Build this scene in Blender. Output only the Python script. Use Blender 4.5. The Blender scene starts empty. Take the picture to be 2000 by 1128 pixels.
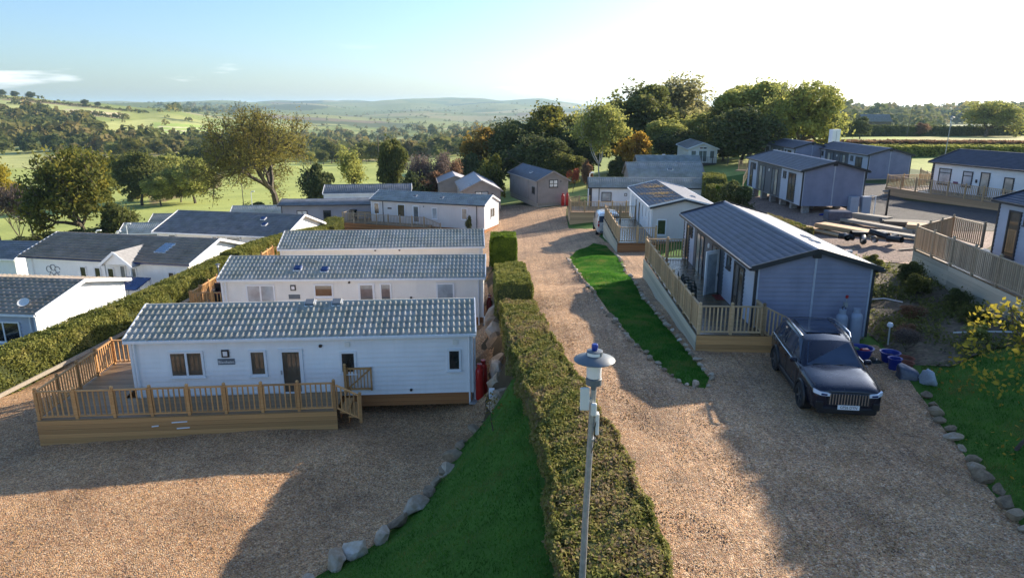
import bpy, bmesh, math, random
import numpy as np
from mathutils import Vector, Matrix
from mathutils.geometry import delaunay_2d_cdt

sc = bpy.context.scene
col = sc.collection
R = math.radians

# ------------------------------------------------------------------ camera
CAM_H = 8.0
PITCH = math.atan((564 - 210) / 1333.0)
cam_d = bpy.data.cameras.new('camera'); cam_d.lens = 24.0; cam_d.sensor_width = 36.0
cam_d.clip_start = 0.1; cam_d.clip_end = 30000
cam = bpy.data.objects.new('camera', cam_d); col.objects.link(cam)
cam.location = (0, 0, CAM_H); cam.rotation_euler = (math.pi/2 - PITCH, 0, 0)
sc.camera = cam

# ------------------------------------------------------------------ light
SUN_AZ, SUN_EL = 50.0, 21.5          # degrees to the right of the view direction, above the horizon
world = bpy.data.worlds.new('World'); sc.world = world; world.use_nodes = True
nt = world.node_tree; nt.nodes.clear()
w_out = nt.nodes.new('ShaderNodeOutputWorld'); w_bg = nt.nodes.new('ShaderNodeBackground')
w_sky = nt.nodes.new('ShaderNodeTexSky'); w_sky.sky_type = 'NISHITA'; w_sky.sun_disc = False
w_sky.sun_elevation = R(SUN_EL); w_sky.sun_rotation = R(SUN_AZ)
w_sky.altitude = 80; w_sky.air_density = 1.0; w_sky.dust_density = 1.3; w_sky.ozone_density = 5.0
w_bg.inputs['Strength'].default_value = 0.078
# thin low clouds: noise over the view direction, the same all round the horizon
w_tc = nt.nodes.new('ShaderNodeTexCoord'); w_map = nt.nodes.new('ShaderNodeMapping')
w_map.inputs['Scale'].default_value = (2.6, 2.6, 22.0); w_map.inputs['Location'].default_value = (0.714, -0.711, 0.781)
w_no = nt.nodes.new('ShaderNodeTexNoise'); w_no.inputs['Scale'].default_value = 1.6; w_no.inputs['Detail'].default_value = 7
w_rp = nt.nodes.new('ShaderNodeValToRGB'); w_rp.color_ramp.elements[0].position = 0.575; w_rp.color_ramp.elements[1].position = 0.72
w_sep = nt.nodes.new('ShaderNodeSeparateXYZ')
w_band = nt.nodes.new('ShaderNodeValToRGB'); cr = w_band.color_ramp
cr.elements[0].position = 0.005; cr.elements[0].color = (0, 0, 0, 1); cr.elements[1].position = 0.03; cr.elements[1].color = (1, 1, 1, 1)
e = cr.elements.new(0.05); e.color = (.8, .8, .8, 1); e = cr.elements.new(0.085); e.color = (0, 0, 0, 1)
w_mul = nt.nodes.new('ShaderNodeMath'); w_mul.operation = 'MULTIPLY'
w_mix = nt.nodes.new('ShaderNodeMix'); w_mix.data_type = 'RGBA'
w_mix.inputs[7].default_value = (7.5, 7.6, 7.9, 1)
lk = nt.links.new
lk(w_tc.outputs['Generated'], w_map.inputs[0]); lk(w_map.outputs[0], w_no.inputs['Vector']); lk(w_no.outputs['Fac'], w_rp.inputs[0])
lk(w_tc.outputs['Generated'], w_sep.inputs[0]); lk(w_sep.outputs['Z'], w_band.inputs[0])
lk(w_rp.outputs[0], w_mul.inputs[0]); lk(w_band.outputs[0], w_mul.inputs[1])
lk(w_mul.outputs[0], w_mix.inputs[0]); lk(w_sky.outputs[0], w_mix.inputs[6])
lk(w_mix.outputs[2], w_bg.inputs[0]); lk(w_bg.outputs[0], w_out.inputs[0])

sun_d = bpy.data.lights.new('sun', 'SUN'); sun_d.energy = 3.4; sun_d.angle = R(0.53); sun_d.color = (1.0, 0.87, 0.69)
sun = bpy.data.objects.new('sun', sun_d); col.objects.link(sun)
_sd = Vector((math.cos(R(SUN_EL))*math.sin(R(SUN_AZ)), math.cos(R(SUN_EL))*math.cos(R(SUN_AZ)), math.sin(R(SUN_EL))))
sun.rotation_euler = (-_sd).to_track_quat('-Z', 'Y').to_euler(); sun.location = _sd*60

vs = sc.view_settings
vs.view_transform = 'Standard'; vs.look = 'None'; vs.gamma = 1.0; vs.exposure = 1.6; vs.use_curve_mapping = False
sc.cycles.use_denoising = True
sc.cycles.max_bounces = 8; sc.cycles.diffuse_bounces = 3; sc.cycles.glossy_bounces = 3
sc.cycles.transmission_bounces = 4; sc.cycles.volume_bounces = 1; sc.cycles.transparent_max_bounces = 6
sc.cycles.sample_clamp_indirect = 6.0

# ------------------------------------------------------------------ helpers
_s, _c, _f = math.sin(PITCH), math.cos(PITCH), 1333.0
def slope(v):
    t = (v - 564) / _f
    return (-_s - t*_c) / (_c - t*_s)
def at_y(u, v, Y):
    z = CAM_H + Y*slope(v); d = Y*_c - (z - CAM_H)*_s
    return ((u - 1000)/_f*d, Y, z)
def at_z(u, v, z):
    Y = (z - CAM_H)/slope(v); d = Y*_c - (z - CAM_H)*_s
    return ((u - 1000)/_f*d, Y, z)

def tag(o, label=None, cat=None, group=None, kind=None):
    if label: o['label'] = label
    if cat: o['category'] = cat
    if group: o['group'] = group
    if kind: o['kind'] = kind
    return o
def link(name, data, parent=None, loc=None, rot=None, scale=None):
    o = bpy.data.objects.new(name, data); col.objects.link(o)
    if parent is not None: o.parent = parent
    if loc is not None: o.location = loc
    if rot is not None: o.rotation_euler = rot
    if scale is not None: o.scale = scale
    return o
def empty(name, loc=(0, 0, 0), rz=0.0, label=None, cat=None, group=None):
    o = link(name, None, None, loc, (0, 0, rz)); o.empty_display_size = 0.2
    return tag(o, label, cat, group)
def copy_tree(o, parent=None):
    c = o.copy(); col.objects.link(c); c.parent = parent
    for ch in o.children: copy_tree(ch, c)
    return c
def np_mesh(name, V, F, mat=None, smooth=False):
    V = np.asarray(V, dtype=np.float32).reshape(-1, 3); F = np.asarray(F, dtype=np.int32)
    me = bpy.data.meshes.new(name)
    n, k = F.shape
    me.vertices.add(len(V)); me.vertices.foreach_set('co', V.ravel())
    me.loops.add(n*k); me.loops.foreach_set('vertex_index', F.ravel())
    me.polygons.add(n); me.polygons.foreach_set('loop_start', np.arange(0, n*k, k, dtype=np.int32))
    me.polygons.foreach_set('loop_total', np.full(n, k, dtype=np.int32))
    me.update(calc_edges=True)
    if smooth: me.polygons.foreach_set('use_smooth', np.ones(n, dtype=bool))
    if mat: me.materials.append(mat)
    return me
def face_attr(me, name, vals):
    a = me.attributes.new(name, 'FLOAT', 'FACE'); a.data.foreach_set('value', np.asarray(vals, dtype=np.float32))

class MB:
    """collects polygons, then links them as one mesh object"""
    def __init__(s): s.v = []; s.f = []
    def add(s, vs_, fs):
        b = len(s.v); s.v += [tuple(p) for p in vs_]; s.f += [tuple(i + b for i in f) for f in fs]; return s
    def box(s, x0, x1, y0, y1, z0, z1, m=None):
        P = [(x0,y0,z0),(x1,y0,z0),(x1,y1,z0),(x0,y1,z0),(x0,y0,z1),(x1,y0,z1),(x1,y1,z1),(x0,y1,z1)]
        if m is not None: P = [m @ Vector(p) for p in P]
        return s.add(P, [(0,3,2,1),(4,5,6,7),(0,1,5,4),(1,2,6,5),(2,3,7,6),(3,0,4,7)])
    def bar(s, a, b, w, h, up=(0, 0, 1)):
        a, b = Vector(a), Vector(b); d = (b - a); L = d.length
        if L < 1e-6: return s
        d /= L; up = Vector(up)
        if abs(d.dot(up)) > 0.98: up = Vector((1, 0, 0))
        sd = d.cross(up).normalized(); u2 = sd.cross(d)
        P = []
        for q in (a, b):
            for (i, j) in ((-1,-1),(1,-1),(1,1),(-1,1)): P.append(q + sd*(i*w/2) + u2*(j*h/2))
        return s.add(P, [(0,1,2,3),(7,6,5,4),(0,4,5,1),(1,5,6,2),(2,6,7,3),(3,7,4,0)])
    def tube(s, pts, rs, n=8, cap=True):
        pts = [Vector(p) for p in pts]
        if not hasattr(rs, '__len__'): rs = [rs]*len(pts)
        b = len(s.v); prev = None
        for i, p in enumerate(pts):
            d = (pts[min(i+1, len(pts)-1)] - pts[max(i-1, 0)])
            d = d.normalized() if d.length > 1e-9 else Vector((0, 0, 1))
            if prev is None:
                x = d.orthogonal().normalized()
            else:
                x = (prev - d*prev.dot(d))
                x = x.normalized() if x.length > 1e-6 else d.orthogonal().normalized()
            prev = x; y = d.cross(x)
            for k in range(n):
                a = 2*math.pi*k/n; s.v.append(tuple(p + (x*math.cos(a) + y*math.sin(a))*rs[i]))
        for i in range(len(pts)-1):
            for k in range(n):
                s.f.append((b+i*n+k, b+i*n+(k+1) % n, b+(i+1)*n+(k+1) % n, b+(i+1)*n+k))
        if cap:
            s.f.append(tuple(b+k for k in reversed(range(n)))); e0 = b+(len(pts)-1)*n; s.f.append(tuple(e0+k for k in range(n)))
        return s
    def lathe(s, prof, n=20, c=(0, 0, 0)):
        b = len(s.v)
        for (r, z) in prof:
            for k in range(n):
                a = 2*math.pi*k/n; s.v.append((c[0]+r*math.cos(a), c[1]+r*math.sin(a), c[2]+z))
        for i in range(len(prof)-1):
            for k in range(n):
                s.f.append((b+i*n+k, b+i*n+(k+1) % n, b+(i+1)*n+(k+1) % n, b+(i+1)*n+k))
        s.f.append(tuple(b+k for k in reversed(range(n)))); e0 = b+(len(prof)-1)*n; s.f.append(tuple(e0+k for k in range(n)))
        return s
    def prism(s, poly, d0, d1):
        """poly: list of 3D points, extruded by vectors d0..d1"""
        n = len(poly); d0, d1 = Vector(d0), Vector(d1)
        P = [Vector(p)+d0 for p in poly] + [Vector(p)+d1 for p in poly]
        return s.add(P, [tuple(reversed(range(n))), tuple(range(n, 2*n))] + [(i, (i+1) % n, n+(i+1) % n, n+i) for i in range(n)])
    def mesh(s, name, mat=None, smooth=False, bevel=0.0):
        me = bpy.data.meshes.new(name); me.from_pydata(s.v, [], s.f)
        bm = bmesh.new(); bm.from_mesh(me)
        bmesh.ops.recalc_face_normals(bm, faces=bm.faces)
        if bevel > 0:
            bmesh.ops.bevel(bm, geom=[e for e in bm.edges if e.is_manifold and e.calc_face_angle(0) > 0.5], offset=bevel, segments=1, affect='EDGES', clamp_overlap=True)
        bm.to_mesh(me); bm.free()
        if smooth:
            me.polygons.foreach_set('use_smooth', np.ones(len(me.polygons), dtype=bool))
            if hasattr(me, 'set_sharp_from_angle'): me.set_sharp_from_angle(angle=R(40))
        if mat: me.materials.append(mat)
        return me
    def build(s, name, mat, parent=None, loc=None, rot=None, smooth=False, bevel=0.0):
        return link(name, s.mesh(name, mat, smooth, bevel), parent, loc, rot)

# ------------------------------------------------------------------ materials
def srgb(h):
    h = h.lstrip('#'); c = [int(h[i:i+2], 16)/255 for i in (0, 2, 4)]
    return tuple(x/12.92 if x <= 0.04045 else ((x+0.055)/1.055)**2.4 for x in c)
MATS = {}
def nodes_of(name):
    m = bpy.data.materials.new(name); m.use_nodes = True; MATS[name] = m
    t = m.node_tree; b = t.nodes['Principled BSDF']; return m, t, b
def ramp(t, stops):
    r = t.nodes.new('ShaderNodeValToRGB'); c = r.color_ramp
    c.elements[0].position = stops[0][0]; c.elements[0].color = (*stops[0][1], 1)
    c.elements[1].position = stops[-1][0]; c.elements[1].color = (*stops[-1][1], 1)
    for p, k in stops[1:-1]:
        e = c.elements.new(p); e.color = (*k, 1)
    return r
def mix_rgb(t, fac, a, b, mode='MIX'):
    m = t.nodes.new('ShaderNodeMix'); m.data_type = 'RGBA'; m.blend_type = mode
    if isinstance(fac, (int, float)): m.inputs[0].default_value = fac
    else: t.links.new(fac, m.inputs[0])
    for s_, i in ((a, 6), (b, 7)):
        if isinstance(s_, tuple): m.inputs[i].default_value = (*s_[:3], 1)
        else: t.links.new(s_, m.inputs[i])
    return m.outputs[2]
def noise(t, scale, detail=4, rough=0.55, vec=None, space='Object'):
    n = t.nodes.new('ShaderNodeTexNoise'); n.inputs['Scale'].default_value = scale
    n.inputs['Detail'].default_value = detail; n.inputs['Roughness'].default_value = rough
    if vec is None:
        vec = t.nodes.new('ShaderNodeTexCoord').outputs[space]
    t.links.new(vec, n.inputs['Vector']); return n
def bump(t, b, h, strength=0.3, dist=0.01):
    n = t.nodes.new('ShaderNodeBump'); n.inputs['Strength'].default_value = strength; n.inputs['Distance'].default_value = dist
    t.links.new(h, n.inputs['Height']); t.links.new(n.outputs[0], b.inputs['Normal'])
def plain(name, c, rough=0.6, metal=0.0, var=0.12, scale=3.0, bmp=0.0, spec=0.5, coat=0.0, emit=None):
    grime = name.endswith('_clad'); tile = name.startswith('tile_')
    """painted / plastic / metal surface with slight blotchy variation and a little dirt"""
    m, t, b = nodes_of(name)
    n = noise(t, scale, 5)
    lo = tuple(x*(1-var) for x in c); hi = tuple(min(1, x*(1+var*0.6)) for x in c)
    r = ramp(t, [(0.3, lo), (0.7, hi)]); t.links.new(n.outputs['Fac'], r.inputs[0]); cc = r.outputs[0]
    if grime:      # rain streaks and dust on the boards
        mp = t.nodes.new('ShaderNodeMapping'); mp.inputs['Scale'].default_value = (5.0, 5.0, 0.35); t.links.new(t.nodes.new('ShaderNodeTexCoord').outputs['Object'], mp.inputs[0])
        g = noise(t, 2.0, 5, 0.65, mp.outputs[0]); rg_ = ramp(t, [(0.32, (0.80, 0.77, 0.72)), (0.52, (1, 1, 1)), (0.8, (1.03, 1.03, 1.03))]); t.links.new(g.outputs['Fac'], rg_.inputs[0]); cc = mix_rgb(t, 0.16, cc, rg_.outputs[0], 'MULTIPLY')
    if tile:       # tone differs tile by tile, with lichen blotches
        oi = t.nodes.new('ShaderNodeObjectInfo'); rr_ = ramp(t, [(0.0, (0.80, 0.80, 0.80)), (1.0, (1.14, 1.14, 1.14))]); t.links.new(oi.outputs['Random'], rr_.inputs[0]); cc = mix_rgb(t, 1.0, cc, rr_.outputs[0], 'MULTIPLY')
        gp = t.nodes.new('ShaderNodeNewGeometry'); g = noise(t, 1.3, 6, 0.7, gp.outputs['Position']); rl = ramp(t, [(0.40, (1, 1, 1)), (0.62, (0.84, 0.86, 0.74)), (0.75, (0.66, 0.64, 0.56))]); t.links.new(g.outputs['Fac'], rl.inputs[0]); cc = mix_rgb(t, 0.8, cc, rl.outputs[0], 'MULTIPLY')
    t.links.new(cc, b.inputs['Base Color'])
    b.inputs['Roughness'].default_value = rough; b.inputs['Metallic'].default_value = metal
    b.inputs['Specular IOR Level'].default_value = spec; b.inputs['Coat Weight'].default_value = coat
    if bmp: bump(t, b, noise(t, scale*12, 3).outputs['Fac'], bmp, 0.004)
    if emit: b.inputs['Emission Color'].default_value = (*emit[0], 1); b.inputs['Emission Strength'].default_value = emit[1]
    return m
def wood(name, c1, c2, rough=0.75, stretch=(2.0, 2.0, 2.0)):
    m, t, b = nodes_of(name)
    tc = t.nodes.new('ShaderNodeTexCoord'); mp = t.nodes.new('ShaderNodeMapping'); mp.inputs['Scale'].default_value = stretch
    t.links.new(tc.outputs['Object'], mp.inputs[0])
    n = noise(t, 2.2, 6, 0.6, mp.outputs[0]); n.inputs['Distortion'].default_value = 0.8
    r = ramp(t, [(0.3, c1), (0.55, tuple((a+b_)/2 for a, b_ in zip(c1, c2))), (0.72, c2)]); t.links.new(n.outputs['Fac'], r.inputs[0])
    oi = t.nodes.new('ShaderNodeObjectInfo'); h = t.nodes.new('ShaderNodeHueSaturation')
    mr = t.nodes.new('ShaderNodeMapRange'); mr.inputs[3].default_value = 0.72; mr.inputs[4].default_value = 1.22
    t.links.new(oi.outputs['Random'], mr.inputs[0]); t.links.new(mr.outputs[0], h.inputs['Value']); t.links.new(r.outputs[0], h.inputs['Color'])
    t.links.new(h.outputs[0], b.inputs['Base Color']); b.inputs['Roughness'].default_value = rough
    bump(t, b, n.outputs['Fac'], 0.25, 0.01); return m
def leafmat(name, cols, trans=0.35, rough=0.7, vscale=0.35, amp=1.5):
    """foliage: colour differs leaf by leaf (attribute rnd) and clump by clump (noise)"""
    m, t, b = nodes_of(name)
    at = t.nodes.new('ShaderNodeAttribute'); at.attribute_name = 'rnd'
    n = noise(t, vscale, 3)
    ad = t.nodes.new('ShaderNodeMath'); ad.operation = 'MULTIPLY_ADD'; ad.inputs[1].default_value = 0.45; t.links.new(at.outputs['Fac'], ad.inputs[0])
    sb = t.nodes.new('ShaderNodeMath'); sb.operation = 'MULTIPLY_ADD'; sb.inputs[1].default_value = amp; sb.inputs[2].default_value = 0.27 - amp/2
    t.links.new(n.outputs['Fac'], sb.inputs[0]); t.links.new(sb.outputs[0], ad.inputs[2])
    k = len(cols); r = ramp(t, [(0.08 + 0.84*i/(k-1), c) for i, c in enumerate(cols)]); t.links.new(ad.outputs[0], r.inputs[0])
    t.links.new(r.outputs[0], b.inputs['Base Color']); b.inputs['Roughness'].default_value = rough; b.inputs['Specular IOR Level'].default_value = 0.12
    tr = t.nodes.new('ShaderNodeBsdfTranslucent'); t.links.new(r.outputs[0], tr.inputs['Color'])
    mx = t.nodes.new('ShaderNodeMixShader'); mx.inputs[0].default_value = min(0.6, trans*1.35)
    t.links.new(b.outputs[0], mx.inputs[1]); t.links.new(tr.outputs[0], mx.inputs[2]); t.links.new(mx.outputs[0], t.nodes['Material Output'].inputs[0])
    return m
def glassmat(name, c, rough=0.04):
    m, t, b = nodes_of(name); b.inputs['Base Color'].default_value = (*c, 1)
    n = noise(t, 1.4, 3); r = ramp(t, [(0.35, tuple(x*0.7 for x in c)), (0.7, tuple(min(1, x*1.3) for x in c))])
    t.links.new(n.outputs['Fac'], r.inputs[0]); t.links.new(r.outputs[0], b.inputs['Base Color'])
    b.inputs['Roughness'].default_value = rough; b.inputs['Specular IOR Level'].default_value = 0.8; return m

def gravelmat(name, cols, cell=30.0, streak=0.0):
    m, t, b = nodes_of(name)
    tc = t.nodes.new('ShaderNodeTexCoord').outputs['Object']
    vo = t.nodes.new('ShaderNodeTexVoronoi'); vo.inputs['Scale'].default_value = cell; t.links.new(tc, vo.inputs['Vector'])
    sp_ = t.nodes.new('ShaderNodeSeparateColor'); t.links.new(vo.outputs['Color'], sp_.inputs[0])
    k = len(cols); r = ramp(t, [(i/(k-1), c) for i, c in enumerate(cols)]); t.links.new(sp_.outputs[0], r.inputs[0])
    n1 = noise(t, 0.45, 5, 0.6, tc); n2 = noise(t, 5.5, 4, 0.6, tc)
    r1 = ramp(t, [(0.3, (0.60, 0.57, 0.56)), (0.45, (0.92, 0.86, 0.82)), (0.7, (1.18, 1.12, 1.06))]); t.links.new(n1.outputs['Fac'], r1.inputs[0])
    r2 = ramp(t, [(0.3, (0.78, 0.76, 0.75)), (0.7, (1.15, 1.15, 1.15))]); t.links.new(n2.outputs['Fac'], r2.inputs[0])
    c1 = mix_rgb(t, 1.0, r.outputs[0], r1.outputs[0], 'MULTIPLY'); c2 = mix_rgb(t, 1.0, c1, r2.outputs[0], 'MULTIPLY')
    v2 = t.nodes.new('ShaderNodeTexVoronoi'); v2.inputs['Scale'].default_value = cell*0.45; t.links.new(tc, v2.inputs['Vector'])
    s2 = t.nodes.new('ShaderNodeSeparateColor'); t.links.new(v2.outputs['Color'], s2.inputs[0])
    r3 = ramp(t, [(0.0, (0.55, 0.52, 0.52)), (0.35, (0.95, 0.93, 0.92)), (0.8, (1.1, 1.1, 1.1)), (1.0, (1.45, 1.42, 1.38))]); t.links.new(s2.outputs[1], r3.inputs[0])
    c2 = mix_rgb(t, 0.6, c2, r3.outputs[0], 'MULTIPLY')
    if streak:
        mp = t.nodes.new('ShaderNodeMapping'); mp.inputs['Scale'].default_value = (3.0, 0.055, 1.0); mp.inputs['Rotation'].default_value = (0, 0, R(4)); t.links.new(tc, mp.inputs[0])
        n3 = noise(t, 1.6, 4, 0.6, mp.outputs[0]); r4 = ramp(t, [(0.36, (0.62, 0.58, 0.56)), (0.50, (1.0, 1.0, 1.0)), (0.7, (1.08, 1.06, 1.04))]); t.links.new(n3.outputs['Fac'], r4.inputs[0])
        c2 = mix_rgb(t, streak, c2, r4.outputs[0], 'MULTIPLY')
    t.links.new(c2, b.inputs['Base Color']); b.inputs['Roughness'].default_value = 0.85
    ad = t.nodes.new('ShaderNodeMath'); ad.operation = 'MULTIPLY_ADD'; ad.inputs[1].default_value = -1.0
    t.links.new(vo.outputs['Distance'], ad.inputs[0]); t.links.new(n2.outputs['Fac'], ad.inputs[2])
    bump(t, b, ad.outputs[0], 0.7, 0.03); return m

G_COLS = [(0.13, 0.078, 0.044), (0.39, 0.225, 0.10), (0.52, 0.31, 0.14), (0.64, 0.43, 0.22), (0.46, 0.215, 0.105), (0.74, 0.58, 0.38), (0.28, 0.19, 0.125)]
gravelmat('gravel', G_COLS, 34); gravelmat('gravel_worn', [(a, b*1.04, c*1.12) for a, b, c in G_COLS], 36, 0.6)
gravelmat('gravel_grey', [(0.10, 0.075, 0.065), (0.30, 0.22, 0.18), (0.42, 0.31, 0.25), (0.27, 0.20, 0.17)], 26)
gravelmat('soil', [(0.06, 0.045, 0.03), (0.13, 0.10, 0.065), (0.10, 0.095, 0.05), (0.18, 0.14, 0.095)], 11)
gravelmat('tarmac', [(0.045, 0.045, 0.05), (0.07, 0.07, 0.075), (0.06, 0.06, 0.065)], 60)
plain('white_paint', (0.84, 0.85, 0.86), 0.35, var=0.06)
plain('white_clad', (0.87, 0.87, 0.86), 0.5, var=0.08, scale=0.8)
plain('cream_clad', (0.86, 0.82, 0.75), 0.5, var=0.08, scale=0.8)
plain('blue_clad', (0.90, 0.88, 0.87), 0.5, var=0.08, scale=0.8)
plain('stone_clad', (0.72, 0.67, 0.63), 0.55, var=0.08, scale=0.8)
plain('lodge_clad', (0.235, 0.245, 0.335), 0.55, var=0.14, scale=1.5)
plain('lodge_dark', (0.10, 0.11, 0.13), 0.5, var=0.15, scale=1.5)
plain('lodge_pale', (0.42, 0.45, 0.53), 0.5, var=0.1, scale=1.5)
plain('brown_clad', (0.30, 0.255, 0.225), 0.6, var=0.15, scale=1.5)
plain('grey_flat', (0.36, 0.35, 0.38), 0.6, var=0.12, scale=1.0)
plain('dark_trim', (0.030, 0.032, 0.038), 0.45, var=0.2)
plain('black_plastic', (0.015, 0.015, 0.017), 0.4, var=0.2)
plain('tile_grey', (0.44, 0.43, 0.40), 0.85, var=0.22, scale=1.2, bmp=0.2, spec=0.25)
plain('tile_slate', (0.20, 0.205, 0.22), 0.5, var=0.3, scale=1.6, bmp=0.3)
plain('tile_brown', (0.37, 0.30, 0.24), 0.7, var=0.3, scale=1.4, bmp=0.3)
plain('tile_green', (0.34, 0.37, 0.38), 0.42, var=0.25, scale=1.2, bmp=0.2)
plain('tile_dark', (0.06, 0.068, 0.11), 0.5, var=0.35, scale=2.5, bmp=0.3)
plain('galv', (0.38, 0.39, 0.39), 0.5, metal=0.4, var=0.25, scale=14)
plain('lamp_grey', (0.13, 0.155, 0.18), 0.45, var=0.15)
plain('lamp_white', (0.82, 0.80, 0.80), 0.35, var=0.03)
plain('antenna_white', (0.68, 0.70, 0.68), 0.5, var=0.08)
plain('blue_plastic', (0.012, 0.035, 0.27), 0.35, var=0.15)
plain('red_paint', (0.42, 0.012, 0.01), 0.38, var=0.2, scale=4)
plain('red_dark', (0.20, 0.015, 0.015), 0.45, var=0.2, scale=4)
plain('green_plastic', (0.02, 0.16, 0.05), 0.4, var=0.2)
plain('chair_green', (0.008, 0.018, 0.014), 0.4, var=0.2)
plain('purple_paint', (0.17, 0.03, 0.11), 0.5)
plain('concrete', (0.33, 0.32, 0.31), 0.85, var=0.25, scale=6, bmp=0.4)
plain('bag_grey', (0.10, 0.11, 0.15), 0.35, var=0.3, scale=6)
plain('bag_white', (0.42, 0.44, 0.48), 0.5, var=0.2, scale=8)
plain('terracotta', (0.28, 0.09, 0.05), 0.8, var=0.2)
plain('gas_grey', (0.30, 0.34, 0.42), 0.5, var=0.15, scale=4)
plain('pole_wood', (0.14, 0.115, 0.095), 0.85, var=0.3, scale=5)
plain('rope_white', (0.60, 0.60, 0.58), 0.5)
plain('leaf_litter', (0.35, 0.22, 0.05), 0.7, var=0.4)
plain('solar', (0.01, 0.03, 0.12), 0.12, var=0.2)
plain('sky_glass', (0.10, 0.18, 0.30), 0.05, var=0.2)
wood('deck_gold', (0.46, 0.215, 0.07), (0.68, 0.40, 0.165), stretch=(1.2, 6, 6))
wood('deck_pale', (0.43, 0.28, 0.14), (0.66, 0.47, 0.27), stretch=(1.2, 6, 6))
wood('deck_grey', (0.36, 0.26, 0.16), (0.58, 0.45, 0.30), stretch=(1.2, 6, 6))
wood('deck_board', (0.24, 0.145, 0.07), (0.40, 0.26, 0.13), 0.45, stretch=(1.0, 8, 8))
wood('deck_wet', (0.10, 0.065, 0.03), (0.23, 0.16, 0.085), 0.22, stretch=(1.0, 8, 8))
wood('timber_new', (0.52, 0.31, 0.15), (0.70, 0.50, 0.30), stretch=(1, 8, 8))
wood('timber_grey', (0.27, 0.23, 0.18), (0.47, 0.42, 0.34), stretch=(1, 8, 8))
wood('timber_dark', (0.07, 0.06, 0.05), (0.18, 0.15, 0.12), stretch=(1, 8, 8))
wood('skirt_wood', (0.29, 0.105, 0.03), (0.48, 0.22, 0.08), stretch=(1.2, 6, 6))
wood('wall_planks', (0.46, 0.40, 0.29), (0.62, 0.56, 0.42), 0.85, stretch=(0.8, 6, 6))
wood('bark', (0.06, 0.045, 0.033), (0.17, 0.135, 0.10), 0.9, stretch=(1.5, 1.5, 0.5))
wood('bark_pale', (0.38, 0.36, 0.33), (0.62, 0.60, 0.56), 0.8, stretch=(1.5, 1.5, 3))
wood('twig', (0.10, 0.07, 0.06), (0.22, 0.16, 0.13), 0.9)
glassmat('glass_dark', (0.022, 0.026, 0.026)); glassmat('glass_grey', (0.16, 0.18, 0.19)); glassmat('glass_pale', (0.42, 0.47, 0.50), 0.1)
glassmat('glass_cream', (0.48, 0.44, 0.36), 0.1); glassmat('glass_brown_reflection', (0.13, 0.10, 0.07)); glassmat('glass_car', (0.03, 0.05, 0.09))  # the brown glass has the gravel's reflection put into its pane colour
leafmat('leaf_hedge', [(0.06, 0.08, 0.018), (0.13, 0.15, 0.035), (0.24, 0.24, 0.06), (0.33, 0.29, 0.10), (0.27, 0.185, 0.12), (0.36, 0.30, 0.15)], 0.25, 0.8, 0.75)
leafmat('leaf_hedge2', [(0.081, 0.098, 0.023), (0.161, 0.178, 0.040), (0.276, 0.276, 0.069), (0.345, 0.310, 0.103)], 0.25, 0.75, 1.0)
leafmat('leaf_lime', [(0.06, 0.11, 0.012), (0.14, 0.22, 0.02), (0.26, 0.34, 0.03)], 0.3, 0.5, 1.5)
leafmat('leaf_dark', [(0.058, 0.074, 0.031), (0.115, 0.137, 0.049), (0.187, 0.202, 0.065)], 0.25)
leafmat('leaf_green', [(0.072, 0.086, 0.026), (0.144, 0.162, 0.046), (0.252, 0.246, 0.070)], 0.35)
leafmat('leaf_olive', [(0.168, 0.184, 0.068), (0.352, 0.371, 0.101), (0.606, 0.556, 0.151)], 0.35)
leafmat('leaf_oliveyel', [(0.065, 0.082, 0.024), (0.15, 0.16, 0.038), (0.36, 0.30, 0.05)], 0.35)
leafmat('leaf_yellow', [(0.168, 0.150, 0.024), (0.360, 0.300, 0.042), (0.540, 0.432, 0.060)], 0.4)
leafmat('leaf_gold', [(0.230, 0.138, 0.023), (0.460, 0.287, 0.046), (0.598, 0.425, 0.069)], 0.4)
leafmat('leaf_orange', [(0.13, 0.11, 0.03), (0.28, 0.19, 0.045), (0.42, 0.28, 0.065)], 0.4)
leafmat('leaf_red', [(0.40, 0.07, 0.03), (0.60, 0.13, 0.06), (0.70, 0.22, 0.10)], 0.4)
leafmat('leaf_rust', [(0.172, 0.103, 0.061), (0.293, 0.172, 0.103), (0.431, 0.276, 0.155)], 0.35)
leafmat('leaf_oakdry', [(0.15, 0.14, 0.045), (0.25, 0.225, 0.06), (0.36, 0.29, 0.07)], 0.35)
leafmat('leaf_purple', [(0.126, 0.091, 0.084), (0.210, 0.161, 0.140), (0.308, 0.238, 0.196)], 0.3)
leafmat('leaf_pale', [(0.179, 0.179, 0.083), (0.304, 0.290, 0.124), (0.442, 0.400, 0.193)], 0.45)
leafmat('grass_blade', [(0.030, 0.105, 0.012), (0.060, 0.19, 0.022), (0.12, 0.26, 0.035), (0.24, 0.24, 0.07)], 0.35, 0.6, 0.9, 2.4)
leafmat('grass_vivid', [(0.035, 0.13, 0.015), (0.055, 0.20, 0.022), (0.10, 0.26, 0.035), (0.24, 0.25, 0.07)], 0.4, 0.6, 0.9, 2.4)
leafmat('pebble', [c for c in G_COLS], 0.0, 0.8, 0.6)
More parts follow.
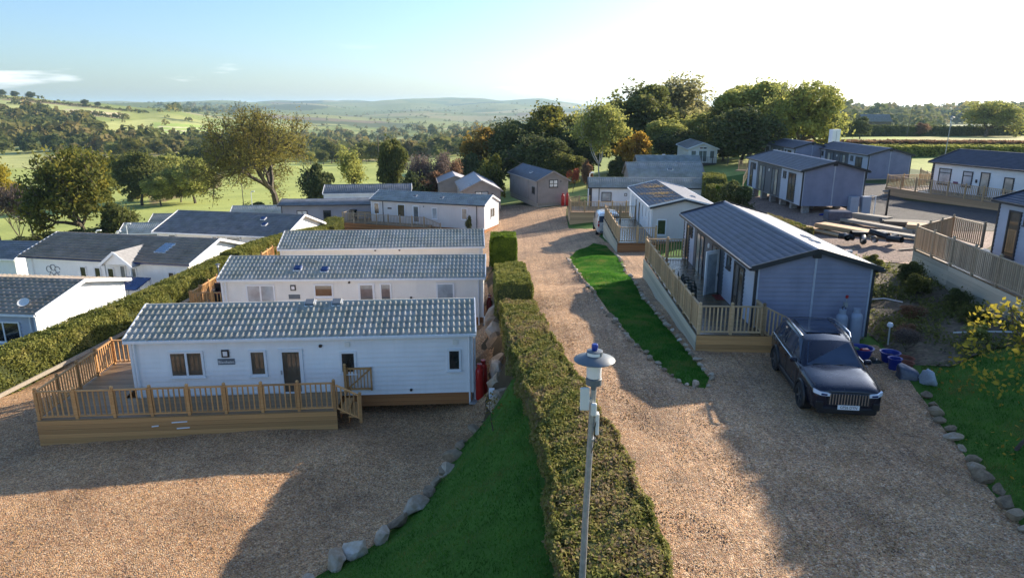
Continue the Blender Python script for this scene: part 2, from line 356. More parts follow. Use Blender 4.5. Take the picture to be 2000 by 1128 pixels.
def rockmat(name, cols):
    m, t, b = nodes_of(name)
    n = noise(t, 1.6, 8, 0.65); oi = t.nodes.new('ShaderNodeObjectInfo')
    ad = t.nodes.new('ShaderNodeMath'); ad.operation = 'MULTIPLY_ADD'; ad.inputs[1].default_value = 0.55
    t.links.new(oi.outputs['Random'], ad.inputs[0])
    sb = t.nodes.new('ShaderNodeMath'); sb.operation = 'MULTIPLY_ADD'; sb.inputs[1].default_value = 1.3; sb.inputs[2].default_value = -0.42
    t.links.new(n.outputs['Fac'], sb.inputs[0]); t.links.new(sb.outputs[0], ad.inputs[2])
    k = len(cols); r = ramp(t, [(0.1+0.8*i/(k-1), c) for i, c in enumerate(cols)]); t.links.new(ad.outputs[0], r.inputs[0])
    t.links.new(r.outputs[0], b.inputs['Base Color']); b.inputs['Roughness'].default_value = 0.9
    bump(t, b, noise(t, 9, 6, 0.7).outputs['Fac'], 0.6, 0.03); return m
rockmat('rock', [(0.28, 0.21, 0.145), (0.44, 0.33, 0.23), (0.58, 0.46, 0.34), (0.70, 0.63, 0.54)])
rockmat('rock_dark', [(0.16, 0.11, 0.07), (0.28, 0.20, 0.125), (0.39, 0.285, 0.185), (0.50, 0.42, 0.33)])
M = MATS
# ------------------------------------------------------------------ terrain heights (metres, world)
CP = []
def cps(z, *pts):
    for p in pts: CP.append((p[0], p[1], p[2] if len(p) > 2 else z))
TOE = [(-9, 0), (-7.6, 6), (-6.2, 9.5), (-5.2, 12), (-4.5, 13.7), (-3.7, 14.5), (-3.1, 15.2), (-2.5, 16.6), (-1.9, 18.3), (-1.6, 20.0), (-0.95, 21.0), (-0.6, 22.2), (-0.55, 24.2), (-0.8, 28.4), (-1.0, 32), (-1.2, 36.0), (-1.55, 41.0)]
cps(-2.55, *TOE)
cps(-2.5, (-4.6, 9.5), (-5.6, 6), )
BANK = [(0.55, 0, .05), (0.55, 5, .05), (0.6, 9, 0), (0.6, 13, 0), (0.5, 17, -.05), (0.1, 20, -.1), (-0.05, 23, -.2), (-0.25, 26, -.4), (-0.45, 29, -.6), (-0.65, 32, -.8), (-0.85, 36, -1.1), (-1.1, 41, -1.55)]
CP += BANK
CP[:] = [c for c in CP if c[:2] not in ((-4.6, 9.5), (-5.6, 6))]
cps(-2.55, (-8, 15, -2.7), (-12, 15, -2.85), (-18, 15, -3.05), (-8, 21.5, -2.6), (-5, 20), (-15.8, 20.4, -2.95), (-12, 20.6, -2.78), (-14, 26, -2.65), (-18, 26, -2.8), (-8, 30), (-17, 38), (-8, 38), (-2.2, 30), (-2.2, 26), (-2.4, 38), (-12, 8, -2.75), (-20, 10, -3.1), (-14, 0, -2.8), (-24, 0, -3.2), (-24, 14, -3.2), (-21, 20, -3.05), (-16, 33))
cps(-2.65, (-16.5, 46), (-8, 45), (-3, 45), (-12, 50, -2.9), (-4, 51, -3.0))
cps(-3.4, (-4, 57), (-12, 57), (-3, 64, -3.85), (-14, 66, -4.05), (-8, 63, -3.85), (0, 66, -3.6), (-8, 74, -4.2), (-15, 60, -3.7))
cps(-2.55, (-20.2, 24, -2.85), (-19.3, 29, -2.7), (-18.7, 34), (-18.2, 40), (-17.6, 46, -2.65), (-17.0, 51, -2.95), (-16.4, 55, -3.3))
cps(-3.9, (-23, 22), (-21.8, 26), (-21.4, 33), (-20.7, 40, -4.0), (-20.1, 46, -4.2), (-19.2, 54, -4.4), (-17.5, 60, -4.5), (-28, 30), (-30, 40, -4.1), (-36, 30, -4.4), (-30, 54, -4.8), (-23, 62, -5.0), (-40, 45, -5.4), (-48, 30, -6), (-30, 14, -4), (-34, 48, -4.6), (-32, 20, -4.2))
cps(0, (3, 0, .1), (3, 5, .05), (3, 10), (3, 16), (3, 22, -.1), (3, 28, -.4), (2.5, 34, -.9), (2.2, 40, -1.4), (1.6, 46, -1.95), (0, 50, -2.5), (2, 54, -2.6), (2, 60, -3.1), (2, 70, -3.2), (3, 76, -2.9), (-3, 80, -3.7), (-1, 56, -3.0))
cps(0, (8, 4), (8, 10), (9, 16), (10.3, 12.5), (10.8, 14.6), (11.2, 16.3), (11.8, 18.4, .05), (12, 8, .3), (14, 15, .7), (18, 12, 1.4), (22, 5, 1.8), (12.6, 20.5, .1), (13.5, 22, .35), (13.5, 28, .45), (13, 35, .3), (15, 19, .8), (16.5, 16, 1.1))
cps(0, (8.5, 36, -.45), (6.2, 30, -.45), (6.2, 25, -.15), (7, 21.5, 0), (6.2, 36, -.8), (9, 42, -.9), (13, 43, -.5), (6.5, 44, -1.2), (7, 50, -1.6), (14, 57, -1.3), (7, 58, -2.2), (6, 66, -2.7), (14, 68, -2.2), (21, 68, -1.6), (20, 80, -1.6), (14, 84, -2.2), (9, 82, -2.6), (28, 98, .05), (24, 88, -.8), (20, 92, -1.0), (30, 108, .1))
# grass island: a soft mound between the two gravel tracks
cps(0, (4.7, 21, .12), (5.0, 25, .10), (4.7, 30, -.05), (4.6, 35, -.35), (4.9, 40, -.65), (5.2, 44, -.9))
cps(0, (16, 30, .5), (17.6, 24, .6), (18.6, 31, .75), (17, 36, .6), (19, 38, .75), (20, 45, .7), (18.6, 49, .55), (15.2, 45, -.1), (15.6, 40, .15), (24, 44, .75), (30, 42, .75), (25, 51, .7), (30, 56, .65), (32, 63, .8), (19.6, 60, .2), (20.2, 54, .6), (24, 66, .3), (40, 70, 1.0), (34, 82, .8), (46, 60, 1.3), (52, 90, 1.0), (40, 100, .8), (22, 32, 1.0), (24, 22, 1.2), (30, 30, 1.3), (30, 15, 2.0), (40, 25, 2.0), (50, 40, 1.8), (22, -5, 2.0))
cps(0, (-12, 84, -5.2), (-26, 78, -6.2), (-42, 72, -7.4), (-48, 92, -8.6), (-62, 62, -8.6), (-42, 120, -9.5), (-20, 112, -8.4), (-70, 120, -12), (-2, 102, -5.8), (12, 112, -3.8), (26, 124, -2.2), (50, 130, .2), (80, 140, .6), (110, 150, .3), (-100, 100, -13), (-60, 35, -7.5), (-90, 50, -11), (-30, 170, -13.2), (-90, 180, -15.5), (0, 180, -10.5), (50, 200, -2), (100, 220, -1), (170, 200, -.5), (-170, 200, -17.5), (-140, 120, -15), (-30, 260, -16.5), (-110, 260, -18.5), (20, 260, -10), (90, 280, -2), (200, 280, -1.5), (-60, 0, -7), (-120, 0, -12), (120, 60, 2.5), (120, 0, 4), (70, -20, 3.5), (0, -30, .3), (-20, -30, -2.2), (-60, -60, -6), (60, -60, 3), (0, -80, .5), (180, 80, 3), (-200, 60, -17))
_CP = np.array(CP, dtype=np.float64)
_K = np.linalg.norm(_CP[:, None, :2] - _CP[None, :, :2], axis=2)
_A = np.zeros((len(_CP)+3,)*2); _n = len(_CP)
_A[:_n, :_n] = _K; _A[:_n, _n] = 1; _A[:_n, _n+1:] = _CP[:, :2]/100; _A[_n:, :_n] = _A[:_n, _n:].T
_W = np.linalg.solve(_A + np.diag([1e-3]*_n + [0]*3), np.concatenate([_CP[:, 2], [0, 0, 0]]))
FU = np.array([-200, 0, 150, 300, 450, 600, 750, 900, 1050, 1200, 1500, 1650, 1800, 2000, 2300], float)
FA = (FU - 1000)/1379.0
FD = np.array([300, 450, 650, 900, 1300, 1700, 2500, 4200, 6000, 9500], float)
FV = np.array([
 [340, 338, 336, 335, 332, 330, 325, 315, 295, 270, 255, 255, 255, 255, 255],
 [303, 300, 298, 302, 310, 315, 312, 300, 280, 262, 250, 250, 251, 252, 252],
 [265, 262, 256, 268, 285, 298, 298, 285, 270, 255, 246, 246, 247, 248, 250],
 [215, 214, 224, 241, 258, 282, 285, 272, 258, 248, 238, 238, 238, 238, 240],
 [175, 186, 199, 211, 238, 262, 268, 258, 246, 240, 224, 224, 224, 219, 215],
 [172, 190, 204, 214, 232, 245, 252, 248, 238, 235, 213, 214, 213, 208, 202],
 [200, 206, 212, 211, 220, 228, 236, 236, 230, 230, 216, 217, 215, 209, 206],
 [206, 206, 206, 202, 202, 210, 216, 218, 213, 216, 217, 217, 217, 217, 217],
 [207, 203, 203, 204, 203, 200, 196, 193, 198, 212, 214, 214, 214, 214, 214],
 [203, 200, 200, 203, 205, 206, 206, 206, 207, 212, 214, 214, 214, 214, 214]], float)
FT = (FV - 564)/1333.0
FS = (-_s - FT*_c)/(_c - FT*_s)
def far_h(x, y):
    D = np.hypot(x, y); th = np.arctan2(x, np.maximum(y, 1e-3)); th = np.where(y <= 0, np.sign(x)*1.2, th)
    a = np.clip(np.tan(np.clip(th, -0.72, 0.72)), FA[0]+1e-6, FA[-1]-1e-6); Yq = np.clip(np.abs(y), FD[0]+1e-3, FD[-1]-1e-3)
    i = np.clip(np.searchsorted(FA, a) - 1, 0, len(FA)-2); j = np.clip(np.searchsorted(FD, Yq) - 1, 0, len(FD)-2)
    ta = (a - FA[i])/(FA[i+1] - FA[i]); ta = ta*ta*(3 - 2*ta); td = (np.log(Yq) - np.log(FD[j]))/(np.log(FD[j+1]) - np.log(FD[j]))
    sl = (FS[j, i]*(1-ta) + FS[j, i+1]*ta)*(1-td) + (FS[j+1, i]*(1-ta) + FS[j+1, i+1]*ta)*td
    relief = np.clip((D - 1500)/900, 0, 1)*np.clip(D, 0, 6000)*0.0032*(np.sin(x/210+y/640+1)*np.sin(y/330-x/900) + .6*np.sin(x/95-y/240+2)*np.sin(y/170+.5))
    return CAM_H + np.maximum(np.abs(y), 300)*sl + relief
def H(x, y):
    x = np.atleast_1d(np.asarray(x, float)); y = np.atleast_1d(np.asarray(y, float)); shp = x.shape
    x = x.ravel(); y = y.ravel(); out = np.zeros(len(x)); D = np.hypot(x, y)
    near = D < 330
    if near.any():
        xn, yn = x[near], y[near]; z = np.zeros(len(xn))
        for k in range(0, len(xn), 20000):
            q = np.stack([xn[k:k+20000], yn[k:k+20000]], 1)
            r = np.sqrt((q[:, :1] - _CP[None, :, 0])**2 + (q[:, 1:] - _CP[None, :, 1])**2)
            z[k:k+20000] = r @ _W[:_n] + _W[_n] + q[:, 0]/100*_W[_n+1] + q[:, 1]/100*_W[_n+2]
        out[near] = z
    t = np.clip((D - 210)/110.0, 0, 1); t = t*t*(3 - 2*t)
    fm = D > 205
    if fm.any():
        fz = far_h(x[fm], y[fm]); out[fm] = out[fm]*(1 - t[fm]) + fz*t[fm]
    return out.reshape(shp)
def h(x, y): return float(H(x, y)[0])
def ray(u, v, y0=15.0, y1=9000.0):
    """ground point seen at photo pixel (u, v), first hit going outward from distance y0"""
    Y = np.geomspace(y0, y1, 700); z = CAM_H + Y*slope(v); d = Y*_c - (z - CAM_H)*_s; X = (u - 1000)/_f*d
    g = H(X, Y); k = np.nonzero(g >= z)[0]
    if len(k) == 0: return None
    k = k[0]
    if k > 0:
        a = (z[k-1] - g[k-1])/max(1e-6, (z[k-1]-g[k-1]) + (g[k]-z[k]))
        Yk = Y[k-1] + a*(Y[k]-Y[k-1]); zk = CAM_H + Yk*slope(v); Xk = (u-1000)/_f*(Yk*_c - (zk-CAM_H)*_s)
        return (Xk, Yk, h(Xk, Yk))
    return (X[0], Y[0], g[0])
def in_poly(x, y, P):
    x = np.asarray(x); y = np.asarray(y); c = np.zeros(x.shape, bool); n = len(P)
    for i in range(n):
        x0, y0 = P[i]; x1, y1 = P[(i+1) % n]
        k = ((y0 > y) != (y1 > y)); xx = (x1-x0)*(y - y0)/(y1 - y0 + 1e-12) + x0
        c ^= (k & (x < xx))
    return c

# outlines of the surfaced areas (world metres)
TOEP = [t for t in TOE]
PAD = [(-30, -6), (-10.5, -6)] + [(x-0.05, y) for x, y in TOE] + [(-1.3, 43), (-1.0, 49), (0.4, 54), (-2, 60), (-4, 64), (-15, 66), (-16.2, 57), (-17.2, 51), (-17.9, 46), (-18.5, 40), (-19.0, 34), (-19.6, 29), (-20.5, 24), (-23, 18), (-30, 10)]
ISLAND = [(3.55, 41.5), (3.65, 35), (3.8, 30), (4.0, 26), (4.3, 22.7), (4.7, 19.9), (5.05, 18.6), (5.6, 18.4), (5.95, 19.2), (5.9, 22.2), (5.85, 25.0), (5.9, 30.3), (6.15, 36), (6.4, 42), (6.6, 47), (6.0, 49.5)]
ROAD = [(1.0, -6), (9.0, -6), (9.6, 6), (10.1, 12.0), (10.4, 13.4), (10.8, 14.8), (11.2, 16.4), (11.75, 18.4), (12.3, 20.6), (12.5, 22.0), (8.6, 22.3), (8.6, 36), (9.2, 43.5), (7.0, 44.5), (6.9, 53.5), (8, 58), (5.2, 62), (5.6, 70.5), (6.2, 77), (3.0, 77), (0, 86), (-5.5, 88), (-6, 78), (-1.2, 70), (-2.4, 66), (-4, 64), (-2, 60), (0.4, 54), (-1.0, 49), (0.2, 44), (-0.2, 41), (0.2, 36), (0.6, 29), (0.8, 23), (1.0, 17)]
TARMAC = [(23.9, 46.6), (25.2, 42.6), (27, 40.5), (31, 41), (40, 36), (44, 40), (33.5, 50.5), (31.8, 55), (33, 60), (36, 66), (32, 70), (28.5, 60), (25.5, 52)]
YARD = [(17.2, 33.2), (19.2, 31.6), (23, 33), (26, 36), (30, 40.5), (27, 40.3), (25, 42.5), (23.7, 46.7), (25.4, 52.2), (27.5, 60), (24.5, 62.5), (20.5, 61), (18.2, 49), (18.4, 44), (17.6, 39)]
BED = [(12.55, 20.4), (13.4, 19.5), (15.2, 20.2), (17.5, 20.5), (17.6, 24), (18.6, 30.8), (17.0, 33), (17.3, 39), (16.2, 39.5), (13.6, 35), (12.9, 30), (12.6, 23)]
SHEETS = {'gravel_pad': PAD, 'gravel_track': ROAD, 'tarmac_drive': TARMAC, 'gravel_yard': YARD, 'planting_bed': BED}
def ground_colour(name):
    m, t, b = nodes_of(name)
    tc = t.nodes.new('ShaderNodeTexCoord').outputs['Object']
    at = t.nodes.new('ShaderNodeAttribute'); at.attribute_name = 'fc'
    n1 = noise(t, 0.06, 6, 0.6, tc); n2 = noise(t, 1.7, 5, 0.65, tc)
    r1 = ramp(t, [(0.3, (0.78, 0.80, 0.72)), (0.7, (1.2, 1.15, 1.1))]); t.links.new(n1.outputs['Fac'], r1.inputs[0])
    r2 = ramp(t, [(0.25, (0.68, 0.70, 0.62)), (0.75, (1.25, 1.22, 1.15))]); t.links.new(n2.outputs['Fac'], r2.inputs[0])
    c1 = mix_rgb(t, 1.0, at.outputs['Color'], r1.outputs[0], 'MULTIPLY'); c2 = mix_rgb(t, 1.0, c1, r2.outputs[0], 'MULTIPLY')
    t.links.new(c2, b.inputs['Base Color']); b.inputs['Roughness'].default_value = 0.9; b.inputs['Specular IOR Level'].default_value = 0.2
    bump(t, b, n2.outputs['Fac'], 0.5, 0.05); return m
ground_colour('ground')
def set_fc(me, C):
    a = me.color_attributes.new('fc', 'FLOAT_COLOR', 'POINT')
    a.data.foreach_set('color', np.concatenate([C, np.ones((len(C), 1))], 1).astype(np.float32).ravel())
LAWN = np.array((0.07, 0.16, 0.022)); PASTURE = np.array((0.36, 0.41, 0.125)); ROUGH = np.array((0.13, 0.13, 0.05))
def to_uv(x, y, z):
    Z = z - CAM_H; d = np.maximum(y*_c - Z*_s, 0.1); return 1000 + _f*x/d, 564 - _f*(y*_s + Z*_c)/d
# near ground: 0.5 m grid around the park
gx = np.arange(-46, 46.01, 0.5); gy = np.arange(-8, 86.01, 0.5); GX, GY = np.meshgrid(gx, gy); GZ = H(GX, GY)
drop = np.zeros(GX.shape, bool)
for P in SHEETS.values(): drop |= in_poly(GX, GY, P)
isl = in_poly(GX, GY, ISLAND); drop &= ~isl
ER = drop.copy(); ER[1:-1, 1:-1] = drop[1:-1, 1:-1] & drop[:-2, 1:-1] & drop[2:, 1:-1] & drop[1:-1, :-2] & drop[1:-1, 2:]
GZ2 = GZ - 0.12*ER - 0.02*drop
C = np.tile(LAWN, (GX.size, 1)); fx, fy = GX.ravel(), GY.ravel()
rough = (fx < -19.5) | (fy > 66); C[rough] = ROUGH*0.8
C[(fx < -30) | ((fy > 70) & (fx < -8))] = PASTURE*0.8
C[(fx > 12.5) & (fy > 20)] = ROUGH*0.6
C[(fy < 26) & (fx > 10) & (fy < 20.5)] = LAWN*1.0
C[in_poly(fx, fy, [(-1.8, 21.3), (0.2, 21.0), (0.3, 27), (-0.2, 36), (-0.8, 43), (-2, 43)])] = (0.10, 0.075, 0.05)
C[in_poly(fx, fy, ISLAND)] = (0.06, 0.15, 0.025)
lawn2 = (fx > 8) & (fx < 34) & (fy > 62); C[lawn2] = LAWN*0.9
C[in_poly(fx, fy, [(26, 62), (46, 52), (46, 86), (34, 86)])] = (0.06, 0.095, 0.025)
ny, nx = GX.shape; idx = np.arange(nx*ny).reshape(ny, nx)
F = np.stack([idx[:-1, :-1], idx[:-1, 1:], idx[1:, 1:], idx[1:, :-1]], -1).reshape(-1, 4)
me = np_mesh('ground', np.stack([fx, fy, GZ2.ravel()], 1), F, M['ground'], True); set_fc(me, C)
tag(link('ground', me), kind='structure')
# far land: polar-ish grid with a hole where the near grid lies
fa = np.tan(np.linspace(-0.93, 0.93, 361)); fd = np.concatenate([np.arange(86, 330, 5.0), np.geomspace(335, 11500, 170)])
A2, D2 = np.meshgrid(fa, fd); FX, FY = A2*D2, D2.copy(); FZ = H(FX, FY)
FZ += np.where(D2 > 900, 1.0, 0.0)*0
c2 = np.zeros((FX.size, 3)); uu, vv = to_uv(FX.ravel(), FY.ravel(), FZ.ravel()); dd = FY.ravel(); xx = FX.ravel()
rng = np.random.default_rng(5)
cellp = np.stack([rng.uniform(-6000, 6000, 1500), rng.uniform(250, 9000, 1500)], 1); cellp[:400] = np.stack([rng.uniform(-1300, 1300, 400), rng.uniform(250, 1900, 400)], 1)
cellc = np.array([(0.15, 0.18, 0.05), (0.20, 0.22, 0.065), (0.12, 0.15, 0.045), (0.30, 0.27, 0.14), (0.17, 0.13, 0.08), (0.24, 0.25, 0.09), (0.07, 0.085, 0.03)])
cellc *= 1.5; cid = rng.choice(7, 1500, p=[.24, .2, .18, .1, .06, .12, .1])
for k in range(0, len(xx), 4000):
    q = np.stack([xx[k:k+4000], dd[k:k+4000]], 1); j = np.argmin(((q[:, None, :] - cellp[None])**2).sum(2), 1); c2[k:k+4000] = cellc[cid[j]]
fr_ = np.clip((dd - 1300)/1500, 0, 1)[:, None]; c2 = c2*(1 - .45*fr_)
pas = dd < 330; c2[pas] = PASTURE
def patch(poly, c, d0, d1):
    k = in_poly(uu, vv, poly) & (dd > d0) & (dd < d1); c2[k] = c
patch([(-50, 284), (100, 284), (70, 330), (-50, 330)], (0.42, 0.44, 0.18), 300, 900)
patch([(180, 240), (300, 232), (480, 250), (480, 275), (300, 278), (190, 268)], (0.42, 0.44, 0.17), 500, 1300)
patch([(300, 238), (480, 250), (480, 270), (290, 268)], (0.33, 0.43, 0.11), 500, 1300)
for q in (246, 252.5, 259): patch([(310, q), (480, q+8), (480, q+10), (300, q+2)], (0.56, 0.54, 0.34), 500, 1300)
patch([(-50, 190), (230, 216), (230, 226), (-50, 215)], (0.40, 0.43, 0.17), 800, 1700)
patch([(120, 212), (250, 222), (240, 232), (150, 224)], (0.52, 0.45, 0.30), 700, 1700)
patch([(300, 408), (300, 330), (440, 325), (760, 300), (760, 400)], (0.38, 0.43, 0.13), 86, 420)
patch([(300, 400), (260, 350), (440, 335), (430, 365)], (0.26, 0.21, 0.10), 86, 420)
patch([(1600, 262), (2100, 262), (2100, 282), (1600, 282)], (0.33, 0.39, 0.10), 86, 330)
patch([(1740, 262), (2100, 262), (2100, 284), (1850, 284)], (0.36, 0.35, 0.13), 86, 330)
ny, nx = FX.shape; idx = np.arange(nx*ny).reshape(ny, nx)
F = np.stack([idx[:-1, :-1], idx[:-1, 1:], idx[1:, 1:], idx[1:, :-1]], -1).reshape(-1, 4)
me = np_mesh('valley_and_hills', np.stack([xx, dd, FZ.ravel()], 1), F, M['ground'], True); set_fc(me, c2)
tag(link('valley_and_hills', me), kind='structure')
# side and rear skirts of land outside the frame
def land(name, xs, ys):
    X_, Y_ = np.meshgrid(xs, ys); Z_ = H(X_, Y_); n_, m_ = X_.shape; i_ = np.arange(n_*m_).reshape(n_, m_)
    f_ = np.stack([i_[:-1, :-1], i_[:-1, 1:], i_[1:, 1:], i_[1:, :-1]], -1).reshape(-1, 4)
    me_ = np_mesh(name, np.stack([X_.ravel(), Y_.ravel(), Z_.ravel()], 1), f_, M['ground'], True); set_fc(me_, np.tile(PASTURE*0.9, (X_.size, 1)))
    tag(link(name, me_), kind='structure')
land('meadow_left', np.concatenate([np.arange(-400, -60, 10.0), np.arange(-60, -45.9, 2.0)]), np.arange(-8, 86.1, 2.0))
land('meadow_right', np.concatenate([np.arange(46, 60.1, 2.0), np.arange(64, 400, 8.0)]), np.arange(-8, 86.1, 2.0))
land('meadow_behind', np.arange(-400, 401, 10.0), np.concatenate([np.arange(-300, -20, 10.0), np.arange(-20, -7.9, 2.0)]))

# surfaced sheets: triangulated outline + inner grid, lightly uneven
def sheet(name, P, mat, step, off, holes=(), rough=0.012, seed=1):
    rg = np.random.default_rng(seed); P = [Vector(p) for p in P]; out = []
    for a, b_ in zip(P, P[1:] + P[:1]):
        n_ = max(1, int((b_ - a).length/step))
        for k in range(n_):
            q = a.lerp(b_, k/n_)
            out.append(q)
    nb = len(out); edges = [(i, (i+1) % nb) for i in range(nb)]
    xs = [p.x for p in P]; ys = [p.y for p in P]
    X_, Y_ = np.meshgrid(np.arange(min(xs), max(xs), step), np.arange(min(ys), max(ys), step))
    X_ = (X_ + rg.uniform(-.2, .2, X_.shape)*step).ravel(); Y_ = (Y_ + rg.uniform(-.2, .2, Y_.shape)*step).ravel()
    k = in_poly(X_, Y_, [tuple(p) for p in P]); pts = out + [Vector((a, b_)) for a, b_ in zip(X_[k], Y_[k])]
    hl = []
    for hp in holes:
        b0 = len(pts); pts += [Vector(p) for p in hp]; edges += [(b0+i, b0+(i+1) % len(hp)) for i in range(len(hp))]; hl.append(hp)
    r = delaunay_2d_cdt(pts, edges, [], 0, 1e-4)
    V2 = np.array([(p.x, p.y) for p in r[0]]); F2 = np.array([f for f in r[2] if len(f) == 3])
    cx = V2[F2].mean(1); keep = in_poly(cx[:, 0], cx[:, 1], [tuple(p) for p in P])
    for hp in hl: keep &= ~in_poly(cx[:, 0], cx[:, 1], hp)
    F2 = F2[keep]
    z = H(V2[:, 0], V2[:, 1]) + off + rg.normal(0, rough, len(V2))
    nrm = np.cross(np.c_[V2[F2[:, 1]] - V2[F2[:, 0]], np.zeros(len(F2))], np.c_[V2[F2[:, 2]] - V2[F2[:, 0]], np.zeros(len(F2))])[:, 2]
    F2[nrm < 0] = F2[nrm < 0][:, ::-1]
    o = link(name, np_mesh(name, np.c_[V2, z], F2, mat, True)); tag(o, kind='structure'); return o
sheet('gravel_pad', PAD, M['gravel'], 0.5, 0.004, seed=2)
sheet('gravel_track', ROAD, M['gravel_worn'], 0.5, 0.008, holes=[ISLAND], seed=3)
sheet('tarmac_drive', TARMAC, M['tarmac'], 0.8, 0.012, rough=0.003, seed=4)
sheet('gravel_yard', YARD, M['gravel_grey'], 0.7, 0.006, rough=0.02, seed=5)
sheet('planting_bed', BED, M['soil'], 0.4, 0.01, rough=0.04, seed=6)
# loose stones on the near gravel (too many to count)
def pebbles(name, polys, n, seed, smin=.009, smax=.024, holes=(), region=None):
    rg = np.random.default_rng(seed); pts = []
    P = polys
    while sum(len(p) for p in pts) < n:
        # denser near the camera
        y = region[2] + (region[3]-region[2])*rg.random(n)**1.5; x = rg.uniform(region[0], region[1], n)
        k = in_poly(x, y, P)
        for hp in holes: k &= ~in_poly(x, y, hp)
        pts.append(np.stack([x[k], y[k]], 1))
    q = np.concatenate(pts)[:n]; z = H(q[:, 0], q[:, 1])
    s = rg.uniform(smin, smax, n)
    base = np.array([(1, 0, 0), (0, 1, 0), (-1, 0, 0), (0, -1, 0), (0, 0, .75), (0, 0, -.75)], float)
    a = rg.uniform(0, 6.28, n); ca, sa = np.cos(a), np.sin(a); st = rg.uniform(.6, 1.4, n)
    B = base[None] * np.stack([s*st, s/st, s], 1)[:, None, :]
    V = np.stack([B[..., 0]*ca[:, None] - B[..., 1]*sa[:, None], B[..., 0]*sa[:, None] + B[..., 1]*ca[:, None], B[..., 2]], -1)
    V += np.stack([q[:, 0], q[:, 1], z + s*.35], 1)[:, None, :]
    fb = np.array([(0, 1, 4), (1, 2, 4), (2, 3, 4), (3, 0, 4), (1, 0, 5), (2, 1, 5), (3, 2, 5), (0, 3, 5)])[:4]
    F_ = (fb[None] + (np.arange(n)*6)[:, None, None]).reshape(-1, 3)
    me_ = np_mesh(name, V.reshape(-1, 3), F_, M['pebble'], True); face_attr(me_, 'rnd', np.repeat(rg.random(n), 4))
    o = link(name, me_); return o
tag(pebbles('loose_pebbles', PAD, 42000, 11, region=(-20, 0, 9, 26)), 'loose brown and buff pebbles covering the lower gravel pad', 'gravel', kind='stuff')
tag(pebbles('loose_pebbles', ROAD, 42000, 12, holes=[ISLAND], region=(0.5, 13, 7.5, 30)), 'loose brown and buff pebbles covering the upper gravel track', 'gravel', kind='stuff')
# mown grass blades
def blades(name, poly, n, seed, label, hmin=.035, hmax=.085, excl=(), mat='grass_blade'):
    rg = np.random.default_rng(seed); xs = [p[0] for p in poly]; ys = [p[1] for p in poly]; acc = []
    while sum(len(p) for p in acc) < n:
        x = rg.uniform(min(xs), max(xs), n); y = rg.uniform(min(ys), max(ys), n); k = in_poly(x, y, poly)
        for hp in excl: k &= ~in_poly(x, y, hp)
        acc.append(np.stack([x[k], y[k]], 1))
    q = np.concatenate(acc)[:n]; z = H(q[:, 0], q[:, 1]) - .01; a = rg.uniform(0, 6.28, n); hh = rg.uniform(hmin, hmax, n); w = rg.uniform(.006, .013, n)
    dx, dy = np.cos(a), np.sin(a); lean = rg.normal(0, .45, (n, 2))*hh[:, None]
    b_ = np.stack([q[:, 0], q[:, 1], z], 1)
    V = np.stack([b_ - np.stack([dx*w, dy*w, 0*w], 1), b_ + np.stack([dx*w, dy*w, 0*w], 1), b_ + np.stack([lean[:, 0], lean[:, 1], hh], 1)], 1)
    me_ = np_mesh(name, V.reshape(-1, 3), np.arange(n*3).reshape(n, 3), M[mat]); face_attr(me_, 'rnd', rg.random(n))
    return tag(link(name, me_), label, 'grass', kind='stuff')
BANKP = [(-10.5, -6)] + TOE + [(-0.6, 41), (-0.3, 34), (0.0, 29), (0.2, 24), (0.3, 20), (0.6, 16), (0.7, 9), (0.7, -6)]
blades('bank_grass', [p for p in BANKP if p[1] < 24], 120000, 21, 'dark green grass on the bank between pebble pad and long hedge')
blades('island_grass', ISLAND, 90000, 22, 'bright green grass on the long island between the two tracks', mat='grass_vivid')
LAWNP = [(10.2, 8), (10.25, 12.0), (10.5, 13.4), (10.9, 14.8), (11.3, 16.4), (11.9, 18.4), (12.8, 20.0), (15.2, 20.2), (17.5, 20.4), (18, 8)]
# low weeds and leaf litter over the planting bed
def cover(name, poly, n, seed, label, leaf):
    rg = np.random.default_rng(seed); xs = [p[0] for p in poly]; ys = [p[1] for p in poly]; x = rg.uniform(min(xs), max(xs), n*3); y = rg.uniform(min(ys), max(ys), n*3)
    k = in_poly(x, y, poly) & ((np.sin(x*2.1+y*.7)+np.sin(y*1.7-x*.9)+rg.normal(0, .5, n*3)) > -.1); x, y = x[k][:n], y[k][:n]; n = len(x)
    P = np.stack([x, y, H(x, y) + rg.exponential(.10, n) + .02], 1); N = rg.normal(0, .8, (n, 3)) + np.array((0, 0, .8)); N /= np.linalg.norm(N, axis=1, keepdims=True)
    T = np.cross(N, rg.normal(0, 1, (n, 3))); T /= np.linalg.norm(T, axis=1, keepdims=True); B = np.cross(N, T); s_ = rg.uniform(.03, .08, n)[:, None]
    V = np.stack([P - T*s_, P + B*s_*.6, P + T*s_, P - B*s_*.6], 1).reshape(-1, 3)
    me_ = np_mesh(name, V, np.arange(n*4).reshape(n, 4), M[leaf]); face_attr(me_, 'rnd', rg.random(n)); tag(link(name, me_), label, 'ground cover', kind='stuff')
cover('ground_cover', BED, 13000, 31, 'low weeds and dead leaves covering the planting bed', 'leaf_green')
cover('leaf_litter', [(10.4, 11), (11.4, 16.4), (12.8, 20), (17.5, 20.4), (18, 9)], 500, 32, 'scattered fallen leaves on the right-hand lawn', 'leaf_gold')
blades('lawn_grass', LAWNP, 60000, 23, 'mown lawn sloping up beside the parked car')
# ------------------------------------------------------------------ buildings
UNIT = {}
def unit_box(mat):
    k = 'unit_' + mat
    if k not in UNIT: UNIT[k] = MB().box(-.5, .5, -.5, .5, -.5, .5).mesh(k, M[mat])
    return UNIT[k]
def piece(name, mat, parent, c, size, rz=0.0, rot=None):
    return link(name, unit_box(mat), parent, c, rot or (0, 0, rz), size)

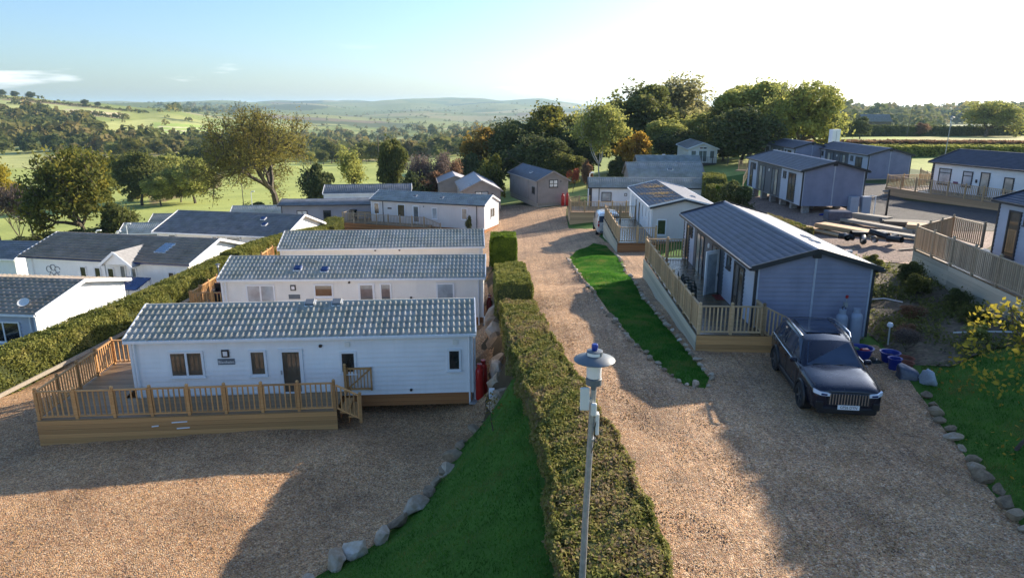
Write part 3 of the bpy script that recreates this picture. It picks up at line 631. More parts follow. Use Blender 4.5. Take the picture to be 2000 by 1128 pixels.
def boards(poly_lr, z0, z1, pitch, lip, org, du, dn, mb):
    """lap cladding on one wall: poly_lr(z) -> (u_left, u_right); org + u*du + z*Z, dn outward"""
    z = z0; org, du, dn = Vector(org), Vector(du), Vector(dn)
    while z < z1 - 1e-4:
        zt = min(z + pitch, z1); a0, a1 = poly_lr(z); b0, b1 = poly_lr(zt)
        if a1 - a0 > 0.02:
            P = lambda u, zz, o: org + du*u + Vector((0, 0, zz)) + dn*o
            mb.add([P(a0, z, lip), P(a1, z, lip), P(b1, zt, 0.002), P(b0, zt, 0.002), P(a0, z, 0), P(a1, z, 0)], [(0, 1, 2, 3), (4, 5, 1, 0)])
        z = zt
def roof_sheet(L, S, kind):
    """tile surface on a slope: x along the eave 0..L, y up the slope 0..S, z out of the slope"""
    pitch, row, amp, step = {'pantile': (.2, .34, .058, .03), 'concrete': (.32, .36, .030, .075), 'slate': (.34, .34, .010, .020), 'shingle': (.24, .25, .008, .018), 'ribbed': (.22, 50, .03, .0), 'flat': (50, 50, 0, 0)}[kind]
    cols = max(1, round(L/pitch)); ns = 6 if amp else 1; n = cols*ns + 1; x = np.linspace(0, L, n)
    ph = np.arange(n) % ns / ns
    wave = amp*np.clip(np.cos(2*np.pi*ph)*.75 + .45, 0, 1.2)**.7/1.14 if amp else np.zeros(n)
    if kind == 'ribbed': wave = amp*(np.abs(((np.arange(n) % ns) - ns/2)) < 1.6)
    rows = max(1, round(S/row)) if row < 40 else 1
    V = []; Fq = []; b = 0
    for r in range(rows):
        y0, y1 = S*r/rows, S*(r+1)/rows
        V.append(np.stack([x, np.full(n, y0), np.full(n, .0)], 1)); V.append(np.stack([x, np.full(n, y0), wave + step + .004], 1)); V.append(np.stack([x, np.full(n, y1), wave*0.85 + .004], 1))
        i = np.arange(n-1)
        for o in (0, n): Fq.append(np.stack([b+o+i, b+o+i+1, b+o+n+i+1, b+o+n+i], 1))
        b += 3*n
    return np.concatenate(V), np.concatenate(Fq)
def one_tile(pitch, row, amp, step):
    ns = 7; x = np.linspace(0, pitch, ns); ph = np.linspace(0, 1, ns); w = amp*np.clip(np.cos(2*np.pi*ph)*.75 + .45, 0, 1.2)**.7/1.14
    V = np.concatenate([np.stack([x, 0*x, 0*x], 1), np.stack([x, 0*x, w+step+.004], 1), np.stack([x, 0*x+row, w*.85+.004], 1)])
    i = np.arange(ns-1); Fq = np.concatenate([np.stack([o+i, o+i+1, o+ns+i+1, o+ns+i], 1) for o in (0, ns)])
    return V, Fq

class Building:
    """local frame: x along the ridge 0..L, y across 0..W, z = world z above the floor datum"""
    def __init__(s, name, label, cat, org, rz, L, W, z0, ze, rise, wall='white_clad', trim='white_paint', roof='pantile', tile='tile_grey', zg=None, over=.16, gov=.14, pitch=.18, lip=.034, skirt=None, ridge=None, gutter=None, single_tiles=0, walls=None, group=None):
        s.L, s.W, s.z0, s.ze, s.rise, s.wallm, s.trim = L, W, z0, ze, rise, wall, trim
        s.root = empty(name, (org[0], org[1], 0), rz, label, cat, group); r = s.root
        hw = W/2; full = lambda z: (0.0, W)
        zt = lambda u: ze + rise*(1 - abs(u - hw)/hw)
        def gab(z):
            if z <= ze: return (0.0, W)
            k = min(1, (z - ze)/rise); return (hw*k, W - hw*k)
        walls = walls or {}
        s.frames = {'S': ((0, 0, 0), (1, 0, 0), (0, -1, 0), L), 'N': ((L, W, 0), (-1, 0, 0), (0, 1, 0), L), 'W': ((0, W, 0), (0, -1, 0), (-1, 0, 0), W), 'E': ((L, 0, 0), (0, 1, 0), (1, 0, 0), W)}
        for k in 'SNWE':
            o, du, dn, ln = s.frames[k]; mb = MB()
            boards((lambda z, ln=ln: (0.0, ln)) if k in 'SN' else gab, z0, ze if k in 'SN' else ze + rise, pitch, lip, o, du, dn, mb)
            me_ = bpy.data.meshes.new('wall'); me_.from_pydata(mb.v, [], mb.f); me_.materials.append(M[walls.get(k, wall)]); link('wall', me_, r)
        # corner trims
        for (x, y) in ((0, 0), (L, 0), (0, W), (L, W)):
            MB().box(x-.045, x+.045, y-.045, y+.045, z0-.01, ze-.01).build('corner_trim', M[trim], r)
        # skirting
        if zg is not None:
            sm = skirt or 'skirt_wood'
            nb = max(1, round((z0 - zg)/.16)); hb = (z0 - zg)/nb
            for i in range(nb):
                zc = zg + hb*(i+.5)
                piece('skirting_board', sm, r, (L/2, 0.03, zc), (L-.02, .03, hb-.008)); piece('skirting_board', sm, r, (L/2, W-.03, zc), (L-.02, .03, hb-.008))
                piece('skirting_board', sm, r, (.03, W/2, zc), (.03, W-.14, hb-.008)); piece('skirting_board', sm, r, (L-.03, W/2, zc), (.03, W-.14, hb-.008))
        # roof
        sl = math.hypot(hw, rise); ang = math.atan2(rise, hw); s.ang = ang; s.over, s.gov = over, gov
        S = (hw + over)/math.cos(ang); ez = ze - over*math.tan(ang) + .05; s.ez = ez; s.S = S
        for side in (0, 1):
            if side == 0: mtx = Matrix.Translation((-gov, -over, ez)) @ Matrix.Rotation(ang, 4, 'X')
            else: mtx = Matrix.Translation((L+gov, W+over, ez)) @ Matrix.Rotation(math.pi, 4, 'Z') @ Matrix.Rotation(ang, 4, 'X')
            mb = MB().box(0, L+2*gov, 0, S, -.05, 0.0, mtx); rf = mb.build('roof', M[trim if roof != 'flat' else tile], r)
            if single_tiles and side == 0:
                tp = (L + 2*gov)/round((L + 2*gov)/.2); nr = round(S/.34); rw = S/nr; V, Fq = one_tile(tp, rw, .058, .03)
                tm = np_mesh('tile', V, Fq, M[tile], True); cnt = 0; Vs = []; Fs = []; nc = round((L + 2*gov)/tp)
                q = mtx.to_quaternion().to_euler()
                for i in range(nr):
                    for j in range(nc):
                        if cnt < single_tiles:
                            p = mtx @ Vector((j*tp, i*rw, 0.001*random.random()))
                            link('tile', tm, rf, p, q); cnt += 1
                        else:
                            Fs.append(Fq + len(Vs)*len(V)); Vs.append(np.array([mtx @ Vector((a+j*tp, b_+i*rw, c_)) for a, b_, c_ in V]))
                if Vs: tag(link('tiles_near_ridge', np_mesh('tiles', np.concatenate(Vs), np.concatenate(Fs), M[tile], True), rf), kind='stuff')
            else:
                V, Fq = roof_sheet(L + 2*gov, S, roof); Mx = np.array(mtx)
                V = V @ Mx[:3, :3].T + Mx[:3, 3]
                me_ = np_mesh('roof_tiles', V, Fq, M[tile], roof == 'pantile'); link('roof_tiles', me_, rf)
        rz_ = ze + rise + .075
        mb = MB(); mb.tube([(-gov, hw, rz_-.03), (L+gov, hw, rz_-.03)], .075 if roof != 'flat' else .04, 10); mb.build('ridge_cap', M[ridge or tile], r, smooth=True)
        for x0 in (-gov-.03, L+gov-.01):                       # barge boards
            for sg in (0, 1):
                a = Vector((x0+.02, -over if sg == 0 else W+over, ez+.0)); b_ = Vector((x0+.02, hw, ez + S*math.sin(ang)))
                MB().bar(a, b_, .045, .17).build('barge_board', M[trim], r)
        for y0 in (-over-.04, W+over+.04):                   # gutters
            mb = MB(); mb.bar((-gov, y0, ez-.03), (L+gov, y0, ez-.03), .09, .09); mb.build('gutter', M[gutter or trim], r)
            MB().box(-gov, L+gov, min(y0, 0 if y0 < 0 else W), max(y0, 0 if y0 < 0 else W), ez-.085, ez-.078).build('soffit', M[trim], r)
    def pt(s, wall, u, z, o=0.0):
        og, du, dn, ln = s.frames[wall]; return Vector(og) + Vector(du)*u + Vector((0, 0, z)) + Vector(dn)*o
    def rect(s, mb, wall, u0, u1, z0, z1, o0, o1):
        P = [s.pt(wall, u, z, o) for o in (o0, o1) for (u, z) in ((u0, z0), (u1, z0), (u1, z1), (u0, z1))]
        mb.add(P, [(3, 2, 1, 0), (4, 5, 6, 7), (0, 1, 5, 4), (1, 2, 6, 5), (2, 3, 7, 6), (3, 0, 4, 7)])
    def window(s, wall, u0, u1, z0, z1, lights=1, transom=None, frame=None, glass='glass_dark', name='window', fw=.075, handle=False, label=None, glasses=None):
        mb = MB(); fm = M[frame or s.trim]
        s.rect(mb, wall, u0, u1, z0, z0+fw, 0, .07); s.rect(mb, wall, u0, u1, z1-fw, z1, 0, .07)
        s.rect(mb, wall, u0, u0+fw, z0+fw, z1-fw, 0, .07); s.rect(mb, wall, u1-fw, u1, z0+fw, z1-fw, 0, .07)
        wl = (u1 - u0 - 2*fw)/lights
        for i in range(1, lights): c = u0 + fw + wl*i; s.rect(mb, wall, c-fw*.5, c+fw*.5, z0+fw, z1-fw, 0, .066)
        if transom: s.rect(mb, wall, u0+fw, u1-fw, transom-.03, transom+.03, 0, .064)
        o = mb.build(name, fm, s.root)
        if label: o['label'] = label
        for i in range(lights):
            pm = MB(); a = u0 + fw + wl*i; s.rect(pm, wall, a, a+wl, z0+fw, z1-fw, .036, .044)
            pm.build('pane', M[(glasses or [glass]*lights)[i]], o)
        if name == 'window': sb = MB(); s.rect(sb, wall, u0-.03, u1+.03, z0-.04, z0, 0, .10); sb.build('sill', fm, o)
        if handle: hb = MB(); s.rect(hb, wall, u0+fw*.3, u0+fw*.7, (z0+z1)/2-.08, (z0+z1)/2+.08, .07, .095); hb.build('handle', M['galv'], o)
        return o
    def panel(s, wall, u0, u1, z0, z1, mat, name='cladding_panel', o0=.0, o1=.036, parent=None):
        mb = MB(); s.rect(mb, wall, u0, u1, z0, z1, o0, o1); return mb.build(name, M[mat], parent or s.root)
    def post_trim(s, wall, u, w, z0, z1, mat): return s.panel(wall, u-w/2, u+w/2, z0, z1, mat, 'cover_strip', 0, .04)
    def downpipe(s, wall, u, z1=None, z0=None, mat=None):
        p = [s.pt(wall, u, (z1 or s.ez-.05), .10), s.pt(wall, u, z0 if z0 is not None else s.z0-.35, .10)]
        return MB().tube(p, .035, 8).build('downpipe', M[mat or s.trim], s.root)
    def wall_light(s, wall, u, z, lit=True):
        mb = MB(); s.rect(mb, wall, u-.13, u+.13, z-.14, z+.14, 0, .07); o = mb.build('wall_light', M['black_plastic'], s.root)
        mb = MB(); s.rect(mb, wall, u-.075, u+.075, z-.085, z+.085, .07, .078); mb.build('diffuser', M['lamp_white'], o)
    def vent(s, wall, u, z, r=.06):
        p = s.pt(wall, u, z, 0); q = s.pt(wall, u, z, .07); MB().tube([p, q], r, 12).build('flue', M['black_plastic'], s.root)
    def roof_vent(s, x, t, side=0, mat='lamp_grey', size=(.34, .34, .12)):
        """skylight / vent box at x along the roof, t up the slope (0..1)"""
        y = -s.over + t*(s.W/2 + s.over); z = s.ez + t*s.S*math.sin(s.ang) + .04
        if side: y = s.W - y
        mb = MB(); a = s.ang if side == 0 else -s.ang
        mt = Matrix.Translation((x, y, z)) @ Matrix.Rotation(a, 4, 'X'); mb.box(-size[0]/2, size[0]/2, -size[1]/2, size[1]/2, -.03, size[2], mt)
        o = mb.build('roof_vent', M[mat], s.root, bevel=.02)
        mb = MB().box(-size[0]/2-.04, size[0]/2+.04, -size[1]/2-.04, size[1]/2+.04, -.02, .03, mt); mb.build('flashing', M['white_paint'], o)
        return o
def text_mesh(txt, size, mat, name='lettering', ext=.002):
    cu = bpy.data.curves.new(name, 'FONT'); cu.body = txt; cu.size = size; cu.extrude = ext; cu.align_x = 'CENTER'; cu.align_y = 'CENTER'
    o = bpy.data.objects.new(name, cu); col.objects.link(o); dg = bpy.context.evaluated_depsgraph_get(); dg.update()
    me_ = bpy.data.meshes.new_from_object(o.evaluated_get(dg)); col.objects.unlink(o); bpy.data.objects.remove(o); me_.materials.clear(); me_.materials.append(M[mat]); me_.name = name; return me_

random.seed(3)
def off(p, rz, x, y): return (p[0] + x*math.cos(rz) - y*math.sin(rz), p[1] + x*math.sin(rz) + y*math.cos(rz))

# C1: the nearest chalet on the lower pad
A1 = R(4.0)
b1 = Building('park_home', 'pale blue-grey holiday chalet nearest the camera with name plaque and brown skirting', 'chalet', (-13.38, 22.62), A1, 11.95, 3.75, -2.15, 0.15, .66, wall='blue_clad', roof='pantile', tile='tile_grey', zg=-2.62, single_tiles=300, ridge='tile_grey')
zf = -2.15
b1.window('S', 1.25, 2.45, -1.28, -.30, 2, glasses=['glass_brown_reflection', 'glass_brown_reflection']); b1.window('S', 4.02, 4.62, -1.30, -.32, 1, glass='glass_brown_reflection')
b1.window('S', 5.06, 5.90, -2.06, -.30, 1, glass='glass_brown_reflection', name='door', fw=.12, handle=True, label='white framed glazed front door')
b1.window('S', 7.2, 7.78, -1.3, -.45, 1); b1.window('S', 11.05, 11.55, -1.3, -.45, 1)
b1.wall_light('S', 3.22, -.42); b1.vent('S', 6.55, -.22); b1.vent('S', 9.7, -2.0, .05)
for q in (7.5, 11.35): b1.panel('S', q-.09, q+.09, -.28, -.10, 'cream_clad', 'sensor', 0, .06)
pl = b1.panel('S', 2.93, 3.52, -.84, -.62, 'lamp_grey', 'name_plaque', 0, .045); pl['label'] = 'dark plaque with the chalet name'
link('lettering', text_mesh('Blenheim', .15, 'lamp_white'), pl, b1.pt('S', 3.225, -.745, .047), (math.pi/2, 0, 0))
b1.downpipe('S', .16, z0=-2.4); b1.downpipe('S', 11.85, z0=-2.6); b1.downpipe('E', .12, z0=-2.6)
b1.roof_vent(5.9, .93); b1.roof_vent(6.9, .93)
# C2
A2_ = R(1.8)
b2 = Building('park_home', 'cream chalet in the middle of the three tiled chalets with two dark roof vents', 'chalet', (-14.2, 32.35), A2_, 12.75, 3.75, -2.15, -.1, .66, wall='cream_clad', roof='pantile', tile='tile_grey', zg=-2.62)
b2.window('S', 1.15, 2.55, -1.5, -.38, 2, glass='glass_pale'); b2.window('S', 4.45, 5.4, -1.05, -.38, 1, glass='glass_brown_reflection')
b2.window('S', 6.62, 7.42, -2.05, -.35, 1, glass='glass_grey', name='door', fw=.1); b2.window('S', 7.68, 8.25, -1.6, -.35, 1, glass='glass_grey'); b2.window('S', 10.45, 11.35, -1.4, -.36, 1, glass='glass_pale')
b2.wall_light('S', 3.45, -.55); b2.panel('S', 3.2, 3.75, -1.12, -.9, 'lamp_grey', 'name_plaque', 0, .045); b2.vent('S', 6.2, -.3); b2.vent('S', 9.2, -1.1)
b2.downpipe('S', .2); b2.downpipe('S', 12.55, z0=-2.6); b2.roof_vent(3.55, .42, mat='solar'); b2.roof_vent(4.9, .36, mat='solar')
# C3
A3 = R(4.0)
b3 = Building('park_home', 'cream chalet farthest of the three tiled chalets, with white barge boards', 'chalet', (-13.85, 40.1), A3, 12.05, 3.75, -2.2, -.18, .66, wall='cream_clad', roof='pantile', tile='tile_grey', zg=-2.68)
b3.window('S', 4.65, 5.35, -1.3, -.55, 1, glass='glass_cream'); b3.window('S', 5.6, 6.6, -1.3, -.62, 1, glass='glass_cream'); b3.window('S', 7.6, 8.2, -1.4, -.7, 1, glass='glass_grey'); b3.window('S', 10.9, 11.5, -1.3, -.62, 1, glass='glass_grey')
b3.vent('S', 5.6, -.33); b3.vent('S', 7.05, -.33); b3.downpipe('S', 11.9)
# C4 beyond the pad, end wall to the sun
A4 = math.atan2(65.35-69.75, -2.6+14.45)
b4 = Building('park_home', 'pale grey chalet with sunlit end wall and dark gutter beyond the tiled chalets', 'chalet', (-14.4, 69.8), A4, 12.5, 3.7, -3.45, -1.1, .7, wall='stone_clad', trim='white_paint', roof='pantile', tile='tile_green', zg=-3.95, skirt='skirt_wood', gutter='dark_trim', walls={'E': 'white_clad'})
b4.window('S', .3, .95, -2.55, -1.35, 1, glass='glass_dark'); b4.window('S', 3.0, 3.9, -2.65, -1.4, 1, glass='glass_brown_reflection'); b4.window('S', 4.75, 5.5, -3.2, -1.45, 1, glass='glass_grey', name='door', fw=.12)
b4.window('S', 6.9, 7.5, -2.7, -1.55, 1, glass='glass_pale'); b4.window('S', 10.1, 10.75, -2.6, -1.45, 1, glass='glass_cream'); b4.window('E', 1.5, 2.6, -2.55, -1.55, 2, glass='glass_dark', frame='white_paint')
b4.post_trim('S', 1.35, .09, -3.4, -1.15, 'dark_trim'); b4.downpipe('S', 11.75, mat='dark_trim'); b4.panel('S', 1.9, 2.35, -1.95, -1.8, 'dark_trim', 'name_plaque', 0, .045); b4.roof_vent(4.6, .55); b4.roof_vent(7.6, .5); b4.vent('S', 6.0, -1.5, .05)
# C5 low dark cabin and the roof behind it
b5 = Building('flat_cabin', 'low grey cabin with shallow dark roof and pale double window', 'cabin', (-23.9, 70.6), R(5), 9.7, 4.2, -4.4, -1.75, .28, wall='grey_flat', trim='dark_trim', roof='flat', tile='tile_slate', zg=-5.2, skirt='timber_dark', over=.4, gov=.35)
b5.window('S', 1.5, 2.6, -3.7, -2.35, 2, glass='glass_pale', frame='dark_trim'); b5.window('S', 4.2, 5.0, -4.2, -2.35, 1, glass='glass_dark', frame='dark_trim', name='door'); b5.window('S', 7.0, 7.7, -3.2, -2.3, 1, frame='dark_trim')
b5b = Building('park_home', 'chalet roof with white dormer edge peeping over the low grey cabin', 'chalet', (-22.0, 80.0), R(7), 10, 4.2, -4.6, -1.75, .75, wall='white_clad', trim='white_paint', roof='ribbed', tile='tile_slate', zg=-5.6)
# C6
A6 = math.atan2(53.0-55.2, -18.9+29.2)
b6 = Building('park_home', 'long white bungalow with dark slate roof behind the left hedge', 'chalet', (-29.1, 55.35), A6, 11.3, 6.4, -4.2, -1.78, 1.15, wall='white_clad', roof='slate', tile='tile_slate', zg=-4.85, skirt='concrete', over=.3, gov=.3, walls={'S': 'cream_clad'})
b6.window('S', 1.0, 1.7, -3.1, -2.0, 1, glass='glass_grey'); b6.window('S', 2.8, 3.2, -2.9, -2.2, 1, glass='glass_grey'); b6.window('S', 5.0, 5.5, -3.3, -2.0, 1, glass='glass_grey'); b6.window('S', 6.3, 7.6, -3.4, -2.0, 1, glass='glass_grey'); b6.window('S', 8.6, 10.0, -3.4, -2.1, 2, glass='glass_pale'); b6.vent('S', 4.1, -2.5)
b6.roof_vent(8.3, .75, mat='solar'); b6.roof_vent(8.9, .5, mat='solar')
# C7 with gabled porch
A7 = math.atan2(41.45-43.95, -20.5+32.3)
b7 = Building('park_home', 'white bungalow with gabled porch and brown tiled roof behind the left hedge', 'chalet', (-32.1, 44.15), A7, 12.1, 6.0, -3.7, -1.4, .92, wall='white_clad', roof='concrete', tile='tile_brown', zg=-4.25, skirt='concrete', over=.3, gov=.3, gutter='solar')
for q in (4.05, 5.15, 6.15): b7.window('S', q, q+.52, -3.4, -1.95, 1, frame='white_paint', glass='glass_dark')
b7.window('S', 7.1, 7.55, -3.5, -1.75, 1, glass='glass_grey', name='door'); b7.window('S', 7.75, 8.35, -3.4, -1.85, 1, glass='glass_grey'); b7.window('S', 10.6, 11.1, -2.7, -2.0, 1)
b7.downpipe('S', .45)
pm = MB().prism([(6.55, -.75, -1.55), (8.55, -.75, -1.55), (7.55, -.75, -.82)], (0, 0, 0), (0, .06, 0)); pg = pm.build('porch_gable', M['white_clad'], b7.root)
for sg in (-1, 1):
    a = Vector((7.55 + sg*1.18, -.85, -1.62)); t_ = Vector((7.55, -.85, -.72)); mb = MB()
    mb.add([a, t_, (7.55, 2.1, -.72), (7.55+sg*1.18, -.15, -1.62), a-Vector((0, 0, .05)), t_-Vector((0, 0, .05)), (7.55, 2.1, -.77), (7.55+sg*1.18, -.15, -1.67)], [(0, 1, 2, 3), (7, 6, 5, 4), (0, 4, 5, 1), (1, 5, 6, 2), (2, 6, 7, 3), (3, 7, 4, 0)])
    mb.build('porch_roof', M['concrete' if sg > 0 else 'tile_brown'], b7.root)
    MB().bar((7.55+sg*1.2, -.9, -1.66), (7.55, -.9, -.76), .05, .16).build('porch_barge_board', M['white_paint'], b7.root)
    MB().box(7.55+sg*.95-.05, 7.55+sg*.95+.05, -.75, -.65, -3.7, -1.6).build('porch_post', M['white_paint'], b7.root)
sk = b7.roof_vent(9.4, .55, mat='sky_glass', size=(.75, 1.2, .06))
# wall ornament of curled iron
mb = MB()
for k in range(3):
    cx, cz = 2.0 + (k-1)*.33, -2.15 - .12*abs(k-1)
    mb.tube([(cx + .2*math.cos(a), -.05, cz + .2*math.sin(a)) for a in np.linspace(0, 5.6, 14)], .02, 5)
for k in range(2): mb.tube([(2.0 + (k-.5)*.4 + .16*math.cos(a), -.05, -2.72 + .22*math.sin(a)) for a in np.linspace(0, 6.2, 14)], .02, 5)
mb.build('wall_ornament', M['lamp_grey'], b7.root)
# blue-roofed lean-to and garden parasol-like canopy by C7
cn = empty('garden_canopy', (-23.2, 40.2, -4.0), A7, 'small dark blue pitched canopy in front of the bungalow with porch', 'canopy')
mb = MB().add([(-.9, -.7, 1.5), (.9, -.7, 1.5), (.9, .7, 1.9), (-.9, .7, 1.9), (-.9, -.7, 1.44), (.9, -.7, 1.44), (.9, .7, 1.84), (-.9, .7, 1.84)], [(0, 1, 2, 3), (7, 6, 5, 4), (0, 4, 5, 1), (1, 5, 6, 2), (2, 6, 7, 3), (3, 7, 4, 0)]); mb.build('canopy_roof', M['solar'], cn)
for (x, y) in ((-.85, -.65), (.85, -.65), (-.85, .65), (.85, .65)): MB().box(x-.04, x+.04, y-.04, y+.04, 0, 1.5 if y < 0 else 1.86).build('leg', M['white_paint'], cn)
# C8 lower left
A8 = R(-6.0)
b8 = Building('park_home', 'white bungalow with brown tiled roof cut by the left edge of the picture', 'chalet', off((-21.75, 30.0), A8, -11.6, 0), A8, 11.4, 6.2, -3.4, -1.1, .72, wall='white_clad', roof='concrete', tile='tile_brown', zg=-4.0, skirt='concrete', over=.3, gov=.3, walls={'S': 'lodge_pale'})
for q in (.6, 2.0, 3.4, 4.8): b8.window('E', q, q+.95, -2.9, -1.9, 1, glass='glass_pale')
b8.window('S', 8.9, 10.6, -2.6, -1.55, 2, glass='glass_dark'); b8.downpipe('S', 11.2, mat='white_paint')
mb = MB().lathe([(.01, 0), (.12, .012), (.22, .05), (.25, .08), (.235, .075), (.12, .03)], 16); ds = mb.build('satellite_dish', M['antenna_white'], b8.root, (10.7, .3, -.75), (R(35), 0, R(20)), smooth=True)
# C9 roof at far left + small roofs beyond
b9 = Building('park_home', 'grey ribbed roof of a chalet cut by the left picture edge', 'chalet', (-49.2, 50.6), R(-6), 12.5, 5, -5.2, -2.75, .7, wall='white_clad', roof='slate', tile='tile_slate', zg=-6, over=.3, gov=.3); b9.roof_vent(10.2, .4, mat='solar')
for (px, py, rz, L_, lab) in ((-42.5, 73, 6, 7.5, 'low shed with pale corrugated roof left of the slate bungalow'), (-45, 84, 4, 6, 'far corrugated roof just above the slate bungalow, left end'), (-36.5, 88, 5, 7.5, 'far corrugated roof just above the slate bungalow, right end')):
    g = h(px, py)
    Building('shed', lab, 'shed', (px, py), R(rz), L_, 3.4, g+.2, g+2.3, .8, wall='grey_flat', roof='ribbed', tile='tile_grey', zg=g-.1, skirt='timber_dark')

# B1, B2: brown cabins at the end of the track
b10 = Building('timber_cabin', 'taupe cabin with pale metal roof and twin gable window behind the grey chalet', 'cabin', (-1.35, 77.7), R(98), 10.5, 4.2, -3.1, -1.05, 1.05, wall='brown_clad', trim='brown_clad', roof='flat', tile='grey_flat', zg=-4.1, skirt='timber_dark', over=.25, gov=.25)
b10.window('W', 1.35, 2.85, -2.1, -1.15, 2, frame='dark_trim', glass='glass_pale'); b10.vent('W', 3.3, -1.45, .08); b10.roof_vent(1.6, .5, side=1, size=(.3, .3, .06)); b10.window('S', .25, .5, -2.6, -1.4, 1, glass='glass_pale')
b10b = Building('timber_cabin', 'cabin with pale roof half hidden behind the taupe cabin', 'cabin', (-5.3, 90), R(98), 7, 4.2, -3.6, -1.5, .8, wall='brown_clad', trim='brown_clad', roof='flat', tile='grey_flat', zg=-4.8, skirt='timber_dark')
b11 = Building('timber_cabin', 'brown cabin with dark blue roof and small gable window at the track end', 'cabin', (6.35, 78.3), R(106), 11.5, 3.55, -2.5, .05, .95, wall='brown_clad', trim='brown_clad', roof='flat', tile='tile_dark', zg=-3.1, skirt='timber_grey', over=.25, gov=.25)
b11.window('W', 1.3, 2.35, -.75, .1, 2, transom=-.35, frame='dark_trim', glass='glass_pale'); b11.vent('W', 2.7, -.1, .07); b11.window('N', 9.4, 10.4, -1.6, -.8, 1, frame='dark_trim'); b11.post_trim('N', 11.35, .22, -2.5, 0, 'dark_trim'); b11.post_trim('N', 8.0, .08, -2.5, 0, 'brown_clad'); b11.roof_vent(5, .5, side=1, size=(.5, .3, .08))
# L3, L4, L5 behind the white lodge
b13 = Building('park_home', 'white chalet with ribbed roof and square dark-framed window behind the raised deck', 'chalet', (7.75, 68.5), R(-4), 11.9, 3.7, -1.85, .3, .72, wall='white_clad', trim='dark_trim', roof='ribbed', tile='tile_grey', zg=-2.5, skirt='timber_grey')
b13.window('S', 1.2, 2.2, -1.1, -.15, 1, frame='dark_trim', glass='glass_pale'); b13.wall_light('S', 3.6, -.4); b13.post_trim('S', .1, .3, -1.85, .25, 'dark_trim'); b13.window('S', 9.2, 9.8, -.9, -.2, 1, frame='dark_trim'); b13.downpipe('S', .95, mat='dark_trim'); b13.downpipe('S', 11.7, mat='dark_trim')
b14 = Building('timber_cabin', 'brown cabin with striped metal roof behind the white chalet', 'cabin', (13.9, 81.2), R(-1), 8.6, 4.6, -2.0, .2, 1.35, wall='brown_clad', trim='brown_clad', roof='ribbed', tile='tile_green', zg=-2.6, skirt='timber_dark', over=.3, gov=.25); b14.roof_vent(4.9, .5, size=(.6, .3, .1)); b14.post_trim('S', 2.6, .12, -2, .1, 'stone_clad'); b14.post_trim('S', 6.0, .12, -2, .1, 'stone_clad')
b15 = Building('timber_cabin', 'farther cabin with grey mossy roof just above the striped roof', 'cabin', (16.7, 90.6), R(-1), 8.0, 4.4, -1.4, .55, 1.2, wall='brown_clad', trim='brown_clad', roof='shingle', tile='tile_green', zg=-2.4, skirt='timber_dark', over=.3, gov=.25); b15.roof_vent(5.2, .4, size=(.5, .3, .1))
# L6
b16 = Building('park_home', 'white lodge with glazed gable front and balcony beneath the trees', 'lodge', (29.1, 98.7), R(84), 12, 3.9, .35, 2.35, .75, wall='cream_clad', trim='white_paint', roof='shingle', tile='tile_slate', zg=-.4, skirt='timber_dark', over=.25, gov=.4)
b16.window('W', 1.35, 2.55, .5, 2.1, 2, glass='glass_grey', name='door'); b16.window('W', .3, 1.05, .95, 2.1, 1, glass='glass_grey'); b16.window('W', 2.9, 3.6, .95, 2.1, 1, glass='glass_grey'); b16.window('W', 1.4, 2.5, 2.25, 2.6, 2, glass='glass_dark')
for q in (7.2, 8.6, 10.0, 11.0): b16.window('N', q, q+.4, 1.1, 1.8, 1, glass='glass_grey')

# grey twin-tone lodges
def lodge(name, label, org, rz, L_, W_, z0, ze, rise=.78, zg=None, open_door=False, tile='tile_dark', roof='shingle'):
    b = Building(name, label, 'lodge', org, rz, L_, W_, z0, ze, rise, wall='lodge_clad', trim='dark_trim', roof=roof, tile=tile, zg=zg, skirt='timber_grey', pitch=.16, over=.22, gov=.18, ridge='grey_flat', walls={'N': 'lodge_pale'})
    # gable cover strips and pale corner trims
    b.post_trim('W', W_/2, .07, z0, ze+rise-.1, 'lodge_pale'); b.post_trim('W', .05, .1, z0, ze, 'lodge_pale'); b.post_trim('W', W_-.05, .1, z0, ze, 'lodge_pale')
    # long side: pale, dark centre, pale (u runs from the far end towards the camera)
    u1, u2 = L_*.20, L_*.66
    b.panel('N', u1, u2, z0+.02, ze-.05, 'lodge_dark', 'dark_cladding', 0, .034)
    k = dict(frame='dark_trim')
    top = ze - .32
    b.window('N', L_*.055, L_*.115, z0+.12, top, 1, glass='glass_brown_reflection', **k); b.window('N', L_*.13, L_*.165, top-.5, top, 1, glass='glass_dark', **k)
    b.window('N', L_*.25, L_*.375, z0+.06, top, 2, glasses=['glass_cream', 'glass_grey'], name='door', **k)
    b.window('N', L_*.50, L_*.61, z0+.06, top, 2, glasses=['glass_grey', 'glass_dark' if open_door else 'glass_cream'], name='door', **k)
    b.window('N', L_*.70, L_*.745, top-.5, top, 1, glass='glass_grey', **k); b.window('N', L_*.79, L_*.90, z0+.12, top, 2, glass='glass_brown_reflection', **k)
    p = b.pt('N', L_*.445, top-.25, .03); q = b.pt('N', L_*.445, top-.25, .07); MB().tube([p, q], .11, 12).build('wall_light', M['lamp_white'], b.root)
    for x in (0.02, L_-.02):
        mb = MB().box(x-.12 if x < 1 else x-.1, x+.1 if x < 1 else x+.12, W_/2-.13, W_/2+.13, ze+rise-.22, ze+rise+.02); mb.build('ridge_block', M['dark_trim'], b.root)
    return b
bl1 = lodge('lodge', 'large grey lodge with timber deck and open white door behind the parked car', (12.28, 22.55), R(87.6), 11.9, 3.92, .3, 2.74, .56, zg=-.05, open_door=True, tile='tile_dark')
bl1.roof_vent(3.0, .5, side=0, size=(.4, .25, .05)); bl1.roof_vent(3.9, .5, side=0, size=(.4, .25, .05))
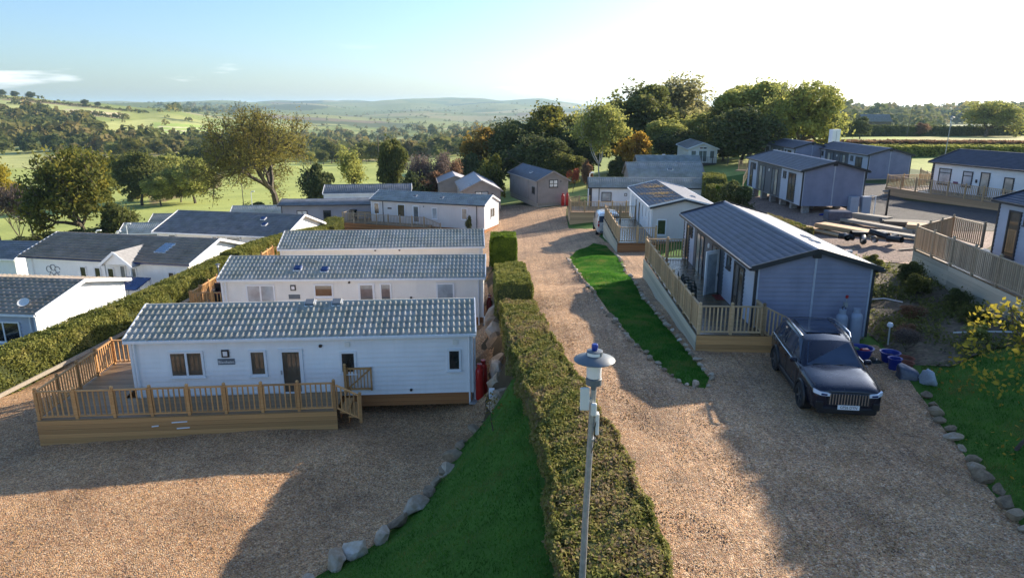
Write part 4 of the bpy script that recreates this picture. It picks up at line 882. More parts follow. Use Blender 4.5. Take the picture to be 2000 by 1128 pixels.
# open white door leaf
p = bl1.pt('N', 11.9*.61, 0, .06)
dl = empty('tmp', (0, 0, 0)); bpy.data.objects.remove(dl)
mb = MB(); mb.box(0, .045, 0, .11, .36, 2.4); mb.box(0, .045, .71, .82, .36, 2.4); mb.box(0, .045, .11, .71, .36, .5); mb.box(0, .045, .11, .71, 2.26, 2.4)
dr = mb.build('open_door', M['white_paint'], bl1.root, (p.x, p.y, 0), (0, 0, R(38))); dr['label'] = 'white door leaf standing open'
MB().box(.015, .03, .11, .71, .5, 2.26).build('pane', M['glass_pale'], dr); MB().box(-.03, .075, .05, .09, 1.3, 1.42).build('handle', M['galv'], dr)
bl7 = lodge('lodge', 'grey lodge propped on blocks above the timber yard', (24.7, 48.15), R(87.2), 13.3, 4.25, 1.25, 3.7, .58)
for i in range(6):
    for y in (.5, 3.7): 
        q = off((24.7, 48.15), R(87.2), .5+i*2.4, y); g = h(*q); bk = MB()
        for k in range(3): bk.box(-.2, .2, -.22, .22, g-.1 + k*(1.35-g)/3, g-.1 + (k+1)*(1.35-g)/3 - .01)
        w = bk.build('support_block', M['concrete'], bl7.root, (.5+i*2.4, y, 0))
MB().box(.1, 13.2, .8, .95, 1.05, 1.25).build('chassis_beam', M['timber_dark'], bl7.root); MB().box(.1, 13.2, 3.3, 3.45, 1.05, 1.25).build('chassis_beam', M['timber_dark'], bl7.root)
bl8 = lodge('lodge', 'grey lodge behind the propped lodge with steps beside it', (40.25, 69.9), R(87), 14.0, 4.15, 1.0, 3.35, .6, zg=.6)
bl9 = lodge('lodge', 'farthest grey lodge under the spreading oak', (37.7, 82.6), R(87), 11.5, 4.0, 1.0, 3.32, .6, zg=.6)
# L2 white lodge beside the first grey lodge
b12 = Building('lodge', 'white lodge with leaf-strewn dark roof behind the grey lodge with car', 'lodge', (13.6, 45.45), R(87.6), 11.4, 4.2, -.75, 1.58, .5, wall='stone_clad', trim='white_paint', roof='shingle', tile='tile_dark', zg=-1.1, skirt='timber_grey', over=.2, gov=.2, gutter='white_paint', walls={'N': 'white_clad', 'S': 'white_clad'})
for x in (-.23, 11.6): 
    for sg in (0, 1): MB().bar((x, -.2 if sg == 0 else 4.4, b12.ez-.08), (x, 2.1, b12.ez + b12.S*math.sin(b12.ang)-.08), .03, .13).build('dark_barge', M['dark_trim'], b12.root)
for q, w, z0_ in ((1.2, .45, -.2), (2.2, .35, .4), (3.6, .9, -.62), (5.3, .9, -.62), (7.2, .5, .2), (8.9, .4, .5), (10.3, .35, -.3)): b12.window('N', q, q+w, z0_, 1.2, 1, glass='glass_dark')
b12.window('W', 3.15, 3.85, -.1, 1.05, 1, glass='glass_dark', frame='white_paint') if False else b12.window('W', .35, 1.0, -.35, .75, 1, glass='glass_dark')
aw = MB().box(.5, 1.35, -.02, .75, 1.15, 1.2); o = MB().add([b12.pt('W', 3.0, 1.0, .02), b12.pt('W', 3.75, 1.0, .02), b12.pt('W', 3.75, .85, .55), b12.pt('W', 3.0, .85, .55), b12.pt('W', 3.0, .97, .02), b12.pt('W', 3.75, .97, .02), b12.pt('W', 3.75, .82, .55), b12.pt('W', 3.0, .82, .55)], [(0, 1, 2, 3), (7, 6, 5, 4), (0, 4, 5, 1), (1, 5, 6, 2), (2, 6, 7, 3), (3, 7, 4, 0)]).build('open_window_flap', M['sky_glass'], b12.root)
b12.roof_vent(3.3, .45, side=0, size=(.4, .3, .06))
# fallen leaves on its roof
rg = np.random.default_rng(8); n = 3400; V = []; x = rg.normal(5.8, 2.6, n).clip(.3, 11); t = np.clip(rg.normal(.62, .2, n) + .12*np.sin(x*1.7), .05, .97); side1 = np.ones(n)
yy = 4.2 + .2 - t*(2.1+.2); zz = b12.ez + t*b12.S*math.sin(b12.ang) + .035; keep = (np.sin(x*1.3+t*4)+np.sin(x*3.1+t*11)+rg.normal(0, .5, n)) > .15
P = np.stack([x, yy, zz], 1)[keep]; n = len(P); a = rg.uniform(0, 6.3, n); s_ = rg.uniform(.03, .06, n)
q = np.stack([P + np.stack([np.cos(a+k)*s_, np.sin(a+k)*s_, rg.uniform(0, .02, n)], 1) for k in (0, 1.57, 3.14, 4.71)], 1).reshape(-1, 3)
tag(link('fallen_leaves', np_mesh('fallen_leaves', q, np.arange(n*4).reshape(n, 4), M['leaf_litter']), b12.root), kind='stuff')
# L10 white bungalow up the drive
A10 = math.atan2(48.95-57.0, 36.35-34.5)
b17 = Building('lodge', 'white bungalow with purple trims on raised timber terrace at right', 'lodge', (34.75, 57.0), A10, 12.5, 5.2, 1.45, 3.72, .85, wall='white_clad', trim='dark_trim', roof='shingle', tile='tile_dark', zg=.7, skirt='timber_grey', over=.3, gov=.25)
PU = 'dark_trim'
b17.window('S', .7, 1.9, 1.95, 3.25, 1, transom=2.9, frame=PU, glass='glass_pale'); b17.window('S', 3.0, 3.9, 2.0, 3.2, 1, transom=2.85, frame=PU, glass='glass_pale'); b17.window('S', 4.6, 5.4, 1.5, 3.25, 1, frame=PU, glass='glass_cream', name='door'); b17.window('S', 6.6, 7.4, 1.9, 3.05, 1, frame=PU, glass='glass_cream'); b17.window('S', 9.5, 10.4, 1.9, 3.05, 1, frame=PU)
b17.panel('S', 2.2, 2.65, 2.1, 2.3, 'purple_paint', 'name_plaque', 0, .045); b17.panel('S', 4.22, 4.36, 2.4, 2.65, 'dark_trim', 'wall_light', 0, .08); b17.post_trim('S', .12, .1, 1.45, 3.7, 'dark_trim')
# L11 lodge on the raised platform at the right edge
b18 = lodge('lodge', 'grey lodge on the raised platform cut by the right picture edge', (24.6, 16.7), R(90), 11.6, 4.3, 1.95, 4.3, .6, zg=.9)
# far barn, red-doored shed and house glimpsed right
g = h(166, 322); b19 = Building('barn', 'dark barn roof on the skyline left of the telegraph pole', 'barn', (160, 320), R(-8), 12, 9, g-.5, g+4.0, 3.0, wall='timber_dark', trim='timber_dark', roof='flat', tile='tile_slate', pitch=.6, over=.4, gov=.4)
b20 = Building('shed', 'small shed with red band and green roof at the right edge', 'shed', (59.5, 77), R(-20), 4, 3, 1.9, 3.6, 1.2, wall='timber_new', trim='red_paint', roof='flat', tile='tile_green', zg=1.2, skirt='timber_grey', over=.5, gov=.5)
# ------------------------------------------------------------------ timber decks and railings
def post_mesh(mat, ht, w=.095):
    k = f'post_{mat}_{ht:.2f}_{w:.3f}'
    if k not in UNIT:
        mb = MB().box(-w/2, w/2, -w/2, w/2, 0, ht); mb.lathe([(w*.38, ht), (w*.40, ht+.012), (w*.62, ht+.03), (w*.66, ht+.055), (w*.45, ht+.09), (w*.15, ht+.105)], 8)
        UNIT[k] = mb.mesh('post', M[mat])
    return UNIT[k]
def railing(root, pts, zf, mat, ht=1.0, spacing=1.35, gap=.125, bal=.042, drop=None, ends=(True, True), singles=True):
    """posts, top and bottom rails and balusters along a polyline; drop: height lost towards the last point"""
    zf_ = zf if hasattr(zf, '__len__') else [zf]*len(pts); first = True; left = [] 
    for i in range(len(pts)-1):
        a = Vector((*pts[i], zf_[i])); b = Vector((*pts[i+1], zf_[i+1])); d = b - a; L_ = math.hypot(d.x, d.y); rz = math.atan2(d.y, d.x); sl = math.atan2(d.z, L_)
        n = max(1, round(L_/spacing))
        for k in range(n+1):
            if k == 0 and i > 0: continue
            if k == 0 and not ends[0]: continue
            if k == n and i == len(pts)-2 and not ends[1]: continue
            p = a + d*(k/n); link('post', post_mesh(mat, ht+.08), root, p - Vector((0, 0, .06)), (0, 0, rz))
        for k in range(n):
            p, q = a + d*(k/n), a + d*((k+1)/n); m_ = (p+q)/2; ln = (q-p).length - .10
            link('top_rail', unit_box(mat), root, (m_.x, m_.y, m_.z + ht - .02), (0, -sl, rz), (ln, .075, .045))
            link('bottom_rail', unit_box(mat), root, (m_.x, m_.y, m_.z + .09), (0, -sl, rz), (ln, .06, .045))
            nb = max(1, round(((q-p).length - .1)/gap)); 
            for j in range(nb):
                c = p + (q-p)*((j+.5)/nb)
                link('baluster', unit_box(mat), root, (c.x, c.y, c.z + .09 + (ht-.15)/2), (0, 0, rz), (bal, .034, ht-.15))
def deck(name, label, org, rz, strips, zf, zg, rails, mat, floor, fascia, fmat=None, along='x', bw=.145, group=None, **kw):
    """strips: (x0,x1,y0,y1) rectangles of floor; fascia: list of ((x0,y0),(x1,y1)) edges boarded down to the ground"""
    root = empty(name, (org[0], org[1], 0), rz, label, 'deck', group)
    for (x0, x1, y0, y1) in strips:
        if along == 'x':
            n = max(1, round((y1-y0)/bw)); w = (y1-y0)/n
            for i in range(n): piece('deck_board', floor, root, ((x0+x1)/2, y0 + w*(i+.5), zf-.014 + random.uniform(-.0015, .0015)), (x1-x0, w-.006, .028))
        else:
            n = max(1, round((x1-x0)/bw)); w = (x1-x0)/n
            for i in range(n): link('deck_board', unit_box(floor), root, (x0 + w*(i+.5), (y0+y1)/2, zf-.014 + random.uniform(-.0015, .0015)), (0, 0, math.pi/2), (y1-y0, w-.006, .028))
    for (a, b) in fascia:
        a3, b3 = Vector((*a, 0)), Vector((*b, 0)); L_ = (b3-a3).length; r_ = math.atan2(b3.y-a3.y, b3.x-a3.x)
        za = zg(a) if callable(zg) else zg; zb = zg(b) if callable(zg) else zg; z_ = min(za, zb) - .06
        nb = max(1, round((zf - .03 - z_)/.155)); hb = (zf - .03 - z_)/nb; nrm = Vector((math.sin(r_), -math.cos(r_), 0))
        for i in range(nb):
            c = (a3+b3)/2 + nrm*(.012 + random.uniform(0, .006)); link('fascia_board', unit_box(fmat or mat), root, (c.x, c.y, z_ + hb*(i+.5)), (0, 0, r_), (L_+.02, .026, hb-.007))
    for pts in rails: railing(root, pts, zf, mat, **kw)
    return root
def gz(org, rz): return lambda p: h(*off(org, rz, *p))

def gz(org, rz): return lambda p: h(*off(org, rz, *p))
# deck of the nearest chalet, with step rail and gate
O1 = (-15.72, 20.72); AD = R(4.6)
d1 = deck('timber_deck', 'golden timber deck with balustrade round the nearest blue-grey chalet', O1, AD, [(0, 9.75, 0, 1.62), (0, 2.05, 1.63, 5.25)], -2.0, gz(O1, AD), [[(2.05, 5.2), (.06, 5.2), (.06, .06), (9.7, .06)]], 'deck_gold', 'deck_board', [((0, 0), (9.75, 0)), ((0, 5.25), (0, 0)), ((2.05, 5.25), (0, 5.25))], spacing=1.2, gap=.15)
railing(d1, [(9.72, .06), (10.55, .06)], [-2.0, -2.45], 'deck_gold', spacing=2, gap=.15, ends=(False, True), ht=.95)
for k in range(2): piece('step', 'deck_gold', d1, (9.98+k*.28, .75, -2.16-k*.17), (.29, 1.2, .05)); piece('step_riser', 'skirt_wood', d1, (9.86+k*.28, .75, -2.28-k*.17), (.02, 1.2, .2))
gt = MB(); 
for x in (0, .84): gt.box(x, x+.06, -.02, .02, 0, .9)
for z in (0.03, .82): gt.box(0, .9, -.02, .02, z, z+.07)
for k in range(6): gt.box(.12+k*.12, .155+k*.12, -.012, .012, .08, .84)
gt.bar((.05, .03, .1), (.85, .03, .82), .05, .02, up=(0, 1, 0)).build('gate', M['deck_gold'], d1, (9.9, 1.55, -1.95), (0, 0, R(-2)))
link('post', post_mesh('deck_gold', 1.08), d1, (9.85, 1.5, -2.06))
for (x, z, l_) in ((4.55, -2.22, .5), (3.75, -2.34, .22), (4.65, -2.44, .42)): MB().tube([(x-l_/2, -.05, z), (x+l_/2, -.05, z+.02)], .022, 6).build('waste_pipe', M['white_paint'], d1)
# small decks at the left ends of the two chalets behind it
for (org, L_, W_, lab) in (((-16.25, 33.2), 2.1, 3.6, 'small deck at the left end of the middle tiled chalet'), ((-15.9, 40.4), 1.95, 4.6, 'small deck at the left end of the farthest tiled chalet')):
    dd_ = deck('timber_deck', lab, org, R(3), [(0, L_, 0, W_)], -2.02, -2.6, [[(0, .05), (.05, W_-.05), (L_, W_-.05)], [(.05, .05), (L_, .05)]], 'deck_gold', 'deck_board', [((0, 0), (L_, 0)), ((0, W_), (0, 0))], along='y', spacing=1.2, gap=.16)
so = empty('garden_sofa', (-15.2, 35.4, -2.0), R(3), 'black rattan sofa with red cushion on the middle chalet deck', 'sofa')
MB().box(-.85, .85, -.35, .35, 0, .38).build('seat_base', M['black_plastic'], so, bevel=.03); MB().box(-.85, .85, .25, .42, .38, .85).build('backrest', M['black_plastic'], so, bevel=.03)
for sx in (-.83, .68): MB().box(sx, sx+.15, -.35, .3, .38, .62).build('armrest', M['black_plastic'], so, bevel=.02)
MB().box(-.66, .66, -.33, .22, .385, .46).build('cushion', M['red_dark'], so, bevel=.03)
# deck of the chalet with the sunlit end
d4 = deck('timber_deck', 'brown balustraded deck in front of the grey chalet with sunlit end', (-14.4, 69.8), A4, [(-2.5, 6.9, -1.7, -.05), (-2.5, -.1, -.05, 3.6)], -3.3, -4.15, [[(-.1, 3.5), (-2.45, 3.5), (-2.45, -1.65), (6.85, -1.65)]], 'deck_grey', 'deck_board', [((-2.5, -1.7), (6.9, -1.7)), ((-2.5, 3.6), (-2.5, -1.7)), ((6.9, -1.7), (6.9, 0))], fmat='skirt_wood', gap=.16)
railing(d4, [(6.85, -1.65), (8.6, -1.65)], [-3.3, -3.85], 'deck_grey', ends=(False, True), gap=.16)
# garden parasol folded and table on that deck
tb = empty('picnic_table', off((-14.4, 69.8), A4, -1.4, .9) + (-3.3,), A4, 'light timber table and bench beside the grey chalet', 'table')
MB().box(-.8, .8, -.4, .4, .70, .76).build('table_top', M['timber_new'], tb)
for sx in (-.7, .7): MB().bar((sx, -.35, 0), (sx, 0, .7), .08, .05).build('leg', M['timber_new'], tb); MB().bar((sx, .35, 0), (sx, 0, .7), .08, .05).build('leg', M['timber_new'], tb)
MB().box(-.8, .8, -.85, -.6, .42, .46).build('bench', M['timber_new'], tb)
# big deck of the grey lodge
OL1 = (8.52, 21.78); AL = R(87.6)
dl1 = deck('timber_deck', 'long wet timber deck with boarded side beside the large grey lodge', OL1, AL, [(0, 12.2, 0, 2.28)], .6, gz(OL1, AL), [[(.06, .1), (.06, 2.22), (12.14, 2.22), (12.14, .1)]], 'deck_pale', 'deck_wet', [((0, 2.28), (0, -.35))], fmat='deck_gold', along='y', spacing=1.25, gap=.12)
zb = min(h(*off(OL1, AL, 12.2, 2.3)), -.5) - .1
for i in range(5): piece('side_plank', 'wall_planks', dl1, (6.1, 2.31, .57 - (i+.5)*((.57-zb)/5)), (12.2, .03, (.57-zb)/5 - .006))
piece('fascia_board', 'deck_gold', dl1, (12.22, 1.1, .45), (.03, 2.2, .25))
railing(dl1, [(.06, .1), (1.1, .1)], .6, 'deck_pale', ends=(True, True), gap=.13)
railing(dl1, [(.06, .08), (.06, -.95)], [.6, .1], 'deck_pale', ends=(False, True), gap=.13, spacing=2)
for k in range(3): piece('step', 'deck_gold', dl1, (.6, -.15-k*.28, .46-k*.16), (1.0, .29, .05))
# patio chairs stacked on it
def patio_chair(loc, rz, lab):
    c = empty('patio_chair', loc, rz, lab, 'chair', 'stacked patio chairs on the lodge deck')
    MB().box(-.22, .22, -.22, .2, .40, .43).build('seat', M['chair_green'], c, bevel=.012)
    bk = MB()
    pts = [(.24*math.cos(a), .2+.04*math.sin(a), .43+.48*math.sin(a)) for a in np.linspace(0, math.pi, 11)]; bk.tube(pts, .022, 6)
    for k in range(-3, 4): x = k*.055; bk.tube([(x, .2, .43), (x, .235, .43+.46*math.sqrt(max(.05, 1-(x/.24)**2)))], .012, 4)
    bk.build('backrest', M['chair_green'], c)
    for sx in (-1, 1):
        MB().tube([(sx*.25, -.2, .62), (sx*.26, 0, .64), (sx*.25, .2, .62)], .022, 6).build('armrest', M['chair_green'], c)
        for (y0, y1) in ((-.2, -.23), (.2, .25)): MB().tube([(sx*.24, y0, .62), (sx*.26, y1, 0)], [.02, .018], 6).build('leg', M['chair_green'], c)
    return c
p0 = off(OL1, AL, 3.9, 1.75)
for k in range(3): patio_chair((p0[0]-.02*k, p0[1]+.1*k, .6+.09*k), R(60), ['lowest of the stacked dark green patio chairs on the lodge deck', 'middle one of the stacked dark green patio chairs', 'topmost of the stacked dark green patio chairs'][k])
p1_ = off(OL1, AL, 5.3, 1.7); patio_chair((p1_[0], p1_[1], .6), R(75), 'single dark green patio chair behind the stacked ones')
dm = off(OL1, AL, 4.75, .35); tag(MB().box(-.22, .22, -.38, .38, 0, .015).build('door_mat', M['red_dark'], None, (dm[0], dm[1], .602), (0, 0, R(-2))), 'small dark red mat on deck below the open white door', 'door mat')
# deck of the white lodge
OL2 = (9.32, 43.25); dl2 = deck('timber_deck', 'dark-floored deck with pale side boards beside the white lodge', OL2, AL, [(0, 9.9, 0, 2.5)], -.42, gz(OL2, AL), [[(.06, .06), (.06, 2.44), (9.84, 2.44), (9.84, .06)]], 'deck_pale', 'deck_wet', [((0, 2.5), (0, 0))], fmat='skirt_wood', along='y', spacing=1.4, gap=.13)
for i in range(5): piece('side_plank', 'wall_planks', dl2, (4.95, 2.53, -.45 - (i+.5)*.30), (9.9, .03, .294))
# deck of the white chalet behind
dl3 = deck('timber_deck', 'raised deck on plank sides in front of the white ribbed-roof chalet', (5.5, 64.2), R(-2), [(0, 6.6, 0, 4.0)], -1.55, -2.75, [[(.05, 3.95), (.05, .05), (6.55, .05)]], 'deck_pale', 'deck_board', [((0, 0), (6.6, 0)), ((0, 4), (0, 0))], fmat='deck_pale', gap=.14)
railing(dl3, [(.05, 3.95), (2.1, 3.95)], -1.55, 'deck_pale', gap=.14, ends=(False, True))
# terrace of the white bungalow up the drive
d10 = deck('timber_terrace', 'raised plank-walled terrace with long balustrade before the white bungalow', (34.75, 57.0), A10, [(-2.2, 12, -2.4, -.05), (-2.2, -.1, -.05, 4.2)], 1.45, .55, [[(-.1, 4.1), (-2.15, 4.1), (-2.15, -2.35), (11.9, -2.35)]], 'deck_pale', 'deck_board', [((-2.2, -2.4), (12, -2.4)), ((-2.2, 4.2), (-2.2, -2.4))], fmat='timber_new', spacing=1.5, gap=.14)
# platform of the lodge at the right edge
pf = empty('timber_platform', (18.5, 30.8, 0), 0, 'plank-walled platform with weathered fence at right, above the planting bed', 'deck')
FL = [(0, 0), (-.35, -3.2), (-1.05, -8.4), (-1.7, -13)]
mb = MB().prism([(0, 0, 1.7), (3.4, 2.8, 1.7), (3.4, -1, 1.7), (3.2, -13, 1.7), (-1.7, -13, 1.7), (-1.05, -8.4, 1.7), (-.35, -3.2, 1.7)], (0, 0, -.06), (0, 0, 0)); mb.build('deck_floor', M['deck_board'], pf)
for a, b in zip(FL[:-1], FL[1:]):
    a3, b3 = Vector((*a, 0)), Vector((*b, 0)); rz_ = math.atan2(b3.y-a3.y, b3.x-a3.x); c = (a3+b3)/2; ln = (b3-a3).length
    for i in range(7): link('wall_plank', unit_box('wall_planks'), pf, (c.x-.02, c.y, 1.64 - .2*(i+.5)), (0, 0, rz_), (ln+.01, .04, .194))
a3, b3 = Vector((0, 0, 0)), Vector((3.4, 2.8, 0))
for i in range(6): link('wall_plank', unit_box('wall_planks'), pf, ((a3+b3).x/2, (a3+b3).y/2+.02, 1.64-.2*(i+.5)), (0, 0, math.atan2(2.8, 3.4)), ((b3-a3).length, .04, .194))
railing(pf, FL, 1.7, 'deck_grey', ht=1.08, spacing=1.62, gap=.115, bal=.05)
railing(pf, [(0, 0), (3.4, 2.8), (3.4, .5)], 1.7, 'deck_grey', ht=1.08, spacing=1.6, gap=.14, bal=.05, ends=(False, True))
# steps by the far lodges
st = empty('timber_steps', (41.2, 68.6, 0), R(87), 'timber stair with balustrade beside the grey lodge at right', 'steps')
for k in range(5): piece('step', 'deck_pale', st, (.2+.28*k, 0, 1.0-.1*k), (.29, 1.1, .05))
railing(st, [(0, -.55), (-2.4, -.55)], [1.1, .75], 'deck_pale', gap=.14); railing(st, [(0, .55), (-2.4, .55)], [1.1, .75], 'deck_pale', gap=.14)
st2 = empty('timber_landing', (27.2, 79, 0), R(60), 'small timber landing with handrail behind the box hedges', 'deck')
MB().box(0, 1.6, 0, 1.6, .9, 1.0).build('deck_floor', M['deck_board'], st2); railing(st2, [(0, 0), (1.6, 0), (1.6, 1.6)], 1.0, 'deck_pale', gap=.15); railing(st2, [(0, 0), (-3.0, 0)], [1.0, -.4], 'deck_pale', gap=1.6)
fr = empty('garden_fence', (-41, 43.5, 0), 0, 'brown picket fence on the lower terrace at the left edge', 'fence')
railing(fr, [(0, 0), (8.5, 2.2)], -4.6, 'timber_dark', ht=1.1, gap=.16, spacing=1.8)
# balcony rail in front of the far white lodge
bl = empty('balcony_rail', (26.0, 97.4, 0), R(-14), 'dark balcony rail in front of the glazed white lodge', 'railing'); railing(bl, [(0, 0), (4.2, 0)], .35, 'timber_dark', ht=.95, gap=.18, spacing=2)

# ------------------------------------------------------------------ hedges
def leaf_quads(P, size, rg, up=0.0, nrm=None, aspect=.62):
    n = len(P); N = rg.normal(0, 1, (n, 3))
    if nrm is not None: N = N*.75 + nrm
    N[:, 2] += up; N /= np.linalg.norm(N, axis=1, keepdims=True) + 1e-9
    T = np.cross(N, rg.normal(0, 1, (n, 3))); T /= np.linalg.norm(T, axis=1, keepdims=True) + 1e-9; B = np.cross(N, T)
    s = size if hasattr(size, '__len__') else np.full(n, size); s = s[:, None]
    V = np.stack([P - T*s, P + B*s*aspect, P + T*s, P - B*s*aspect], 1).reshape(-1, 3)
    return V, np.arange(n*4).reshape(n, 4)
def hedge(name, label, line, w, ztop, leaf, n, size, seed, zbot=None, core='leaf_dark', group=None, bulge=.06, cat='hedge'):
    """clipped hedge along a polyline of (x, y); w width(s), ztop height(s)"""
    rg = np.random.default_rng(seed); L_ = np.array(line, float); k = len(L_)
    W_ = np.array(w if hasattr(w, '__len__') else [w]*k, float); ZT = np.array(ztop if hasattr(ztop, '__len__') else [ztop]*k, float)
    seg = np.r_[0, np.cumsum(np.linalg.norm(np.diff(L_, axis=0), axis=1))]; T = seg[-1]
    def at(t):
        x = np.interp(t, seg, L_[:, 0]); y = np.interp(t, seg, L_[:, 1]); ww = np.interp(t, seg, W_); zt = np.interp(t, seg, ZT)
        j = np.clip(np.searchsorted(seg, t) - 1, 0, k-2); d = (L_[j+1]-L_[j])/(seg[j+1]-seg[j])[:, None]
        return x, y, ww, zt, d
    root = empty(name, (0, 0, 0), 0, label, cat, group)
    # core
    m_ = max(2, int(T/.5)+1); t = np.linspace(0, T, m_); x, y, ww, zt, d = at(np.clip(t, 1e-4, T-1e-4)); nx_, ny_ = -d[:, 1], d[:, 0]
    zb = H(x, y) - .05 if zbot is None else np.interp(t, seg, zbot if hasattr(zbot, '__len__') else [zbot]*k); ins = np.minimum(.07, ww*.2)
    prof = []
    for sx, zz in ((-1, 0), (-.97, .78), (-.7, .97), (.7, .97), (.97, .78), (1, 0)):
        hwid = (ww/2 - ins)*sx; prof.append(np.stack([x + nx_*hwid, y + ny_*hwid, zb + (zt - ins - zb)*zz], 1))
    V = np.stack(prof, 1).reshape(-1, 3); i = np.arange(m_-1)[:, None]*6; j = np.arange(5)[None]
    F_ = np.stack([i+j, i+j+1, i+j+7, i+j+6], -1).reshape(-1, 4).tolist() + [[0, 1, 4, 5], [1, 2, 3, 4]] + [[(m_-1)*6+q for q in (5, 4, 1, 0)], [(m_-1)*6+q for q in (4, 3, 2, 1)]]
    me_ = bpy.data.meshes.new('inner_growth'); me_.from_pydata([tuple(v) for v in V], [], F_); me_.materials.append(M[core]); link('inner_growth', me_, root)
    # leaves
    hm = float(np.mean(zt - zb)); wm = float(np.mean(ww)); tot = 2*hm*T + wm*T + 2*hm*wm
    parts = []; nr = []
    def lump(t_, q): return bulge*(np.sin(t_*1.9+q*3) + np.sin(t_*4.3+q*7+1) + .6*np.sin(t_*9.7+q*5))
    for side, area in ((0, wm*T*1.35), (1, hm*T), (2, hm*T), (3, hm*wm), (4, hm*wm)):
        c = int(n*area/tot); tt = rg.uniform(0, T, c)
        if side in (3, 4): tt = np.full(c, 0.0 if side == 3 else T)
        x, y, ww, zt, d = at(np.clip(tt, 1e-4, T-1e-4)); nx_, ny_ = -d[:, 1], d[:, 0]
        zb = (H(x, y) if zbot is None else np.interp(tt, seg, zbot if hasattr(zbot, '__len__') else [zbot]*k)); dep = -np.abs(rg.normal(0, .045, c)) + rg.exponential(.012, c)
        if side == 0: s_ = rg.uniform(-1, 1, c); o = ww/2*s_; zz = zt - .22*np.abs(s_)**5*np.minimum(1, ww) + dep + lump(tt, s_)*.6; nn = np.tile((0, 0, 1.0), (c, 1))
        elif side in (1, 2):
            sg = 1 if side == 1 else -1; f_ = rg.uniform(0, 1, c)**.8; o = sg*(ww/2*(1 - .10*f_**6) + dep + lump(tt, f_)*.6); zz = zb + (zt - zb)*f_; nn = np.stack([nx_*sg, ny_*sg, 0*nx_+.3], 1)
        else:
            f_ = rg.uniform(0, 1, c); o = ww/2*rg.uniform(-1, 1, c); zz = zb + (zt-zb)*f_; sg = -1 if side == 3 else 1
            x = x + d[:, 0]*(dep)*sg; y = y + d[:, 1]*dep*sg; nn = np.c_[d*sg, np.full(c, .2)]
        parts.append(np.stack([x + nx_*o, y + ny_*o, zz], 1)); nr.append(nn)
    P = np.concatenate(parts); N = np.concatenate(nr); V, Fq = leaf_quads(P, rg.uniform(size*.6, size*1.25, len(P)), rg, nrm=N*.9)
    me_ = np_mesh('foliage', V, Fq, M[leaf]); face_attr(me_, 'rnd', rg.random(len(P))); tag(link('foliage', me_, root), kind='stuff')
    return root
hedge('clipped_hedge', 'long flat-topped hedge running from the foreground along the track', [(1.7, -2), (1.7, 6), (1.66, 9), (1.62, 12.6), (1.42, 15), (.95, 18.5), (.62, 21.5), (.42, 24.5), (.22, 27.6)], [1.95, 1.95, 1.92, 1.85, 1.65, 1.6, 1.5, 1.45, 1.45], [1.0, 1.02, 1.0, .98, 1.0, .9, .82, .58, .2], 'leaf_hedge', 185000, .040, 31, bulge=.075)
hedge('clipped_hedge', 'short hedge block behind a dark gap at the far end of the long hedge', [(.1, 28.5), (-.1, 34.4)], 1.6, [.72, .25], 'leaf_hedge2', 26000, .045, 32)
hedge('clipped_hedge', 'low pale hedge stub between the short block and the bright cube hedge', [(.15, 36.6), (.1, 38.6)], 1.05, -.6, 'leaf_hedge2', 7000, .05, 33)
hedge('clipped_hedge', 'bright lime-green cube hedge beside the tiled chalets', [(-.55, 43.4), (-.6, 45.3)], 1.7, -.05, 'leaf_lime', 16000, .05, 34, core='leaf_lime')
hedge('clipped_hedge', 'long olive hedge on the left below the tiled chalets, near section', [(-25.5, 12), (-22.3, 20), (-20.9, 25.2), (-20.0, 29.5), (-19.3, 34), (-18.85, 40), (-18.6, 43.2)], 1.2, [-1.5, -1.5, -1.5, -1.42, -1.38, -1.3, -1.25], 'leaf_hedge2', 70000, .055, 35)
hedge('clipped_hedge', 'farther section of the long olive hedge on the left', [(-18.5, 43.8), (-18.0, 48), (-17.2, 53), (-16.2, 57.5)], 1.4, [-1.15, -1.2, -1.45, -1.8], 'leaf_hedge2', 30000, .065, 36)
hedge('clipped_hedge', 'dark shaded hedge between the grey chalet deck and the flat cabin', [(-16.2, 58.6), (-17.2, 66)], 1.6, [-1.9, -2.3], 'leaf_green', 14000, .07, 37)
hedge('clipped_hedge', 'broad brown-topped hedge below the propped grey lodge', [(15.9, 37.6), (15.75, 42), (15.5, 46.6)], [1.9, 1.9, 1.7], [1.55, 1.5, 1.3], 'leaf_hedge', 34000, .055, 38)
hedge('clipped_hedge', 'small box hedge by the left corner of the propped lodge', [(17.8, 57.5), (18.4, 61)], 2.2, [1.3, 1.4], 'leaf_green', 9000, .08, 39)
hedge('clipped_hedge', 'box hedge with yellow top near the timber landing', [(19.5, 66), (20.5, 70)], 2.2, [1.5, 1.6], 'leaf_hedge2', 9000, .08, 40)
hedge('field_hedge', 'tall pale-topped field hedge behind the grey lodges', [(46, 101), (60, 100), (80, 99), (120, 96)], 3.0, [2.6, 2.7, 2.7, 2.9], 'leaf_olive', 36000, .16, 41, bulge=.12)
hedge('field_hedge', 'second field hedge beyond the pale-topped one', [(40, 132), (70, 128), (100, 124), (150, 120)], 3.0, [1.9, 2.1, 2.1, 2.2], 'leaf_rust', 26000, .2, 42, bulge=.15)
hedge('field_hedge', 'dark hedge at the far side of the right-hand meadow', [(70, 222), (110, 226), (150, 236), (190, 250)], 3.5, [2.6, 2.4, 1.6, 1.2], 'leaf_dark', 14000, .35, 43, bulge=.3)
